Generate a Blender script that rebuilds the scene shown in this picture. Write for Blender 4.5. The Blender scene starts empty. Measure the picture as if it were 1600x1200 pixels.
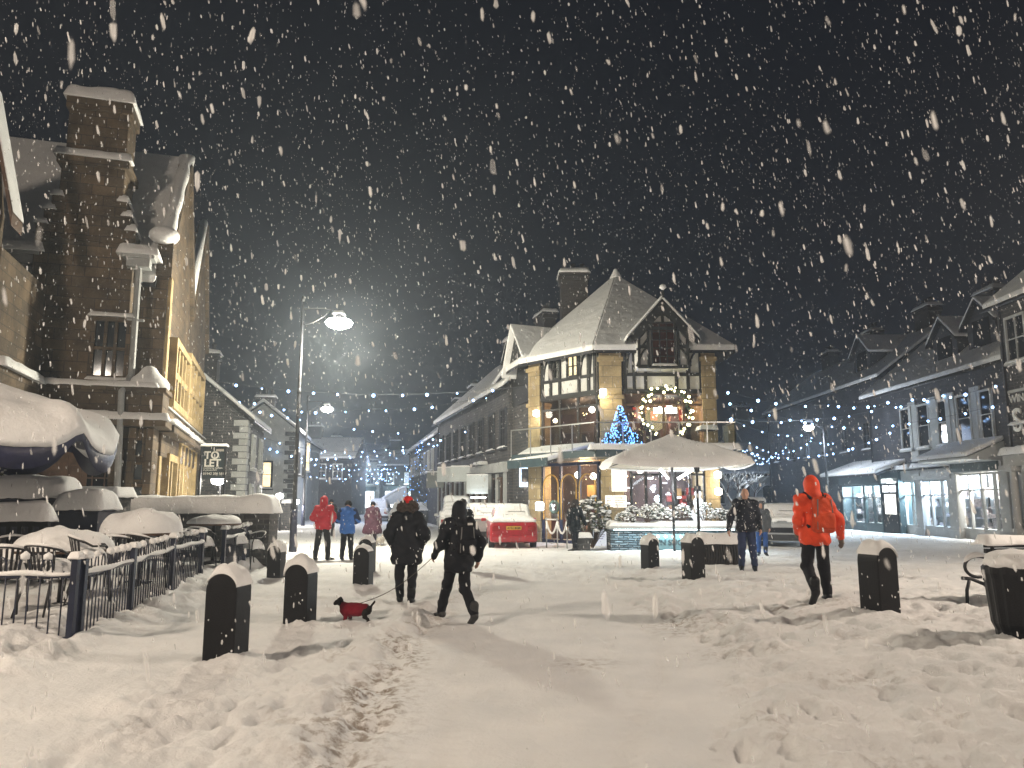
import bpy, math, random
import numpy as np
from mathutils import Vector, Matrix
R = math.radians
random.seed(7); rng = np.random.default_rng(7)
scene = bpy.context.scene
col = scene.collection
# ---------------------------------------------------------------- camera, world, exposure
CZ, PITCH = 1.65, R(8.6)
cam_d = bpy.data.cameras.new('camera'); cam_d.sensor_width = 36; cam_d.lens = 27.0
cam_d.clip_start = 0.05; cam_d.clip_end = 1500
cam = bpy.data.objects.new('camera', cam_d); col.objects.link(cam)
cam.location = (0, 0, CZ); cam.rotation_euler = (R(90) + PITCH, 0, 0)
scene.camera = cam
cam_d.dof.use_dof = True; cam_d.dof.focus_distance = 14; cam_d.dof.aperture_fstop = 3.2
w = bpy.data.worlds.new('World'); scene.world = w; w.use_nodes = True
bg = w.node_tree.nodes['Background']
sky = w.node_tree.nodes.new('ShaderNodeTexSky'); sky.sky_type = 'NISHITA'; sky.sun_disc = False
sky.sun_elevation = R(-8); sky.sun_rotation = R(200)
mixn = w.node_tree.nodes.new('ShaderNodeMixRGB'); mixn.blend_type = 'ADD'; mixn.inputs[0].default_value = 1
mixn.inputs[2].default_value = (0.0048, 0.0062, 0.0105, 1)          # town glow in the night cloud
w.node_tree.links.new(sky.outputs[0], mixn.inputs[1]); w.node_tree.links.new(mixn.outputs[0], bg.inputs[0])
bg.inputs[1].default_value = 1.0
scene.view_settings.view_transform = 'Standard'; scene.view_settings.look = 'None'
scene.view_settings.exposure = 0.0; scene.view_settings.gamma = 1
scene.render.engine = 'CYCLES'
scene.cycles.use_denoising = True
scene.cycles.max_bounces = 6; scene.cycles.diffuse_bounces = 3; scene.cycles.glossy_bounces = 2
scene.cycles.transmission_bounces = 4; scene.cycles.transparent_max_bounces = 12; scene.cycles.volume_bounces = 0
scene.cycles.sample_clamp_indirect = 4; scene.cycles.sample_clamp_direct = 30
scene.cycles.use_adaptive_sampling = True; scene.cycles.adaptive_threshold = 0.02

WARM = (1.0, .82, .64); CREAM = (1.0, .90, .76); COOL = (.86, .94, 1.0)
# ---------------------------------------------------------------- picture -> world helpers
cP, sP = math.cos(PITCH), math.sin(PITCH)
def ray(px, py):
    x = (px - 800) / 1200; y = (600 - py) / 1200
    return Vector((x, cP - y * sP, sP + y * cP))
def P(px, py, Y):
    d = ray(px, py); return Vector((0, 0, CZ)) + d * (Y / d.y)
def G(px, py, z=0.0):
    d = ray(px, py); return Vector((0, 0, CZ)) + d * ((z - CZ) / d.z)
class Frame:
    def __init__(s, ox, oy, rz):
        s.o = Vector((ox, oy)); s.rz = rz
        s.X = Vector((math.cos(rz), math.sin(rz))); s.Y = Vector((-math.sin(rz), math.cos(rz)))
    def hit(s, px, py, y=0.0):                       # plane local y = const -> (x, z)
        d = ray(px, py); t = (s.o.dot(s.Y) + y) / Vector((d.x, d.y)).dot(s.Y)
        p = Vector((d.x, d.y)) * t; return (p - s.o).dot(s.X), CZ + d.z * t
    def hitx(s, px, py, x=0.0):                      # plane local x = const -> (y, z)
        d = ray(px, py); t = (s.o.dot(s.X) + x) / Vector((d.x, d.y)).dot(s.X)
        p = Vector((d.x, d.y)) * t; return (p - s.o).dot(s.Y), CZ + d.z * t
    def w(s, x, y):
        p = s.o + s.X * x + s.Y * y; return p.x, p.y
# ---------------------------------------------------------------- objects
def tag(o, label=None, cat=None, group=None, kind=None):
    if label: o['label'] = label
    if cat: o['category'] = cat
    if group: o['group'] = group
    if kind: o['kind'] = kind
    return o
def empty(name, loc=(0, 0, 0), rz=0.0, label=None, cat=None, group=None, parent=None):
    o = bpy.data.objects.new(name, None); col.objects.link(o)
    o.location = loc; o.rotation_euler = (0, 0, rz); o.empty_display_size = .2
    if parent: o.parent = parent
    return tag(o, label, cat, group)
def copy_tree(o, parent=None):
    c = o.copy(); col.objects.link(c)
    if parent: c.parent = parent
    for ch in list(o.children): copy_tree(ch, c)
    return c
def link_mesh(name, me, mat, parent=None, smooth=False, bevel=0, loc=None, rz=0):
    o = bpy.data.objects.new(name, me); col.objects.link(o)
    if mat: me.materials.append(mat)
    if parent: o.parent = parent
    if loc is not None: o.location = loc
    if rz: o.rotation_euler = (0, 0, rz)
    if smooth: me.shade_smooth()
    if bevel:
        b = o.modifiers.new('b', 'BEVEL'); b.width = bevel; b.segments = 2; b.limit_method = 'ANGLE'
        b.angle_limit = R(40)
    return o
class MB:
    def __init__(s): s.v = []; s.f = []
    def add(s, vs, fs):
        n = len(s.v); s.v += [tuple(p) for p in vs]; s.f += [tuple(i + n for i in f) for f in fs]; return s
    def box(s, x0, x1, y0, y1, z0, z1, rz=0, c=None):
        vs = [(x, y, z) for z in (z0, z1) for x, y in ((x0, y0), (x1, y0), (x1, y1), (x0, y1))]
        if rz:
            c = c or ((x0 + x1) / 2, (y0 + y1) / 2); a, b = math.cos(rz), math.sin(rz)
            vs = [(c[0] + (x - c[0]) * a - (y - c[1]) * b, c[1] + (x - c[0]) * b + (y - c[1]) * a, z) for x, y, z in vs]
        return s.add(vs, [(0, 3, 2, 1), (4, 5, 6, 7), (0, 1, 5, 4), (1, 2, 6, 5), (2, 3, 7, 6), (3, 0, 4, 7)])
    def bar(s, a, b, w=.05, h=None):
        a, b = Vector(a), Vector(b); h = h or w; d = (b - a).normalized()
        u = d.cross(Vector((0, 0, 1)));
        if u.length < 1e-4: u = Vector((1, 0, 0))
        u.normalize(); t = u.cross(d)
        vs = [p + u * (i * w / 2) + t * (j * h / 2) for p in (a, b) for i, j in ((-1, -1), (1, -1), (1, 1), (-1, 1))]
        return s.add(vs, [(0, 1, 2, 3), (7, 6, 5, 4), (0, 4, 5, 1), (1, 5, 6, 2), (2, 6, 7, 3), (3, 7, 4, 0)])
    def tube(s, pts, r, n=8, closed=False, cap=True):
        pts = [Vector(p) for p in pts]; N = len(pts); rs = r if isinstance(r, (list, tuple)) else [r] * N
        base = len(s.v); prev = None
        for i, p in enumerate(pts):
            if closed: d = pts[(i + 1) % N] - pts[i - 1]
            else: d = pts[min(i + 1, N - 1)] - pts[max(i - 1, 0)]
            d.normalize()
            if prev is None:
                u = d.cross(Vector((0, 0, 1)))
                if u.length < 1e-3: u = d.cross(Vector((1, 0, 0)))
            else: u = prev - d * prev.dot(d)
            u.normalize(); prev = u; t = d.cross(u)
            for k in range(n):
                a = 2 * math.pi * k / n; s.v.append(tuple(p + (u * math.cos(a) + t * math.sin(a)) * rs[i]))
        for i in range(N if closed else N - 1):
            j = (i + 1) % N
            for k in range(n):
                k2 = (k + 1) % n; s.f.append((base + i * n + k, base + i * n + k2, base + j * n + k2, base + j * n + k))
        if cap and not closed:
            s.f.append(tuple(base + k for k in reversed(range(n)))); s.f.append(tuple(base + (N - 1) * n + k for k in range(n)))
        return s
    def lathe(s, prof, n=16, c=(0, 0), sq=0):
        base = len(s.v); m = len(prof)
        for r, z in prof:
            for k in range(n):
                a = 2 * math.pi * k / n; q = 1
                s.v.append((c[0] + r * q * math.cos(a), c[1] + r * q * math.sin(a), z))
        for i in range(m - 1):
            for k in range(n):
                k2 = (k + 1) % n; s.f.append((base + i * n + k, base + i * n + k2, base + (i + 1) * n + k2, base + (i + 1) * n + k))
        s.f.append(tuple(base + k for k in reversed(range(n)))); s.f.append(tuple(base + (m - 1) * n + k for k in range(n)))
        return s
    def slab(s, poly, th):                           # polygon of 3D points (counter-clockwise from above), thickness th downwards
        n = len(poly); vs = list(poly) + [(p[0], p[1], p[2] - th) for p in poly]
        return s.add(vs, [tuple(range(n)), tuple(reversed(range(n, 2 * n)))] + [(i + n, (i + 1) % n + n, (i + 1) % n, i) for i in range(n)])
    def prism(s, poly, y0, y1):                      # polygon in xz, extruded along y
        n = len(poly); vs = [(x, y0, z) for x, z in poly] + [(x, y1, z) for x, z in poly]
        return s.add(vs, [tuple(range(n)), tuple(reversed(range(n, 2 * n)))] + [(i + n, (i + 1) % n + n, (i + 1) % n, i) for i in range(n)])
    def prismx(s, poly, x0, x1):                     # polygon in yz, extruded along x
        n = len(poly); vs = [(x0, y, z) for y, z in poly] + [(x1, y, z) for y, z in poly]
        return s.add(vs, [tuple(range(n)), tuple(reversed(range(n, 2 * n)))] + [(i + n, (i + 1) % n + n, (i + 1) % n, i) for i in range(n)])
    def loaf(s, x0, x1, y0, y1, z, h, seed=0, rz=0, c=None, res=.07, amp=.18, over=.05):   # a pillow of lying snow
        x0 -= over; x1 += over; y0 -= over; y1 += over
        nx = max(5, min(90, int((x1 - x0) / res))); ny = max(5, min(60, int((y1 - y0) / res)))
        X, Yg = np.meshgrid(np.linspace(0, 1, nx + 1), np.linspace(0, 1, ny + 1), indexing='ij')
        wx = x0 + X * (x1 - x0); wy = y0 + Yg * (y1 - y0)
        ex = np.minimum(X, 1 - X) * (x1 - x0); ey = np.minimum(Yg, 1 - Yg) * (y1 - y0); rr = max(.03, h * .5)
        def e(t): t = np.clip(t / rr, 0, 1); return np.sqrt(1 - (1 - t) ** 2)
        top = h * e(ex) * e(ey) * (1 + amp * (vnoise(wx * 2.2 + seed * 7.3, wy * 2.2 + seed) - .5) * 2 + amp * .5 * (vnoise(wx * 7 + seed, wy * 7) - .5))
        T = np.stack([wx, wy, z + top + .004], -1).reshape(-1, 3); B = np.stack([wx, wy, z + 0 * top], -1).reshape(-1, 3)
        wob = (vnoise(wx * 5 + seed, wy * 5 + 3) - .5).reshape(-1) * .05
        edge = ((X == 0) | (X == 1) | (Yg == 0) | (Yg == 1)).reshape(-1); B[:, 2] -= np.where(edge, np.abs(wob) + .01, 0)
        V = np.concatenate([T, B])
        if rz:
            c = c or ((x0 + x1) / 2, (y0 + y1) / 2); a, b = math.cos(rz), math.sin(rz); q = V.copy()
            V[:, 0] = c[0] + (q[:, 0] - c[0]) * a - (q[:, 1] - c[1]) * b; V[:, 1] = c[1] + (q[:, 0] - c[0]) * b + (q[:, 1] - c[1]) * a
        m = ny + 1; N = (nx + 1) * m; fs = []
        for i in range(nx):
            for j in range(ny):
                a0 = i * m + j; fs.append((a0, a0 + m, a0 + m + 1, a0 + 1)); fs.append((N + a0, N + a0 + 1, N + a0 + m + 1, N + a0 + m))
        for i in range(nx):
            a0 = i * m; fs.append((N + a0, N + a0 + m, a0 + m, a0)); a0 = i * m + ny; fs.append((a0, a0 + m, N + a0 + m, N + a0))
        for j in range(ny):
            fs.append((j, j + 1, N + j + 1, N + j)); a0 = nx * m + j; fs.append((N + a0, N + a0 + 1, a0 + 1, a0))
        return s.add(V.tolist(), fs)
    def build(s, name, mat, parent=None, smooth=False, bevel=0, loc=None, rz=0):
        me = bpy.data.meshes.new(name); me.from_pydata(s.v, [], s.f); me.update()
        return link_mesh(name, me, mat, parent, smooth, bevel, loc, rz)
# ---------------------------------------------------------------- noise
_T = rng.random((256, 256))
def vnoise(x, y):
    x = np.asarray(x, float); y = np.asarray(y, float)
    xi = np.floor(x).astype(int); yi = np.floor(y).astype(int); fx = x - xi; fy = y - yi
    fx = fx * fx * (3 - 2 * fx); fy = fy * fy * (3 - 2 * fy)
    a = _T[xi & 255, yi & 255]; b = _T[(xi + 1) & 255, yi & 255]; c = _T[xi & 255, (yi + 1) & 255]; d = _T[(xi + 1) & 255, (yi + 1) & 255]
    return (a * (1 - fx) + b * fx) * (1 - fy) + (c * (1 - fx) + d * fx) * fy
def fbm(x, y, o=4):
    s = 0; a = .5
    for k in range(o): s = s + a * vnoise(x * 2 ** k + 17.3 * k, y * 2 ** k + 5.1 * k); a *= .5
    return s / (1 - .5 ** o)
def sm(t): t = np.clip(t, 0, 1); return t * t * (3 - 2 * t)
# ---------------------------------------------------------------- implicit surfaces (bodies, cars, snow lumps)
def surfnet(F, lo, h):
    nx, ny, nz = F.shape; ins = F < 0
    c = np.zeros((nx - 1, ny - 1, nz - 1), int)
    for i in (0, 1):
        for j in (0, 1):
            for k in (0, 1): c += ins[i:nx - 1 + i, j:ny - 1 + j, k:nz - 1 + k]
    act = (c > 0) & (c < 8); idx = np.argwhere(act); ID = -np.ones(act.shape, int); ID[act] = np.arange(len(idx))
    if len(idx) == 0: return np.zeros((0, 3)), np.zeros((0, 4), int)
    acc = np.zeros((len(idx), 3)); cnt = np.zeros(len(idx)); I, J, K = idx.T
    cor = [(0, 0, 0), (1, 0, 0), (0, 1, 0), (1, 1, 0), (0, 0, 1), (1, 0, 1), (0, 1, 1), (1, 1, 1)]
    for a in range(8):
        for b in range(a + 1, 8):
            A, B = cor[a], cor[b]
            if sum(abs(p - q) for p, q in zip(A, B)) != 1: continue
            fa = F[I + A[0], J + A[1], K + A[2]]; fb = F[I + B[0], J + B[1], K + B[2]]
            m = (fa < 0) != (fb < 0); t = np.where(m, fa / np.where(m, fa - fb, 1), 0)
            p = np.array(A)[None] + t[:, None] * (np.array(B) - np.array(A))[None]
            acc += p * m[:, None]; cnt += m
    V = np.array(lo) + (idx + acc / cnt[:, None]) * h
    quads = []
    for ax in range(3):
        o = [0, 0, 0]; o[ax] = 1; u = [(1, 2), (2, 0), (0, 1)][ax]
        sl = [slice(1, -1)] * 3; sl[ax] = slice(0, -1); s2 = [slice(1, -1)] * 3; s2[ax] = slice(1, None)
        a = ins[tuple(sl)]; b = ins[tuple(s2)]; e = np.argwhere(a != b)
        if len(e) == 0: continue
        flip = a[tuple(e.T)]; base = e.copy()
        for q in range(3):
            if q != ax: base[:, q] += 1
        d1 = np.zeros(3, int); d1[u[0]] = 1; d2 = np.zeros(3, int); d2[u[1]] = 1
        g = lambda p: ID[tuple(p.T)]
        q4 = np.stack([g(base - d1 - d2), g(base - d2), g(base), g(base - d1)], 1)
        q4[~flip] = q4[~flip][:, ::-1]; quads.append(q4)
    return V, np.concatenate(quads)
def np_mesh(name, V, Q):
    me = bpy.data.meshes.new(name); me.vertices.add(len(V)); me.vertices.foreach_set('co', np.asarray(V, np.float32).ravel())
    n = Q.shape[1]; me.loops.add(Q.size); me.loops.foreach_set('vertex_index', Q.ravel().astype(np.int32))
    me.polygons.add(len(Q)); me.polygons.foreach_set('loop_start', np.arange(0, Q.size, n, dtype=np.int32))
    me.polygons.foreach_set('loop_total', np.full(len(Q), n, np.int32)); me.update(calc_edges=True); me.validate(); return me
class SDF:
    """round cones, ellipsoids and boxes blended smoothly, then polygonised"""
    def __init__(s, k=.03): s.k = k; s.p = []; s.noise = 0; s.nf = 9; s.snow = 0; s.post = None
    def cone(s, a, b, r0, r1, flat=1.0, k=None, neg=False): s.p.append(('c', np.array(a, float), np.array(b, float), r0, r1, flat, k, neg)); return s
    def ell(s, c, r, rx=0, k=None, neg=False): s.p.append(('e', np.array(c, float), np.array(r, float), rx, 0, 1, k, neg)); return s
    def box(s, c, hs, rd=.03, k=None, neg=False, tx=0, ty=0): s.p.append(('b', np.array(c, float), np.array(hs, float), rd, tx, ty, k, neg)); return s
    def bounds(s):
        lo = np.full(3, 9e9); hi = -lo
        for q in s.p:
            if q[7]: continue
            if q[0] == 'c': m = max(q[3], q[4]); pts = [q[1] - m, q[1] + m, q[2] - m, q[2] + m]
            elif q[0] == 'e': m = q[2].max(); pts = [q[1] - m, q[1] + m]
            else: pts = [q[1] - q[2] * 1.05, q[1] + q[2] * 1.05]
            for p in pts: lo = np.minimum(lo, p); hi = np.maximum(hi, p)
        return lo, hi
    def ev(s, X, Y, Z):
        D = None
        for q in s.p:
            k = q[6] or s.k
            if q[0] == 'c':
                a, b = q[1], q[2]; ba = b - a; L = max(ba @ ba, 1e-9)
                t = np.clip(((X - a[0]) * ba[0] + (Y - a[1]) * ba[1] + (Z - a[2]) * ba[2]) / L, 0, 1)
                dx = X - a[0] - t * ba[0]; dy = (Y - a[1] - t * ba[1]) / q[5]; dz = Z - a[2] - t * ba[2]
                d = np.sqrt(dx * dx + dy * dy + dz * dz) - (q[3] + (q[4] - q[3]) * t)
            elif q[0] == 'e':
                c, r = q[1], q[2]; x, y, z = X - c[0], Y - c[1], Z - c[2]
                if q[3]: ca, sa = math.cos(q[3]), math.sin(q[3]); y, z = y * ca + z * sa, -y * sa + z * ca
                n = np.sqrt((x / r[0]) ** 2 + (y / r[1]) ** 2 + (z / r[2]) ** 2); d = (n - 1) * r.min()
            else:
                c, hs = q[1], q[2]; zz = (Z - c[2]) / hs[2]
                fx = 1 - q[4] * (zz + 1) / 2; fy = 1 - q[5] * (zz + 1) / 2
                ax = np.abs(X - c[0]) - hs[0] * fx + q[3]; ay = np.abs(Y - c[1]) - hs[1] * fy + q[3]; az = np.abs(Z - c[2]) - hs[2] + q[3]
                d = np.sqrt(np.maximum(ax, 0) ** 2 + np.maximum(ay, 0) ** 2 + np.maximum(az, 0) ** 2) + np.minimum(np.maximum(ax, np.maximum(ay, az)), 0) - q[3]
            if D is None: D = d; continue
            if q[7]: hh = np.maximum(k - np.abs(D + d), 0) / k; D = np.maximum(D, -d) + hh * hh * k / 4
            else: hh = np.maximum(k - np.abs(D - d), 0) / k; D = np.minimum(D, d) - hh * hh * k / 4
        return D
    def mesh(s, name, mat, h=.014, parent=None, M=None):
        lo, hi = s.bounds(); pad = 3 * h + s.k * .3 + s.noise + s.snow * 1.2; lo = lo - pad; hi = hi + pad
        ax = [np.arange(lo[i], hi[i] + h, h) for i in range(3)]; X, Y, Z = np.meshgrid(*ax, indexing='ij')
        if s.snow:                                   # snow lying on the upward faces of the shape
            D = s.ev(X, Y, Z); wob = 1 + .5 * (vnoise(X * 3, Y * 3) - .5)
            U = s.ev(X, Y, Z - s.snow * wob); D = np.maximum(U + .022, -(D - .004))
            D = D + .012 * (vnoise(X * 6 + 3, Y * 6 + Z * 3) - .5)
        else: D = s.ev(X, Y, Z)
        if s.noise:
            f = s.nf; D = D + s.noise * (np.sin(X * f * 1.3 + 2 * np.sin(Z * f * .7)) * np.sin(Z * f + 1.7 * np.sin(Y * f * .9)) + .5 * np.sin(Z * f * 2.3 + X * f * 1.9) * np.sin(Y * f * 2.1 + 1))
        if s.post: D = s.post(X, Y, Z, D)
        V, Q = surfnet(D, lo, h)
        if len(V) == 0: return None
        return link_mesh(name, np_mesh(name, V, Q), mat, parent, True)
# ---------------------------------------------------------------- materials
MAT = {}
def _nt(name):
    m = bpy.data.materials.new(name); m.use_nodes = True; nt = m.node_tree; b = nt.nodes['Principled BSDF']; MAT[name] = m; return m, nt, b
def mat(name, c, rough=.7, var=.25, vs=3.0, bump=.0, bs=30.0, metal=0.0, em=None, es=0.0, coat=0, spec=None, sss=0):
    if name in MAT: return MAT[name]
    m, nt, b = _nt(name); N = nt.nodes; L = nt.links
    tc = N.new('ShaderNodeTexCoord')
    if var:
        n = N.new('ShaderNodeTexNoise'); n.inputs['Scale'].default_value = vs; n.inputs['Detail'].default_value = 5; L.new(tc.outputs['Object'], n.inputs['Vector'])
        r = N.new('ShaderNodeValToRGB'); r.color_ramp.elements[0].position = .3; r.color_ramp.elements[1].position = .7
        r.color_ramp.elements[0].color = tuple(x * (1 - var) for x in c) + (1,); r.color_ramp.elements[1].color = tuple(min(1, x * (1 + var)) for x in c) + (1,)
        L.new(n.outputs['Fac'], r.inputs[0]); L.new(r.outputs[0], b.inputs['Base Color'])
    else: b.inputs['Base Color'].default_value = tuple(c) + (1,)
    if bump:
        n2 = N.new('ShaderNodeTexNoise'); n2.inputs['Scale'].default_value = bs; n2.inputs['Detail'].default_value = 4; L.new(tc.outputs['Object'], n2.inputs['Vector'])
        bp = N.new('ShaderNodeBump'); bp.inputs['Strength'].default_value = bump; bp.inputs['Distance'].default_value = .05
        L.new(n2.outputs['Fac'], bp.inputs['Height']); L.new(bp.outputs[0], b.inputs['Normal'])
    b.inputs['Roughness'].default_value = rough; b.inputs['Metallic'].default_value = metal
    if coat: b.inputs['Coat Weight'].default_value = coat
    if spec is not None: b.inputs['Specular IOR Level'].default_value = spec
    if sss: b.inputs['Subsurface Weight'].default_value = sss; b.inputs['Subsurface Radius'].default_value = (.03, .03, .03)
    if em: b.inputs['Emission Color'].default_value = tuple(em) + (1,); b.inputs['Emission Strength'].default_value = es
    return m
def masonry(name, c1, c2, mortar, bw=.5, bh=.22, ms=.012, rough=.85, bump=.5, grime=.45, rub=0.0):
    if name in MAT: return MAT[name]
    m, nt, b = _nt(name); N = nt.nodes; L = nt.links
    tc = N.new('ShaderNodeTexCoord'); sp = N.new('ShaderNodeSeparateXYZ'); L.new(tc.outputs['Object'], sp.inputs[0])
    ad = N.new('ShaderNodeMath'); L.new(sp.outputs[0], ad.inputs[0]); L.new(sp.outputs[1], ad.inputs[1])
    cb = N.new('ShaderNodeCombineXYZ'); L.new(ad.outputs[0], cb.inputs[0]); L.new(sp.outputs[2], cb.inputs[1])
    vec = cb.outputs[0]
    if rub:
        nd = N.new('ShaderNodeTexNoise'); nd.inputs['Scale'].default_value = 2.5; L.new(cb.outputs[0], nd.inputs['Vector'])
        mx = N.new('ShaderNodeVectorMath'); mx.operation = 'SCALE'; L.new(nd.outputs['Color'], mx.inputs[0]); mx.inputs['Scale'].default_value = rub
        av = N.new('ShaderNodeVectorMath'); L.new(cb.outputs[0], av.inputs[0]); L.new(mx.outputs[0], av.inputs[1]); vec = av.outputs[0]
    br = N.new('ShaderNodeTexBrick'); L.new(vec, br.inputs['Vector'])
    br.inputs['Color1'].default_value = tuple(c1) + (1,); br.inputs['Color2'].default_value = tuple(c2) + (1,); br.inputs['Mortar'].default_value = tuple(mortar) + (1,)
    br.inputs['Scale'].default_value = 1; br.inputs['Brick Width'].default_value = bw; br.inputs['Row Height'].default_value = bh; br.inputs['Mortar Size'].default_value = ms; br.inputs['Bias'].default_value = 0
    n = N.new('ShaderNodeTexNoise'); n.inputs['Scale'].default_value = 1.1; n.inputs['Detail'].default_value = 8; n.inputs['Roughness'].default_value = .65; L.new(tc.outputs['Object'], n.inputs['Vector'])
    rp = N.new('ShaderNodeValToRGB'); rp.color_ramp.elements[0].position = .32; rp.color_ramp.elements[0].color = (1 - grime,) * 3 + (1,); rp.color_ramp.elements[1].position = .68; rp.color_ramp.elements[1].color = (1.25,) * 3 + (1,)
    L.new(n.outputs['Fac'], rp.inputs[0]); mu = N.new('ShaderNodeMixRGB'); mu.blend_type = 'MULTIPLY'; mu.inputs[0].default_value = 1
    L.new(br.outputs['Color'], mu.inputs[1]); L.new(rp.outputs[0], mu.inputs[2]); L.new(mu.outputs[0], b.inputs['Base Color'])
    n2 = N.new('ShaderNodeTexNoise'); n2.inputs['Scale'].default_value = 14; n2.inputs['Detail'].default_value = 5; L.new(tc.outputs['Object'], n2.inputs['Vector'])
    sb = N.new('ShaderNodeMath'); sb.operation = 'SUBTRACT'; L.new(n2.outputs['Fac'], sb.inputs[0]); L.new(br.outputs['Fac'], sb.inputs[1])
    bp = N.new('ShaderNodeBump'); bp.inputs['Strength'].default_value = bump; bp.inputs['Distance'].default_value = .04; L.new(sb.outputs[0], bp.inputs['Height']); L.new(bp.outputs[0], b.inputs['Normal'])
    b.inputs['Roughness'].default_value = rough; return m
def glass(name, tint=(.75, .8, .85), refl=.12, alpha=.25):
    if name in MAT: return MAT[name]
    m, nt, b = _nt(name); N = nt.nodes; L = nt.links; N.remove(b); out = N['Material Output']
    g = N.new('ShaderNodeBsdfGlossy'); g.inputs['Roughness'].default_value = .04; g.inputs['Color'].default_value = (.9, .95, 1, 1)
    t = N.new('ShaderNodeBsdfTransparent'); t.inputs[0].default_value = tuple(tint) + (1,)
    fr = N.new('ShaderNodeFresnel'); fr.inputs[0].default_value = 1.45; ad = N.new('ShaderNodeMath'); ad.inputs[1].default_value = refl * .4; L.new(fr.outputs[0], ad.inputs[0])
    mx = N.new('ShaderNodeMixShader'); L.new(ad.outputs[0], mx.inputs[0]); L.new(t.outputs[0], mx.inputs[1]); L.new(g.outputs[0], mx.inputs[2]); L.new(mx.outputs[0], out.inputs[0]); return m
def emit(name, c, s, sampled=False, var=0, vs=3):
    if name in MAT: return MAT[name]
    m, nt, b = _nt(name); b.inputs['Base Color'].default_value = (.5, .5, .5, 1); b.inputs['Emission Color'].default_value = tuple(c) + (1,); b.inputs['Emission Strength'].default_value = s
    if var:
        N = nt.nodes; L = nt.links; tc = N.new('ShaderNodeTexCoord'); n = N.new('ShaderNodeTexNoise'); n.inputs['Scale'].default_value = vs; n.inputs['Detail'].default_value = 3; L.new(tc.outputs['Object'], n.inputs['Vector'])
        mr = N.new('ShaderNodeMapRange'); mr.inputs[1].default_value = .3; mr.inputs[2].default_value = .7; mr.inputs[3].default_value = s * (1 - var); mr.inputs[4].default_value = s * (1 + var); L.new(n.outputs['Fac'], mr.inputs[0]); L.new(mr.outputs[0], b.inputs['Emission Strength'])
    if not sampled: m.cycles.emission_sampling = 'NONE'
    return m
def snow_mat(name, dirt=False):
    m, nt, b = _nt(name); N = nt.nodes; L = nt.links; tc = N.new('ShaderNodeTexCoord')
    n = N.new('ShaderNodeTexNoise'); n.inputs['Scale'].default_value = 1.3; n.inputs['Detail'].default_value = 6; L.new(tc.outputs['Object'], n.inputs['Vector'])
    r = N.new('ShaderNodeValToRGB'); r.color_ramp.elements[0].position = .3; r.color_ramp.elements[1].position = .7; r.color_ramp.elements[0].color = (.74, .75, .76, 1); r.color_ramp.elements[1].color = (.86, .86, .86, 1); L.new(n.outputs['Fac'], r.inputs[0])
    last = r.outputs[0]
    if dirt:
        at = N.new('ShaderNodeAttribute'); at.attribute_name = 'dirt'; n3 = N.new('ShaderNodeTexNoise'); n3.inputs['Scale'].default_value = 9; n3.inputs['Detail'].default_value = 8; n3.inputs['Roughness'].default_value = .7; L.new(tc.outputs['Object'], n3.inputs['Vector'])
        mr = N.new('ShaderNodeMapRange'); mr.inputs[1].default_value = .47; mr.inputs[2].default_value = .60; L.new(n3.outputs['Fac'], mr.inputs[0])
        mu = N.new('ShaderNodeMath'); mu.operation = 'MULTIPLY'; L.new(mr.outputs[0], mu.inputs[0]); L.new(at.outputs['Fac'], mu.inputs[1])
        mx = N.new('ShaderNodeMixRGB'); L.new(mu.outputs[0], mx.inputs[0]); L.new(last, mx.inputs[1]); mx.inputs[2].default_value = (.20, .145, .10, 1); last = mx.outputs[0]
    L.new(last, b.inputs['Base Color'])
    n2 = N.new('ShaderNodeTexNoise'); n2.inputs['Scale'].default_value = 18; n2.inputs['Detail'].default_value = 8; n2.inputs['Roughness'].default_value = .7; L.new(tc.outputs['Object'], n2.inputs['Vector'])
    bp = N.new('ShaderNodeBump'); bp.inputs['Strength'].default_value = .7 if dirt else .35; bp.inputs['Distance'].default_value = .04 if dirt else .03; L.new(n2.outputs['Fac'], bp.inputs['Height']); L.new(bp.outputs[0], b.inputs['Normal'])
    n4 = N.new('ShaderNodeTexNoise'); n4.inputs['Scale'].default_value = 2.2; n4.inputs['Detail'].default_value = 4; L.new(tc.outputs['Object'], n4.inputs['Vector']); bq = N.new('ShaderNodeBump'); bq.inputs['Strength'].default_value = .28; bq.inputs['Distance'].default_value = .16 if not dirt else .03; L.new(n4.outputs['Fac'], bq.inputs['Height']); L.new(bp.outputs[0], bq.inputs['Normal']); L.new(bq.outputs[0], b.inputs['Normal'])
    b.inputs['Roughness'].default_value = .75; b.inputs['Specular IOR Level'].default_value = .2; return m
SNOW = snow_mat('snow'); GROUND = snow_mat('ground_snow', True)
BLACK = mat('black_paint', (.006, .006, .008), .5, .3, 4, .15, 60, spec=.25)
NAVY = mat('navy_paint', (.010, .014, .035), .35, .3, 5, .1, 50)
IRON = mat('dark_iron', (.02, .02, .024), .5, .3, 8, .2, 60, metal=.3)
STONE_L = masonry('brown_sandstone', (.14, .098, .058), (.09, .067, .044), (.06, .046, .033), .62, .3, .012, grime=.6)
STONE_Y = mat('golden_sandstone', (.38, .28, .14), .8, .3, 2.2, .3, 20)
STONE_D = masonry('dark_rubble', (.075, .072, .072), (.045, .044, .046), (.10, .095, .09), .34, .13, .02, grime=.5, rub=.12)
STONE_G = masonry('grey_rubble', (.05, .053, .065), (.03, .032, .04), (.05, .05, .055), .4, .15, .02, grime=.5, rub=.12)
STONE_B = masonry('buff_ashlar', (.40, .31, .17), (.31, .24, .13), (.20, .16, .10), .7, .42, .012, grime=.35)
SLATEW = masonry('slate_walling', (.22, .25, .27), (.045, .055, .065), (.008, .01, .012), .30, .075, .016, grime=.6, rub=.06, bump=1)
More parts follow.
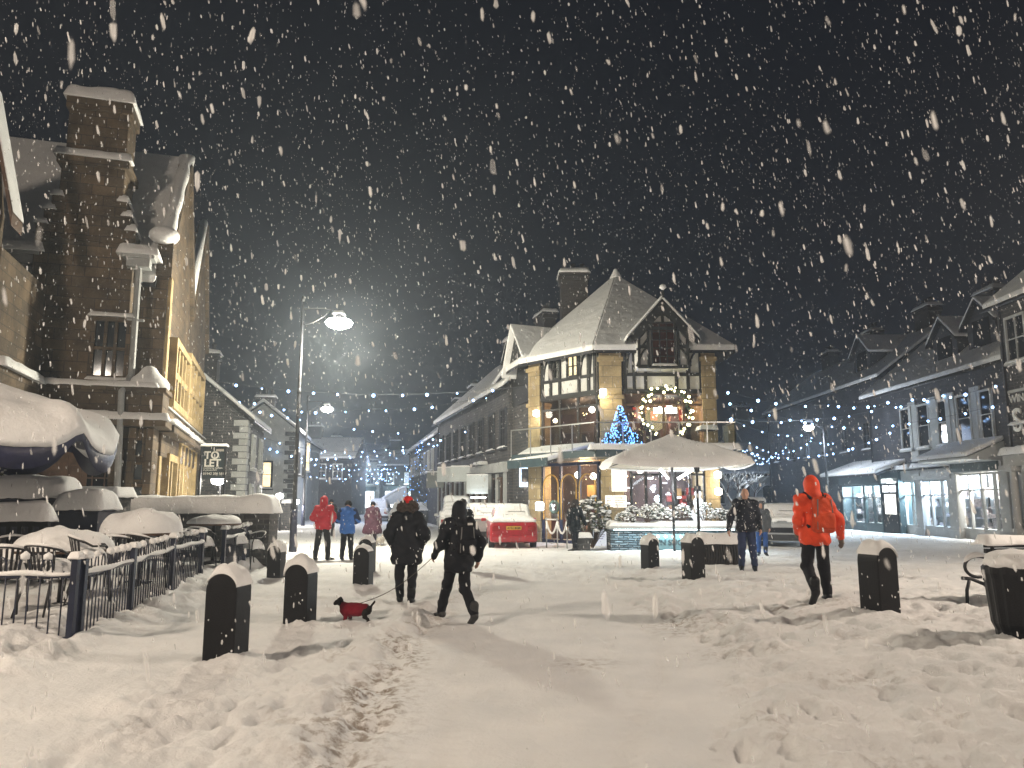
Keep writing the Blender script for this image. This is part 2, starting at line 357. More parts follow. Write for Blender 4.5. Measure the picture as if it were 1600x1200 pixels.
BRICK = masonry('dark_brick', (.045, .035, .033), (.03, .025, .025), (.04, .038, .036), .22, .075, .01)
WHITE = mat('white_render', (.62, .62, .60), .85, .12, 2, .15, 30)
PALE = mat('pale_render', (.42, .43, .42), .85, .15, 2, .15, 30)
GREYP = mat('grey_shop_paint', (.34, .34, .33), .5, .12, 2)
DKWOOD = mat('black_timber', (.012, .012, .012), .6, .3, 6, .2, 40)
BROWNW = mat('brown_wood', (.09, .05, .03), .6, .35, 6, .2, 40)
DKGLASS = mat('dark_glass', (.01, .012, .016), .08, 0, spec=.6)
TEALP = mat('teal_paint', (.03, .055, .065), .5, .2, 3)
PIPE = mat('pale_pipe', (.30, .31, .31), .5, .15, 3)
CLEAR = glass('clear_glass'); RAILG = glass('rail_glass', (.82, .86, .88), .02)
GOLDL = emit('warm_window_light', (1, .78, .42), 1.6, var=.5)
WHITEL = emit('white_window_light', (.93, .97, 1), 2.2, var=.35)
BULB = emit('bluish_bulb', (.32, .56, 1.0), 11)
BULBW = emit('warm_bulb', (1, .86, .42), 9)
BULBB = emit('blue_bulb', (.10, .36, 1.0), 6)
BULBF = emit('far_bulb', (.42, .60, 1.0), 7)
LAMPG = emit('lamp_glow', (1, .95, .88), 60)
SPOTL = emit('spot_glow', (1, .9, .75), 12)
TUBEL = emit('tube_glow', (.9, .97, 1), 7)
PAPER = emit('lit_board', (1, .93, .78), 1.1)
def light(name, loc, power, c, r=.15, parent=None, kind='POINT', size=None, rot=None):
    d = bpy.data.lights.new(name, kind); d.energy = power; d.color = c
    if kind == 'POINT': d.shadow_soft_size = r
    if kind == 'AREA': d.shape = 'RECTANGLE'; d.size, d.size_y = size
    if kind == 'SPOT': d.spot_size = R(size or 100); d.spot_blend = .22; d.shadow_soft_size = r
    o = bpy.data.objects.new(name, d); col.objects.link(o); o.location = loc
    if rot: o.rotation_euler = rot
    if parent: o.parent = parent
    return o
def text(s, size, mat_, name='lettering', parent=None, loc=(0, 0, 0), rot=(R(90), 0, 0), ext=.004, align='CENTER', bold=0):
    cu = bpy.data.curves.new(name, 'FONT'); cu.body = s; cu.size = size; cu.extrude = ext; cu.align_x = align; cu.align_y = 'CENTER'; cu.resolution_u = 3; cu.offset = bold
    t = bpy.data.objects.new(name, cu); col.objects.link(t); dg = bpy.context.evaluated_depsgraph_get()
    me = bpy.data.meshes.new_from_object(t.evaluated_get(dg)); bpy.data.objects.remove(t)
    o = link_mesh(name, me, mat_, parent); o.location = loc; o.rotation_euler = rot; return o
# ---------------------------------------------------------------- the snowy ground
def zbase(x, y):
    x = np.asarray(x, float); y = np.asarray(y, float)
    z = .27 * sm((x - 2.3) / 2.2) * (1 - .6 * sm((y - 11) / 6)) * (1 - .6 * sm((x - 9) / 8)) * (1 - sm((y - 17.5) / 5))
    z = z + .24 * sm((-4.95 - x - .10 * (y - 8.7)) / .35) * sm((24 - y) / 3)      # the cafe terrace behind the railing
    z = z + .05 * sm((-2.6 - x) / .8) * sm((22 - y) / 4)
    return z
def edgeL(y): return -1.25 + .055 * (y - 4.7) + .25 * np.sin(y * .5)
def edgeR(y): return 1.75 + .12 * (y - 5) - .19 * np.maximum(y - 10.5, 0) + .2 * np.sin(y * .8 + 1)
BOLL = [(352, 1032), (468, 976), (567, 915), (1016, 890), (1084, 905), (1376, 957), (1590, 990)]
BOLL = [(G(a, b, .06).x, G(a, b, .06).y + .1) for a, b in BOLL]
def clods(x, y, cell, s):
    cx = np.floor(x / cell).astype(int); cy = np.floor(y / cell).astype(int); out = 0
    for i in (-1, 0, 1):
        for j in (-1, 0, 1):
            a = cx + i; b = cy + j; h1 = _T[(a + s) & 255, (b + 3 * s) & 255]; h2 = _T[(b + 71 + s) & 255, (a + 17) & 255]; h3 = _T[(a + 155) & 255, (b + 113 + s) & 255]
            rr = cell * (.35 + .5 * h3); dx = x - (a + .15 + .7 * h1) * cell; dy = y - (b + .15 + .7 * h2) * cell; ang = h1 * 6.28; u = dx * np.cos(ang) + dy * np.sin(ang); v = -dx * np.sin(ang) + dy * np.cos(ang)
            d = (np.abs(u) ** 2.6 + np.abs(v * 1.4) ** 2.6) ** (1 / 2.6) / rr; out = np.maximum(out, np.clip(1 - d ** 3, 0, 1) ** .6 * (.25 + .75 * h2) * (h3 > .35))
    return out
def zfull(x, y, want_dirt=False):
    z = zbase(x, y)
    eL = edgeL(y); eR = edgeR(y); wob = .5 * (vnoise(x * 1.1, y * 1.1) - .5)
    track = sm((x - eL + wob) / .35) * sm((eR - x + wob) / .35) * sm((20 - y) / 5)
    path = sm((x + 5.0 + .1 * (y - 8.7) + wob) / .3) * sm((-2.95 - x + wob) / .4)
    far = sm((y - 16) / 8)
    rough = (1 - track) * (1 - path * .85) * (1 - .65 * far)
    f = fbm(x * 1.5, y * 1.5, 4); g = fbm(x * 5.5 + 9, y * 5.5, 4); lump = 1 - np.abs(2 * vnoise(x * 3.1, y * 3.1) - 1)
    z = z + rough * (.05 * (f - .5) + .07 * (g - .5) + .07 * (fbm(x * 12, y * 12, 4) - .5) + .035 * (lump - .5)) + .02 * (fbm(x * 1.2, y * .9, 3) - .5)
    z = z + (1 - rough) * .012 * (fbm(x * 7, y * 4, 3) - .5)
    cl = rough * sm((16 - y) / 6) * sm((vnoise(x * .8 + 3, y * .8) - .25) / .4); z = z + cl * (.036 * clods(x, y, .34, 5) + .030 * clods(x + 9, y + 4, .17, 23))
    for ru in (eL + .75, eR - .8): z = z - .016 * track * np.exp(-((x - ru + .1 * np.sin(y * .4)) / .13) ** 2) * (.6 + .8 * (np.sin(y * 42 + 6 * vnoise(x * 9, y)) > .2))
    def bank(e, w, h, s): return h * np.exp(-((x - e) / w) ** 2) * (.35 + 1.3 * vnoise(x * 4 + s, y * 4)) * sm((17 - y) / 5)
    z = z + bank(eL - .35, .30, .07, 3) + bank(eR + .4, .35, .08, 11)
    z = z - .045 * np.exp(-((x - eL - .02) / .14) ** 2) * sm((15 - y) / 4) * (.5 + vnoise(x * 6, y * 6))
    # shovelled lumps under the railing
    rl = -4.85 - .10 * (y - 8.7); z = z + .20 * np.exp(-((x - rl) / .38) ** 2) * (.05 + .9 * fbm(x * 3.6, y * 3.6, 4) + .45 * vnoise(x * 6.5, y * 6.5)) * sm((17.5 - y) / 2) * sm((y - 5) / 2)
    # footprints
    cell = .42; cx = np.floor(x / cell); cy = np.floor(y / cell)
    pit = 0
    for i in (-1, 0, 1):
        for j in (-1, 0, 1):
            a = cx + i; b = cy + j; h1 = _T[(a.astype(int)) & 255, (b.astype(int)) & 255]; h2 = _T[(b.astype(int) + 91) & 255, (a.astype(int) + 37) & 255]; h3 = _T[(a.astype(int) + 55) & 255, (b.astype(int) + 13) & 255]
            dx = x - (a + .2 + .6 * h1) * cell; dy = y - (b + .2 + .6 * h2) * cell
            d = np.sqrt((dx / .07) ** 2 + (dy / .13) ** 2); pit = np.maximum(pit, (h3 > .55) * np.exp(-d ** 2.5 * .8))
    z = z - pit * (.055 * rough * (1 - far) + .017)
    for bx, by in BOLL: z = z + (.09 if by < 11 else .04) * np.exp(-(((x - bx) / .30) ** 2 + ((y - by) / .30) ** 2)) * (.3 + 1.3 * vnoise(x * 5 + 2, y * 5))
    # pushed up snow in front of the cafe wall
    z = z + .09 * np.exp(-((y - 24.4 - .15 * (x - 3)) / .9) ** 2) * sm((x - .6) / .6) * sm((9 - x) / 1) * (.3 + vnoise(x * 2, y * 2))
    if want_dirt:
        dd = 1.2 * np.exp(-((x - eL - .02) / .30) ** 2) * sm((13 - y) / 4) * (vnoise(x * .9, y * .9 + 4) > .35) * vnoise(x * 1.3, y * 1.3 + 9) * 1.6
        dd = dd + .8 * np.exp(-((x - eR + .1) / .4) ** 2) * sm((13.5 - y) / 3) * sm((y - 7.5) / 1) * vnoise(x * 2 + 5, y * 2)
        dd = dd + .5 * np.exp(-((y - 10.6 - .12 * (x - 2)) / .25) ** 2) * sm((x - 1) / 1) * sm((5 - x) / 1) * vnoise(x * 3, y * 3)
        dd = dd + .55 * np.exp(-((x - .75) / .35) ** 2 - ((y - 8.2) / .3) ** 2) + .3 * rough * (vnoise(x * 2.2 + 40, y * 2.2) > .78)
        dd = dd + .35 * np.exp(-((x - 5) / 3) ** 2) * sm((y - 20) / 5) * vnoise(x * .6, y * 4)
        return z, np.clip(dd, 0, 1)
    return z
def zg(x, y): return float(zfull(np.array([float(x)]), np.array([float(y)]))[0])
def GZ(px, py):                                       # where a foot pixel meets the ground
    z = 0.
    for _ in range(4): p = G(px, py, z); z = float(zbase(p.x, p.y))
    return Vector((p.x, p.y, zg(p.x, p.y)))
def ground():
    ys = [1.2]
    while ys[-1] < 150: ys.append(ys[-1] + max(.022, (ys[-1] - 1.2) * .0055 + .012))
    Y = np.array(ys); n = 560; t = np.linspace(-1, 1, n); t = .75 * t + .25 * t ** 3
    X = t[None, :] * (Y[:, None] * .9 + 2.0); YY = np.repeat(Y[:, None], n, 1)
    z, d = zfull(X, YY, True)
    V = np.stack([X, YY, z], -1).reshape(-1, 3); m = len(Y)
    i, j = np.meshgrid(np.arange(m - 1), np.arange(n - 1), indexing='ij'); a = (i * n + j).ravel(); Q = np.stack([a, a + 1, a + n + 1, a + n], 1)
    me = np_mesh('snow_ground', V, Q); at = me.attributes.new('dirt', 'FLOAT', 'POINT'); at.data.foreach_set('value', d.ravel().astype(np.float32))
    tag(link_mesh('snow_ground', me, GROUND, None, True), kind='structure')
    b = MB(); b.box(-150, 150, -22, 160, -.6, -.32); tag(b.build('ground', SNOW), kind='structure')
ground()
# ---------------------------------------------------------------- falling snow
def snowfall():
    N = 46000; r = (rng.random(N) ** (1 / 2.15)) * 34 + 1.0; ax = rng.uniform(-.80, .80, N); el = rng.uniform(-.42, .80, N)
    y = r / np.sqrt(1 + ax ** 2); x = y * ax; z = CZ + y * el
    k = (z > .15) & (z < 16.2) & (y > .9); x, y, z = x[k], y[k], z[k]; n = len(x)
    hw = rng.uniform(.004, .012, n) * rng.uniform(.5, 1, n); hl = hw * rng.uniform(2.0, 5.0, n)
    hw *= np.where(y < 2.5, .7, 1); hl *= np.where(y < 2.5, .8, 1)
    base = np.array([(1, 0, -.5), (.1, 1, -.6), (-1, .1, -.45), (-.1, -1, -.6), (.9, .1, .55), (0, .9, .5), (-.9, 0, .6), (.1, -.9, .45), (.1, .1, 1), (0, -.1, -1)])
    V = base[None] * np.stack([hw, hw, hl], -1)[:, None, :] * rng.uniform(.7, 1.3, (n, 10, 1))
    sl = rng.normal(-.13, .09, n)[:, None]; V[:, :, 0] += V[:, :, 2] * sl; V += np.stack([x, y, z], -1)[:, None, :]
    F = np.array([q for i in range(4) for q in ((i, (i + 1) % 4, 4 + (i + 1) % 4), (i, 4 + (i + 1) % 4, 4 + i), (4 + i, 4 + (i + 1) % 4, 8), ((i + 1) % 4, i, 9))])
    Q = (F[None] + (np.arange(n) * 10)[:, None, None]).reshape(-1, 3)
    m, nt, b = _nt('snowflake'); b.inputs['Base Color'].default_value = (.9, .9, .9, 1); b.inputs['Roughness'].default_value = .9
    tr = nt.nodes.new('ShaderNodeBsdfTranslucent'); tr.inputs[0].default_value = (.9, .9, .9, 1); mx = nt.nodes.new('ShaderNodeMixShader'); mx.inputs[0].default_value = .5
    nt.links.new(b.outputs[0], mx.inputs[1]); nt.links.new(tr.outputs[0], mx.inputs[2])
    ge = nt.nodes.new('ShaderNodeNewGeometry'); mr = nt.nodes.new('ShaderNodeMapRange'); mr.inputs[3].default_value = .12; mr.inputs[4].default_value = .86; nt.links.new(ge.outputs['Random Per Island'], mr.inputs[0])
    tp = nt.nodes.new('ShaderNodeBsdfTransparent'); m2 = nt.nodes.new('ShaderNodeMixShader'); nt.links.new(mr.outputs[0], m2.inputs[0])
    nt.links.new(mx.outputs[0], m2.inputs[1]); nt.links.new(tp.outputs[0], m2.inputs[2]); nt.links.new(m2.outputs[0], nt.nodes['Material Output'].inputs[0])
    o = link_mesh('falling_snow', np_mesh('falling_snow', V.reshape(-1, 3), Q), m); tag(o, 'white flakes of snow falling through the night air', 'snow', kind='stuff')
snowfall()
# ---------------------------------------------------------------- street lamps
def street_lamp(loc, H, arm, power, c, label, rz=0, glow=.27, rl=.2, spot=0):
    t = empty('street_lamp', loc, rz, label, 'street lamp', 'street lamps along the streets')
    b = MB(); b.lathe([(.13, -.3), (.13, .12), (.115, .2), (.11, 1.25), (.085, 1.35)], 14); b.lathe([(.12, .95), (.12, 1.0)], 14); b.build('base', NAVY, t, True)
    b = MB(); b.tube([(0, 0, 1.3), (0, 0, H * .6), (0, 0, H)], [.075, .06, .045], 12); b.lathe([(.07, H * .62), (.075, H * .63), (.05, H * .65)], 12); b.lathe([(.02, H), (.07, H + .03), (.05, H + .14), (.01, H + .24)], 10); b.build('post', IRON, t, True)
    b = MB(); b.tube([(0, 0, H - .25), (arm * .5, 0, H - .22), (arm, 0, H - .3)], .022, 8); b.tube([(0, 0, H - .8), (arm * .3, 0, H - .72), (arm * .6, 0, H - .5), (arm * .8, 0, H - .26)], .016, 8)
    b.tube([(arm, 0, H - .28), (arm, 0, H - .52)], .03, 8); b.build('bracket', IRON, t, True)
    b = MB(); b.lathe([(.03, H - .42), (.12, H - .46), (.24, H - .58), (.27, H - .66), (.25, H - .66), (.2, H - .57), (.02, H - .47)], 18, (arm, 0)); b.build('lantern_hood', IRON, t, True)
    b = MB(); b.lathe([(.02, H - .60), (glow * .8, H - .63), (glow, H - .72), (glow * .85, H - .84), (glow * .45, H - .92), (.02, H - .94)], 18, (arm, 0)); b.build('diffuser', LAMPG, t, True)
    s = MB(); s.loaf(arm - .14, arm + .14, -.14, .14, H - .44, .09, 3, res=.04); s.build('snow_cap', SNOW, t, True)
    light('lamp_light', (arm, 0, H - 1.08 - rl), power, c, rl, t, 'SPOT' if spot else 'POINT', spot)
    return t
K1 = 1.0
street_lamp((-10.6, 2.2, .2), 8.4, 1.1, 4000, WARM, 'street lamp by the terrace left of the photographer, out of shot', rl=.45)
street_lamp((15.2, 9.6, .2), 8.6, 1.1, 5200, (1, .83, .67), 'street lamp across the road to the right, out of shot', R(180), rl=.45, spot=173)
street_lamp((3.4, -7.5, .2), 8.0, 1.1, 1800, (1, .81, .64), 'added fill lamp behind the photographer, built as a street lamp', R(180), rl=.45, spot=168)  # added unseen lamp, fills the foreground and front faces from behind the camera
p = GZ(457, 862); street_lamp((p.x, p.y, p.z), 8.32, 1.25, 4600, (1, .93, .74), 'nearest tall street lamp, brightest one, behind the railing', glow=.46, rl=.4)
p = GZ(473, 822); street_lamp((p.x, p.y, 0), 8.3, 1.3, 1300, (1, .95, .88), 'second street lamp down the street behind the tallest lamp', glow=.40)
street_lamp((-21.2, 74, 0), 7.9, 1.4, 1400, (.95, .97, 1), 'third street lamp, small, far down the left street', glow=.42)
p = P(1286, 655, 41); street_lamp((p.x, 41, 0), p.z + .3, .8, 700, COOL, 'street lamp with glowing head beyond the man in orange, right street', R(180))
# ---------------------------------------------------------------- windows and generic buildings
def window(parent, x, y, z, rz, w, h, nx=2, nz=3, fm=None, gm=None, fr=.09, bar=.04, dep=.10, sill=True, name='window'):
    b = MB(); b.box(-w / 2 - fr, -w / 2, -dep, 0, -fr, h + fr); b.box(w / 2, w / 2 + fr, -dep, 0, -fr, h + fr); b.box(-w / 2, w / 2, -dep, 0, h, h + fr); b.box(-w / 2, w / 2, -dep, 0, -fr, 0)
    for i in range(1, nx): xx = -w / 2 + w * i / nx; b.box(xx - bar / 2, xx + bar / 2, -dep * .8, 0, 0, h)
    for i in range(1, nz): zz = h * i / nz; b.box(-w / 2, w / 2, -dep * .75, -.002, zz - bar / 2, zz + bar / 2)
    if sill: b.box(-w / 2 - fr - .06, w / 2 + fr + .06, -dep - .1, 0, -fr - .1, -fr)
    o = b.build(name, fm, parent, loc=(x, y, z), rz=rz)
    g = MB(); g.box(-w / 2, w / 2, -.03, .02, 0, h); g.build('pane', gm, o)
    if sill:
        s = MB(); s.loaf(-w / 2 - fr, w / 2 + fr, -dep - .09, 0.0, -fr, .07, x + z, res=.06, over=.02); s.build('sill_snow', SNOW, o, True)
    return o
def roof_slab(parent, poly, th=.22, name='roof', m=None, bevel=.07):
    b = MB(); b.slab([(q[0], q[1], q[2]) for q in poly], .10); r = b.build(name, m or IRON, parent)
    s = MB(); n = len(poly)
    s.slab([(q[0], q[1], q[2] + th) for q in poly], th - .004); s.build('roof_snow', SNOW, r, bevel=min(bevel, th * .45)); return r
def chimney(parent, x, y, z, w, d, h, m, pots=3):
    b = MB(); b.box(x - w / 2, x + w / 2, y - d / 2, y + d / 2, z, z + h); b.box(x - w / 2 - .08, x + w / 2 + .08, y - d / 2 - .08, y + d / 2 + .08, z + h - .35, z + h - .2); b.box(x - w / 2 - .1, x + w / 2 + .1, y - d / 2 - .1, y + d / 2 + .1, z + h - .12, z + h + .003)
    c = b.build('chimney', m, parent); s = MB(); s.loaf(x - w / 2 - .08, x + w / 2 + .08, y - d / 2 - .08, y + d / 2 + .08, z + h, .2, x, res=.1); s.build('snow_cap', SNOW, c, True)
    for i in range(pots):
        q = MB(); xx = x - w / 2 + w * (i + .5) / pots; q.lathe([(.11, z + h), (.09, z + h + .45), (.12, z + h + .47), (.12, z + h + .55)], 12, (xx, y)); q.build('chimney_pot', BRICK, c, True)
    return c
def building(name, label, ox, oy, rz, L, D, H, ridge, wm, rows=(), chim=(), dorm=(), quoin=None, over=.35, ground=None, roof=True, group=None, side_gable=False, gut=True):
    t = empty(name, (ox, oy, 0), rz, label, 'building', group); b = MB(); z0 = -.5
    if ground: gx0, gx1, gh, gd = ground
    if ground:
        b.box(0, L, 0, D, gh, H); b.box(0, gx0, 0, D, z0, gh - .002); b.box(gx1, L, 0, D, z0, gh - .002); b.box(gx0 + .002, gx1 - .002, gd, D, z0, gh - .002)
    else: b.box(0, L, 0, D, z0, H)
    if roof and not side_gable: b.prismx([(.002, H - .001), (D - .002, H - .001), (D / 2, H + ridge - .02)], .002, L - .002)
    if side_gable: b.prism([(.002, H - .001), (L - .002, H - .001), (L / 2, H + ridge - .02)], .002, D - .002)
    b.build('wall', wm, t)
    if roof:
        k = ridge / (D / 2) if not side_gable else ridge / (L / 2)
        if not side_gable:
            roof_slab(t, [(-over, -over, H - over * k), (L + over, -over, H - over * k), (L + over, D / 2, H + ridge), (-over, D / 2, H + ridge)])
            roof_slab(t, [(-over, D / 2, H + ridge), (L + over, D / 2, H + ridge), (L + over, D + over, H - over * k), (-over, D + over, H - over * k)], name='roof')
        else:
            roof_slab(t, [(-over, -over, H - over * k), (L / 2, -over, H + ridge), (L / 2, D, H + ridge), (-over, D, H - over * k)])
            roof_slab(t, [(L / 2, -over, H + ridge), (L + over, -over, H - over * k), (L + over, D, H - over * k), (L / 2, D, H + ridge)])
        if gut and not side_gable:
            g = MB(); g.tube([(-over, -over - .06, H - over * k - .1), (L + over, -over - .06, H - over * k - .1)], .06, 8); g.tube([(.3, -.1, 0), (.3, -.1, H - .5), (.3, -over, H - over * k - .1)], .045, 8); g.build('gutter', IRON, t, True)
    for (z, w, h, xs, fm, gm, nx, nz) in rows:
        for x in xs: window(t, x, 0, z, 0, w, h, nx, nz, fm, gm)
    for (x, w, h) in chim: chimney(t, x, D / 2, H + ridge - .5, w, .7, h + .5, BRICK)
    for (x, w, h) in dorm:
        y0 = D * .10; kk = ridge / (D / 2); zb = H + kk * y0 - .1; y1 = D * .5; d = MB(); d.box(x - w / 2, x + w / 2, y0, y1, zb, zb + h); d.prism([(x - w / 2, zb + h - .001), (x + w / 2, zb + h - .001), (x, zb + h + w * .45)], y0 + .002, y1); o = d.build('dormer', wm, t)
        roof_slab(o, [(x - w / 2 - .25, y0 - .25, zb + h - .22), (x, y0 - .25, zb + h + w * .45), (x, y1, zb + h + w * .45), (x - w / 2 - .25, y1, zb + h - .22)], .16)
        roof_slab(o, [(x, y0 - .25, zb + h + w * .45), (x + w / 2 + .25, y0 - .25, zb + h - .22), (x + w / 2 + .25, y1, zb + h - .22), (x, y1, zb + h + w * .45)], .16)
        g = MB(); g.box(x - w * .3, x + w * .3, y0 - .03, y0 + .02, zb + .25, zb + h); g.build('pane', DKGLASS, o)
    if quoin:
        for (qx, qm, ph) in quoin:
            q = MB(); z = 0.; i = ph
            while z < H - .3:
                wv = .62 if i % 2 else .36; s_ = -1 if qx > L / 2 else 1
                a, c_ = sorted((qx, qx + s_ * wv)); q.box(a - (.03 if s_ > 0 else 0), c_ + (.03 if s_ < 0 else 0), -.035, .5 if i % 2 else .8, z, z + .27); z += .30; i += 1
            q.build('quoins', qm, t)
    return t
# ---------------------------------------------------------------- the stone bank building on the left
FB = Frame(-10.17, 22.0, R(16.9))
def bank():
    t = empty('stone_building', (FB.o.x, FB.o.y, 0), FB.rz, 'tall brown sandstone building with gables and a stepped chimney breast, behind the terrace', 'building')
    x1 = FB.hit(72, 600)[0]; H = FB.hit(215, 418)[1]; L = 12.5
    ry, rzt = 2.95, 13.0; KZ = 9.35
    k = (rzt - H) / ry
    b = MB(); b.box(x1 - 6, 0, 0, L, -.5, H); b.prismx([(.002, H - .001), (2 * ry, H - .001), (ry, rzt)], x1 - 6, -.002)
    b.prismx([(2 * ry + .1, H - .001), (L, H - .001), ((2 * ry + L) / 2, H + 4.3)], -4, -.004)
    b.box(x1 - 6, x1, -4.4, -.002, -.5, H - 1.0)
    b.build('wall', STONE_L, t)
    # roofs
    roof_slab(t, [(x1 - 6, -.35, H - .35 * k), (-.28, -.35, H - .35 * k), (-.28, ry, rzt), (x1 - 6, ry, rzt)], .26)
    roof_slab(t, [(x1 - 6, ry, rzt), (-.28, ry, rzt), (-.28, 2 * ry, H), (x1 - 6, 2 * ry, H)], .26)
    # coping of the gable end with rounded snow
    g = MB(); g.prismx([(-.3, H - .3), (-.3, KZ - .2), (.05, KZ - .2), (ry, rzt + .2), (2 * ry + .2, KZ - .2), (2 * ry + .2, H - .1), (ry, rzt - .3)], -.30, .12); c = g.build('gable_coping', STONE_L, t)
    s = MB()
    s.tube([(-.1, -.3 + (ry + .3) * i / 12, KZ - .2 + (rzt + .3 - KZ) * i / 12) for i in range(13)] + [(-.1, ry + .12, rzt + .3)] + [(-.1, ry + ry * i / 12, rzt + .2 - (rzt + .4 - KZ) * i / 12) for i in range(1, 13)], [.16] + [.2 + .025 * math.sin(i * 1.7) for i in range(11)] + [.27, .26] + [.2 + .02 * math.sin(i * 2.3) for i in range(11)] + [.12], 12)
    s.build('snow_cap', SNOW, c, True)
    s = SDF(.1); s.ell((-.15, -.25, KZ), (.42, .4, .28)); s.mesh('kneeler_snow', SNOW, .05, c)
    g = MB(); q0 = 2 * ry + .15; q1 = L + .2; qm = (q0 + q1) / 2; g.prismx([(q0, H - .2), (q0, H + .2), (qm, H + 4.7), (q1, H + .2), (q1, H - .2), (qm, H + 4.2)], -.3, .14); c2 = g.build('gable_coping', STONE_L, t)
    s = MB(); s.tube([(-.08, q0, H + .3), (-.08, qm, H + 4.8), (-.08, q1, H + .3)], .16, 10); s.build('snow_cap', SNOW, c2, True)
    # chimney breast with stepped shoulders
    yf = -.75
    X = lambda px, py=400: FB.hit(px, py, yf)[0]; Z = lambda py, px=140: FB.hit(px, py, yf)[1]
    a0, a1 = X(55, 360), X(212, 360); b0, b1 = X(92, 300), X(193, 300); zs = Z(350); zc = Z(250); zt = Z(152)
    g = MB(); g.box(a0, a1, yf, .05, -.5, zs - .5); g.box(b0, b1, yf, .6, zs - .5, zc)
    n = 3
    for i in range(n):                                # crow steps
        f0 = a0 + (b0 - a0) * i / n; f1 = a1 + (b1 - a1) * i / n; z0 = zs - .5 + i * .42; g.box(f0, f1, yf - .002 * i - .003, .04, z0, z0 + .42)
    g.box(b0 - .12, b1 + .12, yf - .1, .7, zc - .18, zc + .06)
    c0, c1 = X(104, 200), X(200, 200); g.box(c0, c1, yf + .1, .5, zc, zt); g.box(c0 - .08, c1 + .08, yf + .02, .58, zt - .35, zt)
    br = g.build('chimney_stack', STONE_L, t, bevel=.03)
    s = MB(); s.loaf(c0 - .1, c1 + .1, yf, .6, zt, .42, 1, res=.08); s.loaf(b0 - .15, b1 + .15, yf - .12, yf + .12, zc + .06, .22, 2, res=.08)
    for i in range(n):
        f0 = a0 + (b0 - a0) * i / n; f1 = a1 + (b1 - a1) * i / n; z0 = zs - .5 + (i + 1) * .42; s.loaf(f0, f0 + (b0 - a0) / n + .1, yf, .0, z0, .2, i, res=.06); s.loaf(f1 - (a1 - b1) / n - .1, f1, yf, 0, z0, .2, i + 5, res=.06)
    s.build('snow_cap', SNOW, br, True)
    # front window with label mould, parapet ledges, string course
    wx0, _ = FB.hit(142, 540, yf); wx1, _ = FB.hit(203, 540, yf); zt1 = FB.hit(170, 503, yf)[1]; zb1 = FB.hit(170, 588, yf)[1]
    window(t, (wx0 + wx1) / 2, yf, zb1, 0, (wx1 - wx0) * .8, zt1 - zb1, 3, 2, STONE_L, DKGLASS, .12, .08, .14)
    s = MB(); s.loaf(wx0 - .05, wx1 + .05, yf - .16, yf, zt1 + .14, .1, 4); s.build('snow_ledge', SNOW, t, True)
    yl = -1.25; z1 = FB.hit(150, 604, yl)[1]; z2 = FB.hit(150, 648, yl)[1]
    g = MB(); g.box(x1, .25, yl, -.004, z2 - .1, z1); g.box(x1 - .004, .38, yl - .14, -.008, z2 - .28, z2 - .1); g.box(x1, .33, yl - .08, -.006, z1 - .09, z1 + .03); g.box(x1, .05, yl + .25, -.01, -.5, z2 - .28)
    g.box(x1, x1 + .2, -4.4, yl, z2 - .1, z1); g.box(-.0, .20, 0, L - .1, z2 - .1, z1 - .35); g.box(0, .45, -.1, L, z2 - .34, z2 - .1); g.box(0, .12, .002, L - .002, z2 - 1.0, z2 - .34)
    pr = g.build('projecting_bay', STONE_L, t, bevel=.02)
    s = MB(); s.loaf(x1 - .1, .1, yl - .1, yl + .35, z1 + .03, .14, 5); s.loaf(x1, .42, yl - .16, yl + .06, z2 - .1, .2, 6); s.loaf(x1 - .1, x1 + .3, -4.4, yl, z1, .22, 7)
    s.loaf(.1, .48, -.1, L, z2 - .1, .18, 8); s.loaf(-.02, .22, 0, L, z1 - .35, .07, 18); s.build('snow_cap', SNOW, pr, True)
    s = SDF(.12); p0 = FB.hit(231, 600, yl + .3)[0]; s.ell((p0, yl + .45, z1 + .12), (.55, .5, .36)); s.ell((p0, yl + .45, z1 + .42), (.26, .26, .2)); s.ell((p0, yl + .45, z1 + .58), (.16, .16, .12)); s.mesh('snow_dome', SNOW, .05, pr)
    # lower front: door with panes, pilasters, slots
    g = MB()
    for px in (178, 205, 232): xx = FB.hit(px, 720, yl + .25)[0]; g.box(xx - .1, xx + .1, yl + .12, yl + .246, -.4, z2 - .3)
    g.build('pilasters', STONE_L, t, bevel=.02)
    for py in (697, 735, 770):
        xx, zz = FB.hit(222, py, yl + .25); window(t, xx - .1, yl + .25, zz - .25, 0, .22, .4, 1, 1, STONE_L, DKGLASS, .05, .03, .08, False)
    xx, zz = FB.hit(145, 745, yl + .25); window(t, xx, yl + .25, .9, 0, 1.2, 2.0, 4, 6, BROWNW, DKGLASS, .1, .03, .1, False)
    xx, zz = FB.hit(90, 745, yl + .25); dd = MB(); dd.box(xx - .7, xx + .7, yl + .18, yl + .246, 0, 2.9); dd.build('door', BROWNW, t)
    # hoppers and downpipes
    for px, h0 in ((217, 418), (37, 412)):
        xx, zz = FB.hit(px, h0, -.85 if px > 100 else -.5); yy = -.85 if px > 100 else -.5
        g = MB()
        if px > 100:
            xb, zb = FB.hit(205, 590, yy); xc, zc2 = FB.hit(190, 612, yl - .1); xd, zd = FB.hit(184, 790, yl - .1)
            g.tube([(xx, yy, zz), (xb, yy, zb + .1), (xc, yl - .1, zc2), (xd, yl - .1, .2)], .085, 10)
            for zc3 in (zb + 1.6, 2.4): g.box(xb - .22, xb + .22, yy - .05, yy + .05, zc3, zc3 + .06)
        else: g.tube([(xx, yy, zz), (xx - .05, yy, 5)], .085, 10)
        g.box(xx - .3, xx + .3, yy - .2, yy + .2, zz - .02, zz + .3); g.box(xx - .42, xx + .42, yy - .26, yy + .26, zz + .22, zz + .32)
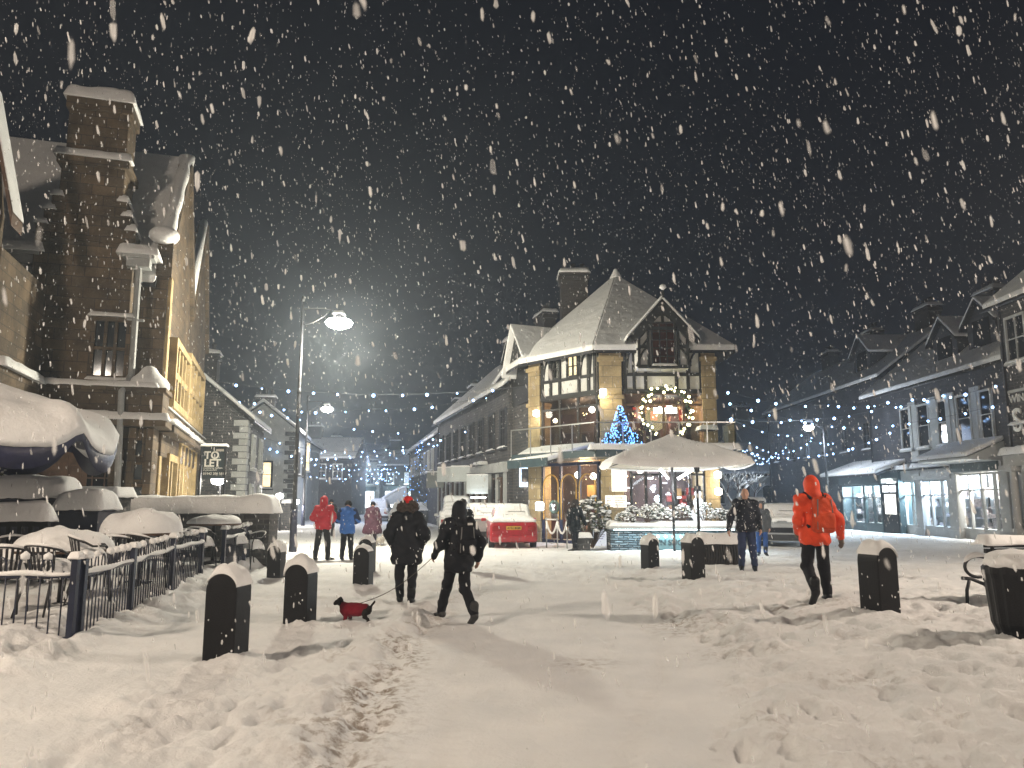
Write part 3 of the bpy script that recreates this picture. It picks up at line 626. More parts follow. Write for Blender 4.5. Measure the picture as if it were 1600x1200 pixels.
        d = g.build('downpipe', PIPE, t, bevel=.01); s = MB(); s.loaf(xx - .5, xx + .5, yy - .3, yy + .5, zz + .32, .28, px); s.build('snow_cap', SNOW, d, True)
    # roof wing gable at the far left
    g = MB(); xg, zgb = FB.hit(0, 335, -4.4); xa, zga = FB.hit(-10, 170, -4.4)
    g.prism([(xa - 3.5, H - 1.002), (xg, H - 1.002), (xg, zgb), (xa, zga + .1), (xa - 3.5, zgb)], -4.38, -4.1); g.build('wall', STONE_L, t)
    g = MB(); dd = .22
    g.prism([(xa, zga + .1), (xg + .35, zgb - .35), (xg + .35, zgb - .05), (xa, zga + .42)], -4.75, -4.0); w_ = g.build('roof', BROWNW, t)
    s = MB(); s.prism([(xa, zga + .425), (xg + .38, zgb - .045), (xg + .36, zgb + .08), (xa, zga + .60)], -4.80, -4.0); s.build('roof_snow', SNOW, w_, bevel=.06)
    # mullioned windows of the street side (plane x = 0)
    for (pa, pb, ta, ba) in ((263, 285, 535, 640), (288, 311, 560, 665)):
        y0, _ = FB.hitx(pa, 580); y1, _ = FB.hitx(pb, 600); zt2 = FB.hitx(pa, ta)[1]; zb2 = FB.hitx(pa, ba - 12)[1]
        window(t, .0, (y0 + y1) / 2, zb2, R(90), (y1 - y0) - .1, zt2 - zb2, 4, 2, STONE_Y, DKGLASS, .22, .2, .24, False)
    for (pa, pb, ta, ba) in ((255, 268, 720, 790), (273, 299, 692, 790)):
        y0, _ = FB.hitx(pa, 720); y1, _ = FB.hitx(pb, 720); zt2 = FB.hitx(pa, ta)[1]
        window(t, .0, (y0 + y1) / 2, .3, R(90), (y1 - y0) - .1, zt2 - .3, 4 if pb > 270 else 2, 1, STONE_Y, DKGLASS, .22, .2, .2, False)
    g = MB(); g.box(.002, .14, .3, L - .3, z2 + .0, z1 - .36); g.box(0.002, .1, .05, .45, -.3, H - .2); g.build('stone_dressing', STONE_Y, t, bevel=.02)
bank()
# ---------------------------------------------------------------- far left street
def lft():
    # quoined house: gable to the camera
    F = Frame(0, 36, 0); xr, ze = F.hit(388, 648); xl = F.hit(300, 600)[0] - 3.2; zr = F.hit(318, 588)[1]
    Lx = xr - xl; k = (zr - ze) / (xr - F.hit(318, 588)[0]); t = building('house', 'dark rubble house with pale quoins behind the TO LET board', xr - Lx * math.cos(R(11)), 36 - Lx * math.sin(R(11)), R(11), Lx, 6.6, ze, k * Lx / 2, STONE_D, side_gable=True, quoin=[(Lx, PALE, 0)])
    for y, z in ((2, 3.3), (4.8, 3.3), (2, .9), (5, .9)): window(t, Lx, y, z, R(90), .8, 1.4, 2, 2, PALE, DKGLASS, .14)
    chimney(t, Lx / 2, 4, ze + k * Lx / 2 - .6, 1.6, .8, 1.7, BRICK)
    F = Frame(0, 49, 0); xr, ze = F.hit(462, 668); xl = F.hit(400, 668)[0] - 1.5; Lx = xr - xl
    t = building('house', 'white rendered house with dark quoins and a lit window', xr - Lx * math.cos(R(10)), 49 - Lx * math.sin(R(10)), R(10), Lx, 8, ze, 1.6, PALE, side_gable=True, quoin=[(Lx, STONE_D, 0)])
    x, z = F.hit(418, 748); window(t, x - xl, -.002, z - .5, 0, .5, 1.5, 1, 2, BLACK, GOLDL, .12); chimney(t, 1.6, 4, ze + .9, 1.2, .7, 1.5, BRICK)
    for y in (2.5, 6): window(t, Lx, y, 3.4, R(90), .8, 1.3, 2, 2, STONE_D, DKGLASS)
    F = Frame(0, 63, 0); xr, ze = F.hit(482, 690); xl = xr - 7
    t = building('house', 'grey house with a bright lower window beside the lamp post', xr - 7 * math.cos(R(8)), 63 - 7 * math.sin(R(8)), R(8), 7, 9, ze, 1.8, PALE, side_gable=True); x, z = F.hit(472, 735); window(t, x - xl, 0, z, 0, 1.1, 2.2, 1, 1, WHITE, GOLDL)
    for k_, (Y, x0, L, H, m, lab) in enumerate(((82, -23.5, 6.5, 6.2, STONE_G, 'low hazy house behind the second lamp'), (112, -28, 9, 7.5, PALE, 'pale three bay building closing the end of the left street'), (108, -18.5, 8, 6.6, STONE_G, 'dim grey building at the far end of the left street'), (118, -10.5, 9, 8, STONE_G, 'tall dim building in the haze behind the red hatted walker'))):
        t = building('house', lab, x0, Y, 0, L, 8, H, 2.2, m, rows=[(4, .9, 1.4, [1.5, L / 2, L - 1.5], WHITE, DKGLASS, 2, 2)], chim=[(1.5, 1.4, 1.4)])
        if k_ in (1, 2):
            g = MB(); g.box(.8, L - .8, -.06, -.002, .6, 2.9); o = g.build('shop_window', WHITEL, t); g = MB()
            for i in range(6): xx = .8 + (L - 1.6) * i / 5; g.box(xx - .07, xx + .07, -.12, -.06, .3, 3.0)
            g.box(.6, L - .6, -.2, -.004, 3.0, 3.6); g.build('shop_frame', TEALP, t)
            light('shop_light', (L / 2, -1.2, 2.4), 1100, (.8, 1, .95), .4, t)
lft()
def glare(px, py, Y, pw, lab):
    p = P(px, py, Y); t = empty('wall_lamp', p, 0, lab, 'lamp'); b = MB(); b.lathe([(.02, -.16), (.17, -.1), (.2, 0), (.17, .1), (.02, .16)], 14); b.build('diffuser', LAMPG, t, True); b = MB(); b.tube([(0, .05, .1), (0, .25, .2), (0, .3, -p.z)], .035, 6); b.build('post', IRON, t, True); light('lamp_light', (.1, -.3, -.25), pw, (1, .92, .82), .12, t)
glare(437, 775, 42, 160, 'low bright white lamp behind the tallest street lamp post, left of the two')
glare(463, 784, 50, 260, 'low bright white lamp between the two street lamp posts')
glare(553, 762, 95, 500, 'tiny bright lamp above the blue jacket far down the street')
def tolet():
    a = FB.w(0, 0); Y = 26.5; p0 = P(315, 740, Y); p1 = P(352, 696, Y)
    t = empty('to_let_board', (p0.x, Y, 0), 0, 'dark grey board with white TO LET lettering on the corner of the stone building', 'sign'); W = p1.x - p0.x; z0, z1 = P(315, 748, Y).z, P(315, 697, Y).z
    b = MB(); b.box(0, W, 0, .05, z0, z1); b.build('board', mat('board_teal', (.02, .035, .045), .5, .15, 3), t)
    b = MB(); b.box(-.08, -.02, -.02, .07, 0, z1 + .1); b.box(W + .01, W + .06, -.02, .07, 0, z1 + .02); b.build('posts', IRON, t)
    s = MB(); s.loaf(-.05, W + .04, -.02, .08, z1 + .0, .08, 2, res=.04); s.build('snow_cap', SNOW, t, True)
    m = mat('sign_white', (.75, .75, .72), .6, 0); H = z1 - z0
    text('TO', .36, m, 'lettering', t, (.06, -.008, z1 - H * .29), align='LEFT', bold=.01); text('LET', .36, m, 'lettering', t, (.06, -.008, z1 - H * .53), align='LEFT', bold=.01)
    text('COMMERCIAL PREMISES', .062, m, 'lettering', t, (.05, -.008, z1 - H * .68), align='LEFT'); text('BY ARRANGEMENT', .055, m, 'lettering', t, (.05, -.008, z1 - H * .74), align='LEFT'); text('01942 300 5810', .12, m, 'lettering', t, (.05, -.008, z1 - H * .85), align='LEFT')
    b = MB(); b.box(W * .6, W * .95, -.012, -.002, z1 - H * .16, z1 - H * .09); b.build('name_strip', m, t)
    p = P(341, 750, 27.5); t = empty('wall_lamp', (p.x, 27.5, p.z), 0, 'bright round floodlight shining below the TO LET board', 'lamp'); b = MB(); b.lathe([(.02, -.18), (.2, -.12), (.24, 0), (.2, .12), (.02, .18)], 16); b.build('diffuser', LAMPG, t, True)
    b = MB(); b.box(-.15, .15, .1, .3, .1, .28); b.tube([(0, .2, .1), (0, .25, -p.z)], .04, 8); b.build('bracket', IRON, t); light('flood', (.3, -.35, -.2), 90, (1, .93, .75), .12, t)
    # dark wall topped with snow and a street bin below the quoined house
    p = GZ(420, 832); b = MB(); t = empty('boundary_wall', (p.x - 2.4, p.y + 3, 0), 0, 'dark rubble wall with snow on top behind the lamp post', 'wall'); b.box(-2, 2.6, 0, .5, -.2, 1.5); b.build('stonework', STONE_D, t); s = MB(); s.loaf(-2, 2.6, 0, .5, 1.5, .22); s.build('snow_cap', SNOW, t, True)
tolet()
# ---------------------------------------------------------------- railings
def railing(name, pts, label, H=.92, bow=True):
    t = empty(name, (pts[0][0], pts[0][1], 0), 0, label, 'railing'); o = Vector((pts[0][0], pts[0][1]))
    bars = MB(); rails = MB(); snow = MB(); L = 0
    for a, b in zip(pts[:-1], pts[1:]):
        a, b = Vector(a), Vector(b); d = (b - a); n = max(2, int(d.length / .115)); n += n % 2; za, zb = float(zbase(a.x, a.y)) , float(zbase(b.x, b.y))
        za = min(za, .1); zb = min(zb, .1); q = []
        for i in range(n + 1):
            p = a + d * i / n - o; z = za + (zb - za) * i / n; q.append((p.x, p.y, z)); 
            if i < n and i > 0: bars.tube([(p.x, p.y, z - .15), (p.x, p.y, z + H - .1)], .0085, 6)
            if bow and i % 2 == 1 and i + 1 <= n:
                p2 = a + d * (i + 1) / n - o
                if i + 1 < n:
                    u = (p2 - p); arc = [(p.x + u.x * (1 - math.cos(k * math.pi / 8)) / 2, p.y + u.y * (1 - math.cos(k * math.pi / 8)) / 2, z + H - .1 + .14 * math.sin(k * math.pi / 8) ** .8) for k in range(9)]
                    bars.tube(arc, .0085, 6)
                    if (i // 2) % 5 != 2:
                        hh = .035 + .06 * float(vnoise(p.x * 3 + 5, p.y * 3)); snow.tube([(x, y, zz + .018) for x, y, zz in arc[2:7]], [.008, .018 + hh * .3, .02 + hh * .5, .018 + hh * .3, .008], 7)
        rails.bar((q[0][0], q[0][1], q[0][2] + H - .16), (q[-1][0], q[-1][1], q[-1][2] + H - .16), .012, .035); rails.bar((q[0][0], q[0][1], q[0][2] + .1), (q[-1][0], q[-1][1], q[-1][2] + .1), .012, .035)
        sn = [(x, y, z + H - .13 + .008 * math.sin(x * 9 + y * 7)) for x, y, z in q]; snow.tube(sn, [.014 + .032 * float(vnoise(x * 2.4 + 1, y * 2.4)) for x, y, z in sn], 7)
    bars.build('bars', NAVY, t, True); rails.build('rails', NAVY, t); snow.build('snow_strip', SNOW, t, True)
    for i, a in enumerate(pts):
        a = Vector(a) - o; z = min(.1, float(zbase(a.x + o.x, a.y + o.y))); b = MB(); b.box(a.x - .035, a.x + .035, a.y - .035, a.y + .035, z - .2, z + H + .03); b.box(a.x - .045, a.x + .045, a.y - .045, a.y + .045, z + H + .03, z + H + .05); b.build('post', NAVY, t, bevel=.004)
        s = MB(); s.loaf(a.x - .05, a.x + .05, a.y - .05, a.y + .05, z + H + .05, .06, i, res=.02, over=.015); s.build('snow_cap', SNOW, t, True)
    return t
g = lambda px, py: tuple(G(px, py, .08).xy)
fA = g(108, 1008); fB = g(207, 962); fC = g(262, 938); fD = g(312, 915)
railing('railing', [(fA[0] - 2.6, fA[1] - .30), fA], 'short bow topped railing panel at the left picture edge, nearest of the railings')
mid = [(fA[0] + (fD[0] - fA[0]) * k / 3, fA[1] + (fD[1] - fA[1]) * k / 3) for k in range(4)]
railing('railing', [(mid[0][0] + .02, mid[0][1] + .14)] + mid[1:], 'long bow topped navy railing with snow on it in front of the round tables')
railing('railing', [g(347, 903), g(380, 888), g(409, 872)], 'farther bow topped railing section beyond the terrace gap')
# ---------------------------------------------------------------- terrace walls, troughs and bench with deep snow
def capped(name, label, cat, x0, x1, y0, y1, z0, z1, h, m, seed=0, extra=None):
    t = empty(name, ((x0 + x1) / 2, (y0 + y1) / 2, z0), 0, label, cat); w2, d2 = (x1 - x0) / 2, (y1 - y0) / 2
    b = MB(); b.box(-w2, w2, -d2, d2, -.3, z1 - z0 - .05); b.box(-w2 - .04, w2 + .04, -d2 - .04, d2 + .04, z1 - z0 - .05, z1 - z0); b.build('body', m, t, bevel=.01)
    s = MB(); s.loaf(-w2 - .04, w2 + .04, -d2 - .04, d2 + .04, z1 - z0, h, seed, amp=.12); s.build('snow_cap', SNOW, t, True); return t
z = lambda py, Y: P(400, py, Y).z
xx = lambda px, Y: P(px, 790, Y).x
capped('terrace_wall', 'long low stone wall with thick snow on top at the back of the terrace', 'wall', xx(205, 19.5), xx(428, 19.5), 19.2, 19.9, .2, z(801, 19.5), .42, STONE_D, 3)
capped('planter_trough', 'dark trough with a long straight block of snow, left below the parasol', 'planter', xx(-60, 14.5), xx(108, 14.5), 14.2, 14.8, .25, z(777, 14.5), .38, NAVY, 5)
capped('planter_trough', 'square navy planter box capped with snow behind the first snowy table', 'planter', xx(106, 14.2), xx(168, 14.2), 13.9, 14.5, .25, z(795, 14.2), .34, NAVY, 6)
capped('planter_trough', 'low dark trough with snow between the planter box and second table', 'planter', xx(112, 16.5), xx(190, 16.5), 16.2, 16.9, .25, z(776, 16.5), .2, STONE_D, 8)
def bench_slat(x0, x1, y, z0, ztop, label):
    t = empty('slatted_bench', ((x0 + x1) / 2, y, z0), 0, label, 'bench'); w2 = (x1 - x0) / 2; H = ztop - z0
    b = MB(); n = int(w2 * 2 / .16)
    for i in range(n): xa = -w2 + 2 * w2 * i / n; b.box(xa + .03, xa + .1, -.02, .02, .45, H - .1)
    b.box(-w2, w2, -.04, .04, H - .1, H); b.build('backrest', BLACK, t); b = MB(); b.box(-w2, w2, -.55, 0, .4, .46)
    b.build('seat', BLACK, t)
    for sx in (-w2 + .03, w2 - .09):
        for sy in (-.5, -.03): b = MB(); b.box(sx, sx + .06, sy, sy + .06, -.2, .4); b.build('leg', BLACK, t)
    s = MB(); s.loaf(-w2, w2, -.15, .12, H, .34, 4); s.loaf(-w2, w2, -.55, -.1, .46, .2, 9); s.build('snow_cap', SNOW, t, True)
bench_slat(xx(-40, 12.8), xx(80, 12.8), 12.8, .25, z(813, 12.8), 'slatted bench with a straight loaf of snow on its backrest, left edge')
def table(px, py, Y, r, label, snowh, sx=0, seed=0):
    p = P(px, py, Y); zz = zg(p.x, Y); H = p.z - zz; t = empty('round_table', (p.x, Y, zz), 0, label, 'table')
    b = MB(); b.lathe([(r * .97, H - .035), (r, H - .03), (r, H), (r * .98, H + .004)], 40); b.build('tabletop', BROWNW, t, True)
    b = MB(); b.lathe([(.035, 0), (.03, H - .03)], 12); b.lathe([(.22, -.1), (.22, .03), (.05, .06)], 20); b.build('pedestal', IRON, t, True)
    nr, na = 26, 72; u = np.linspace(0, 1, nr)[:, None]; A = np.linspace(0, 2 * np.pi, na, endpoint=False)[None]; uu = np.sin(u * np.pi / 2); X = uu * np.cos(A); Y2 = uu * np.sin(A)
    h = snowh * np.sqrt(np.clip(1 - uu ** 5, 0, 1)) * (.62 + .9 * (fbm(X * 1.1 + seed * 3 + 4, Y2 * 1.1 + 6, 3) - .35) + sx * X * .4) * (1 + .12 * (vnoise(X * 5 + 20, Y2 * 5 + 20) - .5))
    rm = r * (1.01 + .03 * vnoise(np.cos(A) * 4 + 9 + seed, np.sin(A) * 4 + 9)); V = np.stack([X * rm, Y2 * rm, H + .005 + np.clip(h, 0, 1)], -1).reshape(-1, 3)
    i, j = np.meshgrid(np.arange(nr - 1), np.arange(na), indexing='ij'); j2 = (j + 1) % na; Q = np.stack([i * na + j, (i + 1) * na + j, (i + 1) * na + j2, i * na + j2], -1).reshape(-1, 4)[:, ::1]
    link_mesh('snow_heap', np_mesh('snow_heap', V, Q), SNOW, t, True); return t
table(100, 858, 10.6, .60, 'nearest round cafe table heaped with snow behind the railing', .30, -.5, 1)
table(222, 832, 13.0, .62, 'second round cafe table with the tallest heap of snow', .42, 0, 4)
table(335, 818, 17.0, .55, 'third round cafe table with low snow beside the terrace gap', .2, 0, 7)
def make_chair():
    t = empty('bistro_chair', (0, 0, 0)); F = MB(); m = IRON
    arc = [(.27 * math.cos(a), .02 + .26 * math.sin(a), .82 - .10 * (1 - math.sin(a)) if math.sin(a) > 0 else .70 + .0 * a) for a in [R(-40) + R(260) * k / 14 for k in range(15)]]
    F.tube(arc, .014, 8); F.tube([arc[0], (arc[0][0] + .0, arc[0][1] - .05, .6), (.2, -.2, .45), (.22, -.24, 0)], .013, 8); F.tube([arc[-1], (arc[-1][0], arc[-1][1] - .05, .6), (-.2, -.2, .45), (-.22, -.24, 0)], .013, 8)
    F.build('frame', m, t, True)
    b = MB(); n = 9
    for i in range(n):
        a = R(38 + 104 * i / (n - 1)); x, y = .262 * math.cos(a), .02 + .255 * math.sin(a); b.bar((x, y, .8), (x * .8, y * .72, .46), .03, .008)
    b.build('backrest', m, t)
    b = MB()
    for i in range(6): b.box(-.2, .2, -.2 + i * .07, -.145 + i * .07, .44, .455)
    b.lathe([(.215, .43), (.22, .44), (.215, .452)], 24); b.build('seat', m, t)
    for sx in (-1, 1): b = MB(); b.tube([(sx * .18, .16, .44), (sx * .22, .27, 0)], .013, 8); b.build('leg', m, t, True)
    s = MB(); s.loaf(-.2, .2, -.19, .19, .455, .2, 3, res=.03, over=.0, amp=.3); s.build('snow_heap', SNOW, t, True)
    s = MB(); s.tube([(x, y, z + .022) for x, y, z in arc[3:12]], [.006, .014, .018, .02, .022, .02, .018, .014, .006], 8); s.build('snow_strip', SNOW, t, True)
    return t
ch0 = make_chair(); used = False
for (px, Y, rz, lab) in ((18, 9.6, 200, 'bistro chair nearest the camera in front of the first snowy table, left edge'), (88, 9.3, 165, 'bistro chair in the corner behind the nearest railing post'), (20, 12.2, 20, 'bistro chair behind the first table in front of the slatted bench'),
      (148, 12.1, -15, 'bistro chair between the first and second snowy tables, left one'), (188, 12.0, -170, 'bistro chair with its curved back toward the camera at the second table'), (172, 13.9, 20, 'bistro chair behind the second table beside the planter box'),
      (268, 14.6, -60, 'bistro chair right of the tallest snow heap'), (290, 15.4, 10, 'bistro chair behind the end post of the long railing'), (240, 15.2, 0, 'bistro chair hidden behind the tallest snow heap'), (318, 16.0, 170, 'bistro chair in the terrace gap before the third table'),
      (372, 17.6, 60, 'bistro chair behind the farther railing section, left of two'), (398, 18.3, -30, 'bistro chair at the end of the farther railing'), (232, 12.1, 150, 'bistro chair before the second table, right of its curved neighbour'), (150, 10.2, 120, 'bistro chair right of the first table close to the railing')):
    c = ch0 if not used else copy_tree(ch0); used = True
    x = xx(px, Y); c.location = (x, Y, zg(x, Y) - .02); c.rotation_euler.z = R(rz); tag(c, lab, 'chair', 'bistro chairs on the snowy terrace')
# ---------------------------------------------------------------- navy parasol with deep snow
def navy_parasol():
    c = P(-62, 700, 12.4); x, y = c.x, 12.4; ze = P(100, 683, 11.6).z; zt = P(0, 612, 12.4).z; r = 2.26
    t = empty('parasol', (x, y, .25), 0, 'navy blue terrace parasol sagging under thick snow, left edge', 'parasol'); ze -= .25; zt -= .25
    n = 96; rings = 14; Vv = []; Fv = []
    def prof(u, a):                                   # u 0 centre .. 1 edge
        s_ = abs(math.sin(a * 4 + .9)); rr = r * u * (1 - .05 * u * s_); zz = zt + (ze - zt) * u ** 1.1 + .26 * u ** 3 * (1 - s_) ** 2 - .10 * u * s_; return rr, zz
    for i in range(rings + 1):
        for k in range(n): a = 2 * math.pi * k / n; rr, zz = prof(i / rings, a); Vv.append((rr * math.cos(a), rr * math.sin(a), zz))
    for k in range(n): a = 2 * math.pi * k / n; rr, zz = prof(1, a); s_ = abs(math.sin(a * 4 + .9)); Vv.append((rr * math.cos(a), rr * math.sin(a), zz - .20 - .2 * s_))
    for i in range(rings + 1):
        for k in range(n): k2 = (k + 1) % n; Fv.append((i * n + k, i * n + k2, (i + 1) * n + k2, (i + 1) * n + k))
    b = MB(); b.add(Vv, Fv); cn = b.build('canopy', mat('navy_cloth', (.012, .014, .05), .45, .2, 3, .1, 20), t, True); so = cn.modifiers.new('s', 'SOLIDIFY'); so.thickness = .008
    Vs = []; Fs = []
    for i in range(rings + 1):
        for k in range(n):
            a = 2 * math.pi * k / n; u = i / rings; rr, zz = prof(u, a); e_ = math.sqrt(max(0, 1 - max(0, (u - .72) / .28) ** 2.6)); th = .30 * e_ * (1 + .3 * (float(vnoise(math.cos(a) * u * 5 + 9, math.sin(a) * u * 5)) - .5)) + .02; Vs.append(((rr + .03 * u) * math.cos(a), (rr + .03 * u) * math.sin(a), zz + th))
    for k in range(n): a = 2 * math.pi * k / n; rr, zz = prof(1, a); Vs.append(((rr + .02) * math.cos(a), (rr + .02) * math.sin(a), zz - .05 - .1 * float(vnoise(k * .5, 3))))
    for k in range(n): a = 2 * math.pi * k / n; rr, zz = prof(.93, a); Vs.append((rr * math.cos(a), rr * math.sin(a), zz + .004))
    for i in range(rings + 2):
        for k in range(n): k2 = (k + 1) % n; Fs.append((i * n + k, i * n + k2, (i + 1) * n + k2, (i + 1) * n + k))
    b = MB(); b.add(Vs, Fs); b.build('snow_cap', SNOW, t, True)
    b = MB(); b.tube([(0, 0, 0), (0, 0, zt)], .03, 10); b.build('pole', BROWNW, t, True)
navy_parasol()
p_ = P(38, 752, 15.2)
def snowy_shrub(x, y, z, r, label, n=160, name='snowy_shrub', h=None, snowm=None, leafm=None, group=None, stem=True, sn=.55):
    h = h or r; t = empty(name, (x, y, z), 0, label, 'plant', group); L = MB(); S = MB(); rr = random.Random(int(x * 97 + y * 31 + z * 7))
    W_ = MB()
    for i in range(n):
        a = rr.uniform(0, 6.283); e = math.asin(rr.uniform(-.2, 1)); q = rr.uniform(.55, 1) ** .6
        p = Vector((r * q * math.cos(a) * math.cos(e), r * q * math.sin(a) * math.cos(e), h * (.35 + .75 * q * math.sin(e)) + h * .2))
        if i % 6 == 0: W_.tube([(0, 0, 0), p * .5 + Vector((0, 0, .05)), p], [.012, .007, .003], 5)
        for _ in range(3):
            d = Vector((rr.uniform(-1, 1), rr.uniform(-1, 1), rr.uniform(-.6, .9))).normalized(); s_ = r * rr.uniform(.10, .22); q2 = p + d * s_; u = d.cross(Vector((rr.uniform(-1, 1), rr.uniform(-1, 1), 1))).normalized() * s_ * .32
            L.add([p, p + d * s_ * .5 + u, q2, p + d * s_ * .5 - u], [(0, 1, 2, 3)])
        if rr.random() < sn and p.z > h * .3: w_ = r * rr.uniform(.06, .17); S.lathe([(w_ * .5, p.z), (w_, p.z + w_ * .25), (w_ * .75, p.z + w_ * .6), (w_ * .2, p.z + w_ * .8)], 7, (p.x, p.y))
    L.build('leaves', leafm or mat('evergreen', (.035, .06, .035), .7, .35, 8), t); W_.build('stems', BROWNW, t)
    if S.v: S.build('snow_cap', snowm or SNOW, t, True)
    return t
snowy_shrub(p_.x, 14.5, z(776, 14.5) + .2, .28, 'twiggy snow covered plant on the long trough below the parasol', 60)
# ---------------------------------------------------------------- bollards, bin, bench
def make_bollard(sd0=0):
    t = empty('bollard', (0, 0, 0)); w = .17; d = .165; H = .72; top = [(w * math.cos(a), H + .17 * math.sin(a)) for a in [math.pi * k / 12 for k in range(13)]]
    b = MB(); b.prism([(-w, -.25), (w, -.25)] + top, -d, d); b.build('body', BLACK, t, bevel=.014)
    b = MB(); b.box(-w * .55, w * .55, -d - .006, -d - .001, .35, .6); 
    n = 20; m_ = 9; Vs = []; Fs = []
    for i in range(n + 1):
        a0_, a1_ = ((.06, .80), (.02, .90), (.16, .74))[sd0]; a = math.pi * (a0_ + a1_ * i / n); e = math.sin(math.pi * i / n) ** .5
        for j in range(m_ + 1):
            v = -1 + 2 * j / m_; ey = (1 - abs(v) ** 5); th = (.075, .10, .06)[sd0] * e * (.35 + .65 * ey) * (1 + .9 * (float(vnoise(i * .35 + sd0 * 9, j * .6 + 3)) - .5)) + .004
            Vs.append(((w + th * .7) * math.cos(a), v * (d + .015), H + (.17 + th) * math.sin(a)))
    q = m_ + 1
    for i in range(n):
        for j in range(m_): Fs.append((i * q + j, (i + 1) * q + j, (i + 1) * q + j + 1, i * q + j + 1))
    B = len(Vs)
    for i in range(n + 1):
        a = math.pi * (a0_ + a1_ * i / n)
        for j in (0, 1): Vs.append((w * math.cos(a), (-1, 1)[j] * (d + .002), H + .165 * math.sin(a)))
    for i in range(n): Fs.append((B + 2 * i, B + 2 * i + 2, (i + 1) * q, i * q)); Fs.append((i * q + m_, (i + 1) * q + m_, B + 2 * i + 3, B + 2 * i + 1))
    b = MB(); b.add(Vs, Fs); b.build('snow_cap', SNOW, t, True)
    b = MB(); r_ = random.Random(3 + sd0)
    for i in range(9): sd = (-1, 1, -1)[sd0]; zz_ = r_.uniform(0, .7) ** 1.6; q = r_.uniform(.004, .013); (xc, yc) = ((sd * w, r_.uniform(-d, d)) if r_.random() < .4 else (r_.uniform(-w, w), sd * d)); b.lathe([(q * .4, zz_ - q), (q, zz_), (q * .5, zz_ + q)], 6, (xc, yc))
    tag(b.build('snow_flecks', SNOW, t, True), kind='stuff'); return t
b0 = [make_bollard(i) for i in range(3)]; seen = set(); nb = 0
for (px, py, sc, rz, lab) in ((352, 1032, 1.0, -8, 'nearest black arched bollard, left of the dog with deep snow at its foot'), (468, 976, .98, -10, 'second black arched bollard from the camera on the left'), (567, 915, .93, -8, 'third bollard on the left, beside the dog'), (573, 893, .93, -8, 'bollard just peeping out behind the third bollard on the left'),
      (1016, 890, .93, 28, 'leftmost of the right hand bollards, in front of the cafe sign'), (1084, 905, 1.0, 24, 'bollard in front of the dark snowy trough on the right'), (1376, 957, .98, 22, 'large bollard beside the bench on the right'), (431, 903, .85, -8, 'stubby bollard at the end of the farther railing')):
    k_ = nb % 3; nb += 1; c = b0[k_] if k_ not in seen else copy_tree(b0[k_]); seen.add(k_); p = GZ(px, py); c.location = (p.x, p.y, p.z - .09); c.scale = (sc, sc, sc); c.rotation_euler.z = R(rz + (180 if px in (468, 573, 1016) else 0)); tag(c, lab, 'bollard', 'black bollards along the road')
def bin_():
    p = GZ(1600, 992); t = empty('litter_bin', (p.x + .02, p.y, p.z), R(20), 'ribbed black litter bin with snow on its lid at the right edge', 'bin'); b = MB(); n = 32
    prof = [(.26, -.2), (.27, .02), (.30, .1), (.335, .62), (.35, .68), (.35, .74), (.31, .78)]; V = []; F = []
    for r_, z_ in prof:
        for k in range(n * 2): a = math.pi * k / n; q = r_ * (1 - (.03 if k % 4 < 2 else 0)); V.append((q * math.cos(a), q * math.sin(a), z_))
    N_ = n * 2
    for i in range(len(prof) - 1):
        for k in range(N_): k2 = (k + 1) % N_; F.append((i * N_ + k, i * N_ + k2, (i + 1) * N_ + k2, (i + 1) * N_ + k))
    F.append(tuple((len(prof) - 1) * N_ + k for k in range(N_))); b.add(V, F); b.build('body', BLACK, t, bevel=.003)
    s = SDF(.06); s.ell((0, 0, .80), (.34, .34, .15)); s.ell((-.1, -.12, .84), (.2, .18, .1)); s.noise = .012; s.nf = 14; s.mesh('snow_cap', SNOW, .03, t); t.scale = (1, 1, .88)
bin_()
def side_bench():
    p = GZ(1530, 945); t = empty('park_bench', (p.x + .15, p.y + .2, p.z), R(8), 'dark bench with scrolled cast iron end, snow covered, behind the bin', 'bench')
    for sx in (0, 1.6):
        b = MB(); q = lambda pts: [(sx, y, z_) for y, z_ in pts]
        # drawn in the x-z plane so that the scroll faces the camera
        arm = [(-.02 - .17 * math.cos(a) * 1.25 + .02, .47 + .14 * math.sin(a)) for a in [R(-100 + 300 * k / 18) for k in range(19)]]
        o = sx
        b.tube([(o + x * .95, 0, z_) for x, z_ in arm], .022, 8); b.tube([(o + .18, 0, .62), (o + .22, 0, .35), (o + .30, 0, .05), (o + .32, 0, -.1)], .024, 8)
        b.tube([(o - .26, 0, .32), (o - .12, 0, .31), (o + .06, 0, .24), (o + .22, 0, .1)], .024, 8); b.tube([(o - .15, 0, .30), (o - .20, 0, .16), (o - .21, 0, -.02)], .022, 8); b.tube([(o + .16, 0, .5), (o + .26, 0, .78)], .024, 8)
        e = b.build('end_frame', IRON, t, True); s = MB(); s.tube([(o + x * .97, 0, z_ + .02) for x, z_ in arm[7:15]], [.012, .028, .036, .04, .04, .034, .026, .01], 8); s.build('snow_strip', SNOW, e, True)
    b = MB()
    for i in range(4): b.box(.12 + 0, 1.7, -.02 + i * .0, .02, .50 + i * .075, .56 + i * .075)
    b.build('backrest', BLACK, t); b = MB()
    for i in range(4): b.box(-.02, 1.6, -.5 + i * .11, -.42 + i * .11, .30, .33)
    b.build('seat', BLACK, t); s = MB(); s.loaf(.1, 1.7, -.1, .12, .78, .11, 2); s.loaf(.2, 1.6, -.5, -.05, .33, .13, 5); s.build('snow_cap', SNOW, t, True)
side_bench()
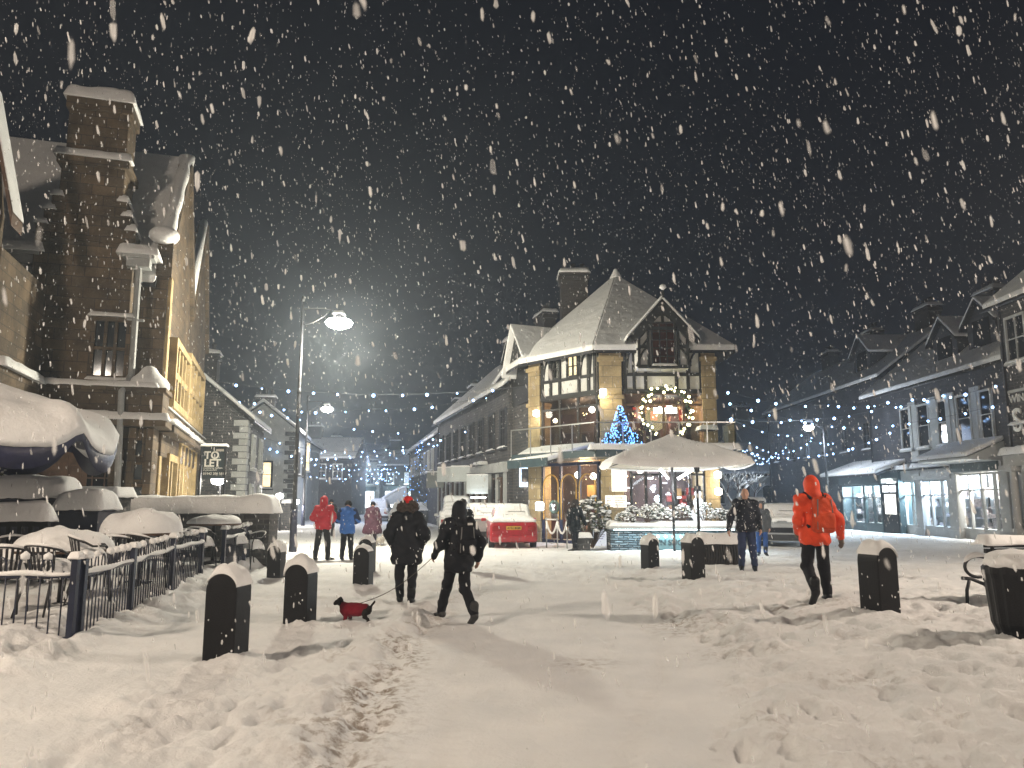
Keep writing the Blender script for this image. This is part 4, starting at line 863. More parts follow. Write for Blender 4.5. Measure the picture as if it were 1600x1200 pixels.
def trough():
    p = GZ(1085, 878); x0 = P(1092, 860, 19.6).x; x1 = P(1156, 860, 19.6).x; zz = zg((x0 + x1) / 2, 19.6); t = empty('flower_trough', ((x0 + x1) / 2, 19.6, zz), 0, 'low dark trough with ribbed sides heaped with snow, behind the bollard', 'planter'); w2 = (x1 - x0) / 2
    b = MB(); b.box(-w2, w2, -.25, .3, -.2, .56); n = 16
    for i in range(n): xa = -w2 + 2 * w2 * (i + .5) / n; b.tube([(xa - .03, -.26, -.1), (xa + .02, -.275, .25), (xa, -.26, .54)], .028, 6)
    b.build('body', mat('woven_black', (.02, .018, .018), .7, .5, 14, .4, 40), t); s = MB(); s.loaf(-w2, w2, -.28, .32, .56, .26, 4, amp=.25); s.build('snow_cap', SNOW, t, True)
trough()
# ---------------------------------------------------------------- the timbered cafe on the corner
CX, CY = 3.3, 29.0
FK = Frame(CX, CY, 0)
ax_, ay_ = .75, 31.75
rzL = math.atan2(CY - ay_, CX - ax_); LL = math.hypot(CX - ax_, CY - ay_)
FL = Frame(ax_, ay_, rzL)
def cafe():
    t = empty('cafe_building', (CX, CY, 0), 0, 'black and white timbered corner cafe with stone piers, snowy roof and lit windows', 'building')
    W = FK.hit(1119, 600)[0]; z1 = FK.hit(1000, 706)[1]; zt = FK.hit(1050, 612)[1]; ze = FK.hit(1050, 543)[1]      # deck, top of big windows, eaves
    bld = lambda m, n, mm, **k: m.build(n, mm, t, **k)
    dep = 3.2
    A = Vector((ax_ - CX, ay_ - CY)); Lx = Vector((math.cos(rzL), math.sin(rzL)))
    E0 = Vector((-3.3, 5.2))                                     # where the street side begins
    # upper wall: one prism over the plan
    plan = [(A.x, A.y), (0, 0), (W, 0), (W, 9), (-3.8, 9), (E0.x, E0.y)]
    b = MB(); b.slab([(x, y, ze) for x, y in plan], ze - zt - .02); bld(b, 'upper_wall', DKWOOD)
    # back wall of the rooms, floors
    inner = [(A.x + .5, A.y + dep * .8), (1.2, dep), (W - .02, dep), (W - .02, 9), (-3.7, 9), (E0.x + .05, E0.y)]
    b = MB(); b.slab([(x, y, zt - .03) for x, y in inner], zt + .3); bld(b, 'room_wall', mat('room_wall', (.09, .06, .055), .8, .6, 1.5))
    b = MB(); b.slab([(x * .985 + .03, y + .06, z1) for x, y in plan], .28); b.slab([(x * .985 + .03, y + .06, zt - .02) for x, y in plan], .1); bld(b, 'floor', DKWOOD)
    b = MB(); b.slab([(A.x + .02, A.y + .1, zt), (A.x + .5, A.y + .5, zt), (E0.x + .6, E0.y + .2, zt), (E0.x + .02, E0.y, zt)], zt + .3); bld(b, 'street_wall', STONE_D)
    b = MB(); b.box(W - .3, W, .5, 8.9, -.3, zt - .03); bld(b, 'side_wall', STONE_B)
    # stone piers
    for (f, pa, pb) in ((FK, 937, 972), (FK, 1097, 1119), (FL, 829, 847)):
        xa = f.hit(pa, 650)[0]; xb = f.hit(pb, 650)[0]
        b = MB(); b.box(0, xb - xa, -.14, .5, -.3, ze - .12)
        wx, wy = f.w(xa, 0); b.build('stone_pier', STONE_B, t, bevel=.015, loc=(wx - CX, wy - CY, 0), rz=f.rz)
        b = MB(); b.box(-.06, xb - xa + .06, -.22, .5, ze - .55, ze - .4); b.build('pier_cornice', STONE_B, t, loc=(wx - CX, wy - CY, 0), rz=f.rz); b = MB(); b.box(-.06, xb - xa + .06, -.2, .5, zt - .3, zt - .15); b.build('pier_cornice', STONE_B, t, loc=(wx - CX, wy - CY, 0), rz=f.rz)
    # timber framing over white panels, front and left faces
    def framing(f, L, x0, x1, zl, zh, braces, loc, rz):
        p = MB(); p.box(x0, x1, -.03, .0, zl, zh); o = p.build('plaster_panel', WHITE, t, loc=loc, rz=rz); q = MB(); q.box(x0, x1, -.10, -.032, zl - .08, zl + .08); q.box(x0, x1, -.10, -.032, zh - .08, zh + .06)
        zm = zl + (zh - zl) * .40; q.box(x0, x1, -.098, -.034, zm - .06, zm + .06);
        for x in braces: q.box(x - .06, x + .06, -.096, -.036, zl, zh)
        for i, x in enumerate(braces[:-1]):
            xb_ = braces[i + 1]
            if xb_ - x < .9: pts = [(x + .06 + (xb_ - x - .12) * (1 - math.cos(k * math.pi / 10)), -.065, zm + (zh - zm) * math.sin(k * math.pi / 10) * .95) for k in range(6)]; q.tube(pts, .045, 6)
        q.build('timber', DKWOOD, o)
    xf = lambda px: FK.hit(px, 580)[0]; xl = lambda px: FL.hit(px, 580)[0]
    zb = zt + .0
    framing(FK, W, xf(974), xf(1096), zb, ze - .08, [xf(974) + .06, xf(990), xf(1008), xf(1056), xf(1074), xf(1094)], (0, 0, 0), 0)
    framing(FL, LL, xl(848), LL - .06, zb, ze - .08, [xl(849), xl(862), xl(876), xl(906), xl(921), LL - .12], (A.x, A.y, 0), rzL)
    for px in (869, 897):
        x = xl(px); window(t, A.x + Lx.x * x, A.y + Lx.y * x, ze - .95, rzL, .5, .75, 2, 2, DKWOOD, DKGLASS if px < 880 else GOLDL, .06, .03, .14, False)
    # front gable
    za = FK.hit(1033, 466, -1.1)[1]; xg0 = FK.hit(988, 520, -1.1)[0]; xg1 = FK.hit(1086, 520, -1.1)[0]; zg0 = FK.hit(985, 524, -1.1)[1]; GY = -.90; zb = zt; zgb = FK.hit(1033, 575, GY)[1]
    g = MB(); hw = (xg1 - xg0) / 2; xa = (xg0 + xg1) / 2; g.prism([(xg0 + .22, zgb), (xg1 - .22, zgb), (xg1 - .22, zg0 + .1), (xa, za - .2), (xg0 + .22, zg0 + .1)], GY, .6); gb = g.build('gable_panel', WHITE, t)
    q = MB(); y = GY - .04
    for a_, c_ in (((xg0 + .26, zgb), (xg0 + .26, zg0)), ((xg1 - .26, zgb), (xg1 - .26, zg0)), ((xa - .56, zgb), (xa - .56, za - .8)), ((xa + .56, zgb), (xa + .56, za - .8)), ((xa, za - .95), (xa, za - .3)), ((xg0 + .2, zgb + .05), (xg1 - .2, zgb + .05)), ((xg0 + .3, ze - .15), (xa - .56, ze - .15)), ((xa + .56, ze - .15), (xg1 - .3, ze - .15)), ((xa - .6, za - 1.12), (xa + .6, za - 1.12))):
        q.bar((a_[0], y, a_[1]), (c_[0], y, c_[1]), .09, .13)
    for s_ in (-1, 1):
        q.bar((xa, y - .02, za - .3), (xa + s_ * hw, y - .02, zg0 - .12), .1, .3)
        q.tube([(xa + s_ * (.58 + .42 * (k / 6)), y - .01, zg0 + .35 - .45 * math.sin(k / 6 * 1.57)) for k in range(7)], .045, 6); q.tube([(xa + s_ * (.58 + .42 * (k / 6)), y - .01, zg0 - .1 - .4 * math.sin(k / 6 * 1.57)) for k in range(7)], .045, 6); q.tube([(xa + s_ * (.58 + .42 * (k / 6)), y - .01, ze - .2 - .7 * (1 - math.cos(k / 6 * 1.57))) for k in range(7)], .045, 6)
    q.tube([(xa + .56 * math.cos(a), y - .01, za - 1.15 + .56 * math.sin(a)) for a in [math.pi * k / 12 for k in range(13)]], .045, 6)
    q.build('timber', DKWOOD, gb)
    o = window(t, xa, GY - .01, zgb + .12, 0, .80, FK.hit(1033, 506, GY)[1] - zgb - .12, 3, 5, DKWOOD, mat('dark_red_glass', (.06, .018, .012), .15, .5, 2.5), .05, .03, .12)
    roof_slab(t, [(xg0 - .2, -1.02, zg0 - .12), (xa, -1.02, za), (xa, 4, za), (xg0 - .2, 2.6, zg0 - .12)], .17)
    roof_slab(t, [(xa, -1.02, za), (xg1 + .2, -1.02, zg0 - .12), (xg1 + .2, 2.6, zg0 - .12), (xa, 4, za)], .17)
    q = MB(); q.lathe([(.03, za), (.05, za + .1), (.02, za + .35)], 8, (xa, -1.2)); f_ = q.build('finial', DKWOOD, t); s = MB(); s.lathe([(.04, za + .3), (.14, za + .38), (.1, za + .48), (.02, za + .52)], 9, (xa, -1.2)); s.build('snow_cap', SNOW, f_, True)
    # main roof
    ap = P(962, 436, CY + 5.0); apx = Vector((ap.x - CX, 5.0, ap.z)); zz = ze - .24
    ev = [Vector((A.x - .50, A.y - .25, zz)), Vector((-.25, -.62, zz)), Vector((W + .6, -.62, zz)), Vector((W + .6, 9.6, zz)), Vector((-4.4, 9.6, zz)), Vector((E0.x - .5, E0.y, zz))]
    def tri(a, b_, c_, nm='roof'):
        m_ = MB(); m_.slab([tuple(a), tuple(b_), tuple(c_)], .1); r = m_.build(nm, IRON, t); s = MB(); up = Vector((0, 0, .24)); s.slab([tuple(a + up), tuple(b_ + up), tuple(c_ + up)], .235); s.build('roof_snow', SNOW, r, bevel=.05)
    for i in range(6): tri(ev[i], ev[(i + 1) % 6], apx)
    s = SDF(.1); s.cone(apx + Vector((0, 0, .05)), apx + Vector((0, 0, .4)), .28, .1); s.mesh('peak_snow', SNOW, .05, t)
    # small gable over the street corner
    pz = P(806, 512, 32.6); q0 = Vector((pz.x - CX, 3.6, pz.z)); bl = Vector((P(797, 560, 33).x - CX - .1, 4.4, ze - .3)); br_ = Vector((P(822, 545, 31.6).x - CX, 2.4, ze + .15))
    back = P(868, 515, 33.4); bk = Vector((back.x - CX + .6, 4.6, q0.z))
    m_ = MB(); m_.add([bl, br_, q0, bk, bl + Vector((2, 1, 0)), br_ + Vector((2, 1, 0))], [(0, 1, 2), (0, 2, 3, 4), (1, 5, 3, 2)]); m_.build('small_gable', DKWOOD, t)
    for a_, b_ in ((bl, q0), (br_, q0)):
        dd = (a_ - q0); a2 = q0 + dd * 1.12; s = MB(); up = Vector((0, 0, .16)); off = Vector((-.25, -.15, 0)); pl = [tuple(a2 + off + up), tuple(q0 + off + up), tuple(bk + up), tuple(a2 + (bk - q0) + up)]
        if a_ is br_: pl = pl[::-1]; 
        s.slab(pl, .15); s.build('roof_snow', SNOW, t, bevel=.04)
    # chimney
    c0 = P(868, 470, CY + 5.5); c1 = P(924, 470, CY + 5.5); zt2 = P(895, 432, CY + 5.5).z
    xm = (c0.x + c1.x) / 2 - CX; ch = chimney(t, xm, 5.4, ze + .5, c1.x - c0.x - .45, 1.1, zt2 - ze - .5, BRICK, 3)
    # balcony deck, glass rail and snow
    yb = -1.7; wl = A.x - .3
    deck = [(FL.w(.25, -1.3)[0] - CX, FL.w(.25, -1.3)[1] - CY), (-.35, yb), (W + .15, yb), (W + .15, -.15), (.2, -.15), (A.x + .1, A.y - .1)]
    b = MB(); b.slab([(x, y, z1 - .02) for x, y in deck], .26); bld(b, 'balcony_deck', TEALP)
    s = MB(); s.loaf(-.55, W + .3, yb - .12, yb + .5, z1 - .02, .22, 3, amp=.1); s.build('snow_cap', SNOW, t, True)
    rl = MB(); hr = .95; pts = [deck[0], deck[1], deck[2], deck[3]]
    gl = MB(); rp = MB()
    for a_, b_ in zip(pts[:-1], pts[1:]):
        a_, b_ = Vector(a_), Vector(b_); n = max(1, round((b_ - a_).length / 1.1))
        for i in range(n + 1): p = a_ + (b_ - a_) * i / n; rp.box(p.x - .02, p.x + .02, p.y - .02, p.y + .02, z1 - .1, z1 + hr)
        gl.add([(a_.x, a_.y, z1 + .05), (b_.x, b_.y, z1 + .05), (b_.x, b_.y, z1 + hr), (a_.x, a_.y, z1 + hr)], [(0, 1, 2, 3)]); rp.bar((a_.x, a_.y, z1 + hr), (b_.x, b_.y, z1 + hr), .045)
    bld(rp, 'balcony_rail', mat('steel', (.45, .47, .48), .3, .1, 3, metal=.8)); gl.build('rail_glass', RAILG, t)
    # sloping snow roof over the left window bay
    p0 = P(838, 712, 29.6); p1 = P(906, 686, 28.6); cz = z1 - .05
    a0_ = FL.w(.0, 0); a1_ = FL.w(LL - .2, 0); o0 = FL.w(.0, -1.25); o1 = FL.w(LL - .9, -1.9)
    tp = [(o0[0] - CX, o0[1] - CY, cz - .35), (o1[0] - CX, o1[1] - CY, cz - .35), (a1_[0] - CX, a1_[1] - CY, cz + .25), (a0_[0] - CX, a0_[1] - CY, cz + .25)]
    roof_slab(t, tp, .2, 'canopy'); b = MB(); b.bar(tp[0], tp[1], .06, .32); bld(b, 'canopy_fascia', TEALP)
    # window walls: front ground floor, front first floor, left both
    fl_ = [(0.0, z1 - .3, 0), (z1 + .05, zt, 1)]
    def glazing(loc, rz, x0, x1, za_, zb_, n, fm, tr=.0, name='window'):
        q = MB(); q.box(x0, x1, -.05, .05, zb_ - .12, zb_); q.box(x0, x1, -.05, .05, za_, za_ + .12)
        for i in range(n + 1): x = x0 + (x1 - x0) * i / n; q.box(x - .045, x + .045, -.052, .052, za_ + .002, zb_ - .002)
        if tr: q.box(x0, x1, -.04, .04, zb_ - tr - .04, zb_ - tr + .04)
        o = q.build(name, fm, t, loc=loc, rz=rz); g_ = MB(); g_.add([(x0, 0, za_), (x1, 0, za_), (x1, 0, zb_), (x0, 0, zb_)], [(0, 1, 2, 3)]); g_.build('pane', CLEAR, o); return o
    glazing((0, 0, 0), 0, xf(974), xf(1096), z1, zt, 4, BROWNW, .5); glazing((0, 0, 0), 0, xf(982), xf(1094), .0, z1 - .3, 5, DKWOOD, .55)
    glazing((A.x, A.y, 0), rzL, xl(848), LL - .06, z1, zt, 3, DKWOOD, .5); o = glazing((A.x, A.y, 0), rzL, xl(848), LL - .06, .0, z1 - .35, 3, mat('deep_blue_frame', (.012, .02, .06), .5, .2, 4), 0)
    # golden arches on the left bay windows
    q = MB(); n3 = 3; xs0 = xl(848); xs1 = LL - .1
    for i in range(n3):
        xm_ = xs0 + (xs1 - xs0) * (i + .5) / n3; rr = (xs1 - xs0) / n3 * .42; q.tube([(xm_ - rr, -.07, .9), (xm_ - rr, -.07, 2.2)] + [(xm_ + rr * math.cos(a), -.07, 2.2 + rr * 1.1 * math.sin(a)) for a in [math.pi * (1 - k / 10) for k in range(11)]] + [(xm_ + rr, -.07, .9)], .03, 6)
    q.build('window_arch', mat('gilt', (.55, .33, .06), .4, .3, 8), t, loc=(A.x, A.y, 0), rz=rzL)
    # inside: lamps, bar, people-high furniture, coloured decorations
    def globe(x, y, z, r, m=SPOTL, nm='pendant_lamp'):
        q = MB(); q.lathe([(r * .2, z - r), (r * .8, z - r * .6), (r, z), (r * .8, z + r * .6), (r * .2, z + r)], 12, (x, y)); o_ = q.build(nm, m, t, True); c_ = MB(); c_.tube([(x, y, z + r), (x, y, z + r + .5)], .01, 5); c_.build('cord', IRON, o_)
    for px, py, Yd in ((903, 742, 30.2), (927, 744, 30.0), (1031, 640, 30), (1046, 636, 30.4), (925, 640, 30.5), (1000, 735, 30.4), (1020, 728, 30.2), (1079, 733, 30.6), (988, 727, 31)):
        p = P(px, py, Yd); globe(p.x - CX, Yd - CY, p.z, .13 if py > 700 or px < 1000 else .12)
    p = P(1039, 642, 30.2); q = MB(); q.box(p.x - CX - .45, p.x - CX + .45, 1.1, 1.2, p.z - .1, p.z + .12); q.build('light_panel', SPOTL, t)
    rr = random.Random(4); q = MB()
    for i in range(26):
        x = rr.uniform(-.6, W - .5); z_ = rr.choice([0, z1]); hgt = rr.uniform(.5, 1.5); q.box(x, x + rr.uniform(.15, .5), rr.uniform(1.2, 1.8), rr.uniform(1.9, 2.6), z_ - .1, z_ + hgt)
    q.build('furniture', mat('dark_interior', (.05, .03, .03), .6, .6, 3), t)
    for k_, (cc, nn) in enumerate((((.30, .03, .02), 16), ((.28, .16, .05), 14), ((.10, .11, .14), 12))):
        q = MB()
        for i in range(nn): x = rr.uniform(-.3, W - .5); z_ = rr.choice([.9, z1 + .9]) + rr.uniform(0, 1.1); q.box(x, x + rr.uniform(.1, .35), 2.7 + k_ * .05, 2.95 + k_ * .05, z_, z_ + rr.uniform(.1, .5))
        q.build('decoration', mat('decor%d' % k_, cc, .6, .3, 4), t)
    q = MB()
    for i in range(16): x = rr.uniform(.8, W - .5); z_ = rr.uniform(1.4, 2.9); q.box(x, x + rr.uniform(.05, .25), 2.6, 2.64, z_, z_ + rr.uniform(.04, .09))
    q.build('light_strip', WHITEL, t)
    light('room_light', (2.6, 1.4, z1 + 1.5), 240, (1, .55, .30), .15, t); light('room_light', (-.5, 2.6, z1 + 1.4), 90, (1, .6, .35), .15, t)
    light('room_light', (2.8, 1.2, 2.6), 420, (.85, .9, 1), .15, t); light('room_light', (-.4, 2.0, 2.6), 360, (1, .60, .28), .15, t)
    # wall lamps on the piers
    for (px, py, Y_, pw) in ((942, 613, 28.75, 30), (838, 646, 31.0, 24), (1121, 742, 28.7, 24), (1122, 768, 28.7, 8)):
        p = P(px, py, Y_); o_ = MB(); o_.lathe([(.03, p.z - .14), (.13, p.z - .10), (.13, p.z + .1), (.03, p.z + .14)], 12, (p.x - CX, Y_ - CY - .05)); o_.build('wall_lamp', SPOTL, t, True); light('wall_light', (p.x - CX, Y_ - CY - .3, p.z - .25), pw, (1, .85, .55), .1, t)
    # blue-white side doorway light and square lamp
    p = P(822, 740, 32.2); o_ = MB(); o_.box(p.x - CX - .28, p.x - CX + .25, 3.2, 3.26, p.z - .55, p.z + .75); d_ = o_.build('door_lightbox', emit('cool_panel', (.55, .75, 1), 2.2, var=.3), t)
    o_ = MB(); o_.box(p.x - CX - .2, p.x - CX + .2, 3.14, 3.19, p.z - .35, p.z + .2); o_.build('poster', STONE_G, d_)
    p = P(843, 791, 30.3); o_ = MB(); o_.box(p.x - CX - .16, p.x - CX + .16, 1.1, 1.2, p.z - .16, p.z + .16); o_.build('square_lamp', emit('cool_lamp', (.75, .9, 1), 14), t, bevel=.04); light('square_light', (p.x - CX, .8, p.z), 40, (.6, .78, 1), .1, t)
    # lit menu boards on the pier
    for px0, px1, py0, py1, mm in ((956, 979, 733, 768, PAPER), (946, 957, 774, 792, PAPER), (958, 979, 774, 793, PAPER)):
        a_ = FK.hit(px0, py1, -.2); c_ = FK.hit(px1, py0, -.2); b = MB(); b.box(a_[0], c_[0], -.2, -.16, a_[1], c_[1]); o_ = b.build('menu_board', mm, t)
        if py0 > 770:
            for i in range(6): zz_ = a_[1] + (c_[1] - a_[1]) * (i + .8) / 7; ln = MB(); ln.box(a_[0] + .05, c_[0] - .05 - .04 * (i % 3), -.206, -.202, zz_, zz_ + .018); ln.build('writing', BROWNW, o_)
    q = MB(); rr = random.Random(9)
    for i in range(46): x = rr.uniform(-.8, W - .6); y = rr.uniform(.5, 2.6); z_ = rr.choice([2.55 + rr.uniform(-.12, .1), z1 + 1.55 + rr.uniform(-.1, .1), 1.2 + rr.uniform(-.2, .4)]); s_ = rr.uniform(.012, .03); q.lathe([(s_ * .4, z_ - s_), (s_, z_), (s_ * .4, z_ + s_)], 6, (x, y))
    tag(q.build('fairy_lights', emit('inner_fairy', (1, .72, .35), 9), t), kind='stuff')
    light('menu_light', (FK.hit(966, 735)[0], -.8, 3.0), 22, (1, .85, .5), .1, t)
    # wreath on the left window
    p = P(866, 792, 30.0); q = MB(); q.tube([(.22 * math.cos(a), 0, .22 * math.sin(a)) for a in [math.pi * 2 * k / 20 for k in range(20)]], .05, 6, True); o_ = q.build('door_wreath', mat('evergreen', (.035, .06, .035)), t, loc=(p.x - CX, 1.0, p.z), rz=rzL)
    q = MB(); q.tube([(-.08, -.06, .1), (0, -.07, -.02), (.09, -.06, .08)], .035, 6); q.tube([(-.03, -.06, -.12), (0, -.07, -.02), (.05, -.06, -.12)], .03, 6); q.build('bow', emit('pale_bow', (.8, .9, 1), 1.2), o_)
    return z1, zt, W
Z1, ZT, WK = cafe()
# ---------------------------------------------------------------- things on the balcony
def fairy_tree(x, y, z, h, label, m, n=110, r=None):
    r = r or h * .32; t = empty('christmas_tree', (x, y, z), 0, label, 'christmas tree'); rr = random.Random(5 + int(h * 10)); q = MB(); q.lathe([(.12, 0), (.10, .2)], 10); q.tube([(0, 0, .1), (0, 0, h * .9)], [.03, .01], 6); q.build('trunk', BROWNW, t)
    L = MB()
    for i in range(420):
        u = rr.random() ** .8; a = rr.uniform(0, 6.283); R_ = r * (1 - u) ** .9; z_ = .15 + u * (h - .15); d = Vector((math.cos(a), math.sin(a), -.35)); p = Vector((0, 0, z_)); e = p + d * (R_ + .05); uu = d.cross(Vector((0, 0, 1))).normalized() * .035; L.add([p, p + (e - p) * .6 + uu, e, p + (e - p) * .6 - uu], [(0, 1, 2, 3)])
    L.build('foliage', mat('evergreen', (.035, .06, .035)), t); B = MB()
    for i in range(n):
        u = rr.random() ** 1.2; a = rr.uniform(0, 6.283); R_ = r * (1 - u) ** .9 + .05; z_ = .12 + u * (h - .12) - .3 * R_ * .5; s_ = .022; B.lathe([(s_ * .3, z_ - s_), (s_, z_), (s_ * .3, z_ + s_)], 6, (R_ * math.cos(a), R_ * math.sin(a)))
    tag(B.build('fairy_lights', m, t), kind='stuff'); return t
p = P(970, 690, 28.1); fairy_tree(p.x, 28.1, Z1 + .0, 1.65, 'small christmas tree covered in blue fairy lights on the cafe balcony', BULBB, 230); light('tree_glow', (p.x, 27.7, Z1 + .8), 60, (.10, .28, 1), .3)
for px, lab in ((950, 'low blue lit shrub left of the blue christmas tree'), (992, 'low blue lit shrub right of the blue christmas tree')):
    q = P(px, 690, 27.9); fairy_tree(q.x, 27.9, Z1, .62, lab, BULBB, 60, .3)
def wreath():
    c = P(1040, 645, 28.15); t = empty('light_garland', (c.x, 28.15, Z1), 0, 'round arch of green garland with warm white bulbs on the balcony', 'garland'); r = .88; zc = c.z - Z1; rr = random.Random(3)
    pts = [(r * math.cos(a), 0, zc + r * math.sin(a) * 1.05) for a in [R(-62 + 304 * k / 40) for k in range(41)]]
    q = MB(); q.tube(pts, .025, 6); q.tube([pts[0], (pts[0][0], 0, 0)], .02, 6); q.tube([pts[-1], (pts[-1][0], 0, 0)], .02, 6); q.build('hoop', IRON, t)
    L = MB()
    for i in range(900):
        p = Vector(rr.choice(pts)) + Vector((rr.gauss(0, .05), rr.gauss(0, .05), rr.gauss(0, .05))); d = Vector((rr.uniform(-1, 1), rr.uniform(-1, 1), rr.uniform(-1, 1))).normalized() * .1; u = d.cross(Vector((.3, .2, 1))).normalized() * .025; L.add([p, p + d * .5 + u, p + d, p + d * .5 - u], [(0, 1, 2, 3)])
    L.build('foliage', mat('evergreen', (.035, .06, .035)), t); b0_ = None
    for i in range(44):
        p = Vector(pts[int(i * 41 / 44)]) + Vector((rr.gauss(0, .07), -.08 - abs(rr.gauss(0, .03)), rr.gauss(0, .07)))
        if b0_ is None: q = MB(); q.lathe([(.012, -.045), (.04, -.02), (.045, .01), (.02, .04)], 8); b0_ = q.build('bulb', BULBW, t, True); b0_.location = p
        else: b = b0_.copy(); col.objects.link(b); b.parent = t; b.location = p; b.scale = (rr.uniform(.7, 1.3),) * 3
    light('garland_glow', (0, -.5, zc), 48, (1, .86, .38), .5, t)
wreath()
def small_table(px, Y, label, parasol=False):
    p = P(px, 690, Y); t = empty('bistro_table', (p.x, Y, Z1), 0, label, 'table'); q = MB(); q.lathe([(.3, .7), (.3, .73)], 20); q.build('tabletop', IRON, t); q = MB(); q.lathe([(.2, 0), (.03, .05), (.03, .7)], 12); q.build('pedestal', IRON, t); s = MB(); s.loaf(-.3, .3, -.3, .3, .73, .15, 4, res=.05); s.build('snow_cap', SNOW, t, True)
small_table(1105, 27.9, 'small snow topped table at the right end of the cafe balcony')
# ---------------------------------------------------------------- cream parasol with heaters
def cream_parasol():
    Y = 24.6; x0 = P(944, 725, 23).x; x1 = P(1151, 720, 23.4).x; c = P(1049, 700, Y); x = c.x; z0 = zg(x, Y); ze = P(1050, 724, 23).z - z0; zt = P(1045, 688, Y).z - z0; hw = (x1 - x0) / 2 * 1.03
    t = empty('parasol', (x, Y, z0), 0, 'large cream square parasol with thick snow in front of the cafe', 'parasol'); n = 40
    def surf(off, th, e, sag=.16):
        g_ = np.linspace(-1, 1, n); X, Yy = np.meshgrid(g_, g_, indexing='ij'); m_ = np.maximum(np.abs(X), np.abs(Yy)); mn = np.minimum(np.abs(X), np.abs(Yy)); zz = zt + (ze - zt) * m_ ** .95 - sag * m_ ** 2 * (1 - (mn / np.maximum(m_, 1e-6)) ** 2) * .4 + .06 * m_ * (mn / np.maximum(m_, 1e-6)) ** 4
        if th: zz = zz + off + th * np.sqrt(np.clip(1 - m_ ** 8, 0, 1)) * (1 + .25 * (vnoise(X * 4 + 7, Yy * 4) - .5))
        return np.stack([X * hw * e, Yy * hw * .8 * e, zz], -1)
    a = surf(0, 0, 1); b_ = surf(.004, .2, 1.015); i, j = np.meshgrid(np.arange(n - 1), np.arange(n - 1), indexing='ij'); k = (i * n + j).ravel(); Q = np.stack([k, k + n, k + n + 1, k + 1], 1)
    me = np_mesh('canopy', a.reshape(-1, 3), Q); cn = link_mesh('canopy', me, mat('cream_cloth', (.55, .50, .42), .8, .1, 3), t, True); so = cn.modifiers.new('s', 'SOLIDIFY'); so.thickness = .01; so.offset = -1
    c2 = surf(-.0, 0, 1.012) - np.array([0, 0, .06]); top = b_.reshape(-1, 3); bot = c2.reshape(-1, 3); N_ = n * n; ed = [q for q in range(n)] + [q * n + n - 1 for q in range(1, n)] + [(n - 1) * n + q for q in range(n - 2, -1, -1)] + [q * n for q in range(n - 2, 0, -1)]
    Qs = [tuple(q) for q in Q] + [(ed[q], ed[(q + 1) % len(ed)], ed[(q + 1) % len(ed)] + N_, ed[q] + N_) for q in range(len(ed))]
    m_ = MB(); m_.add(np.concatenate([top, bot]).tolist(), Qs); m_.build('snow_cap', SNOW, t, True)
    q = MB(); q.tube([(0, 0, 0), (0, 0, zt)], .04, 10); q.build('pole', IRON, t, True); q = MB()
    for sx, sy in ((1, 1), (-1, 1), (1, -1), (-1, -1), (1, 0), (-1, 0)): q.tube([(0, 0, zt - .25), (sx * hw * .95, sy * hw * .76, ze - .02)], .014, 6)
    q.build('ribs', IRON, t)
    for s_, dx in ((-1, .42), (1, .62)):
        q = MB(); q.tube([(s_ * .15, -.1, ze - .42), (s_ * dx, -.25, ze - .12)], .045, 8); o = q.build('heater_tube', TUBEL, t, True)
    light('heater_light', (-.2, -.5, ze - .55), 110, (.95, .95, .9), .1, t); light('heater_light', (.9, .4, ze - .6), 110, (.9, .97, 1), .1, t)
    p = P(1088, 720, 23.2); zz = zg(p.x, 23.2); t = empty('sign_post', (p.x, 23.2, zz), 0, 'thin dark post in front of the parasol', 'post'); q = MB(); q.tube([(0, 0, -.3), (0, 0, .9), (0, 0, p.z - zz)], [.05, .045, .035], 10); q.lathe([(.07, p.z - zz - .35), (.09, p.z - zz - .3), (.09, p.z - zz), (.03, p.z - zz + .06)], 10); q.build('post', IRON, t)
cream_parasol()
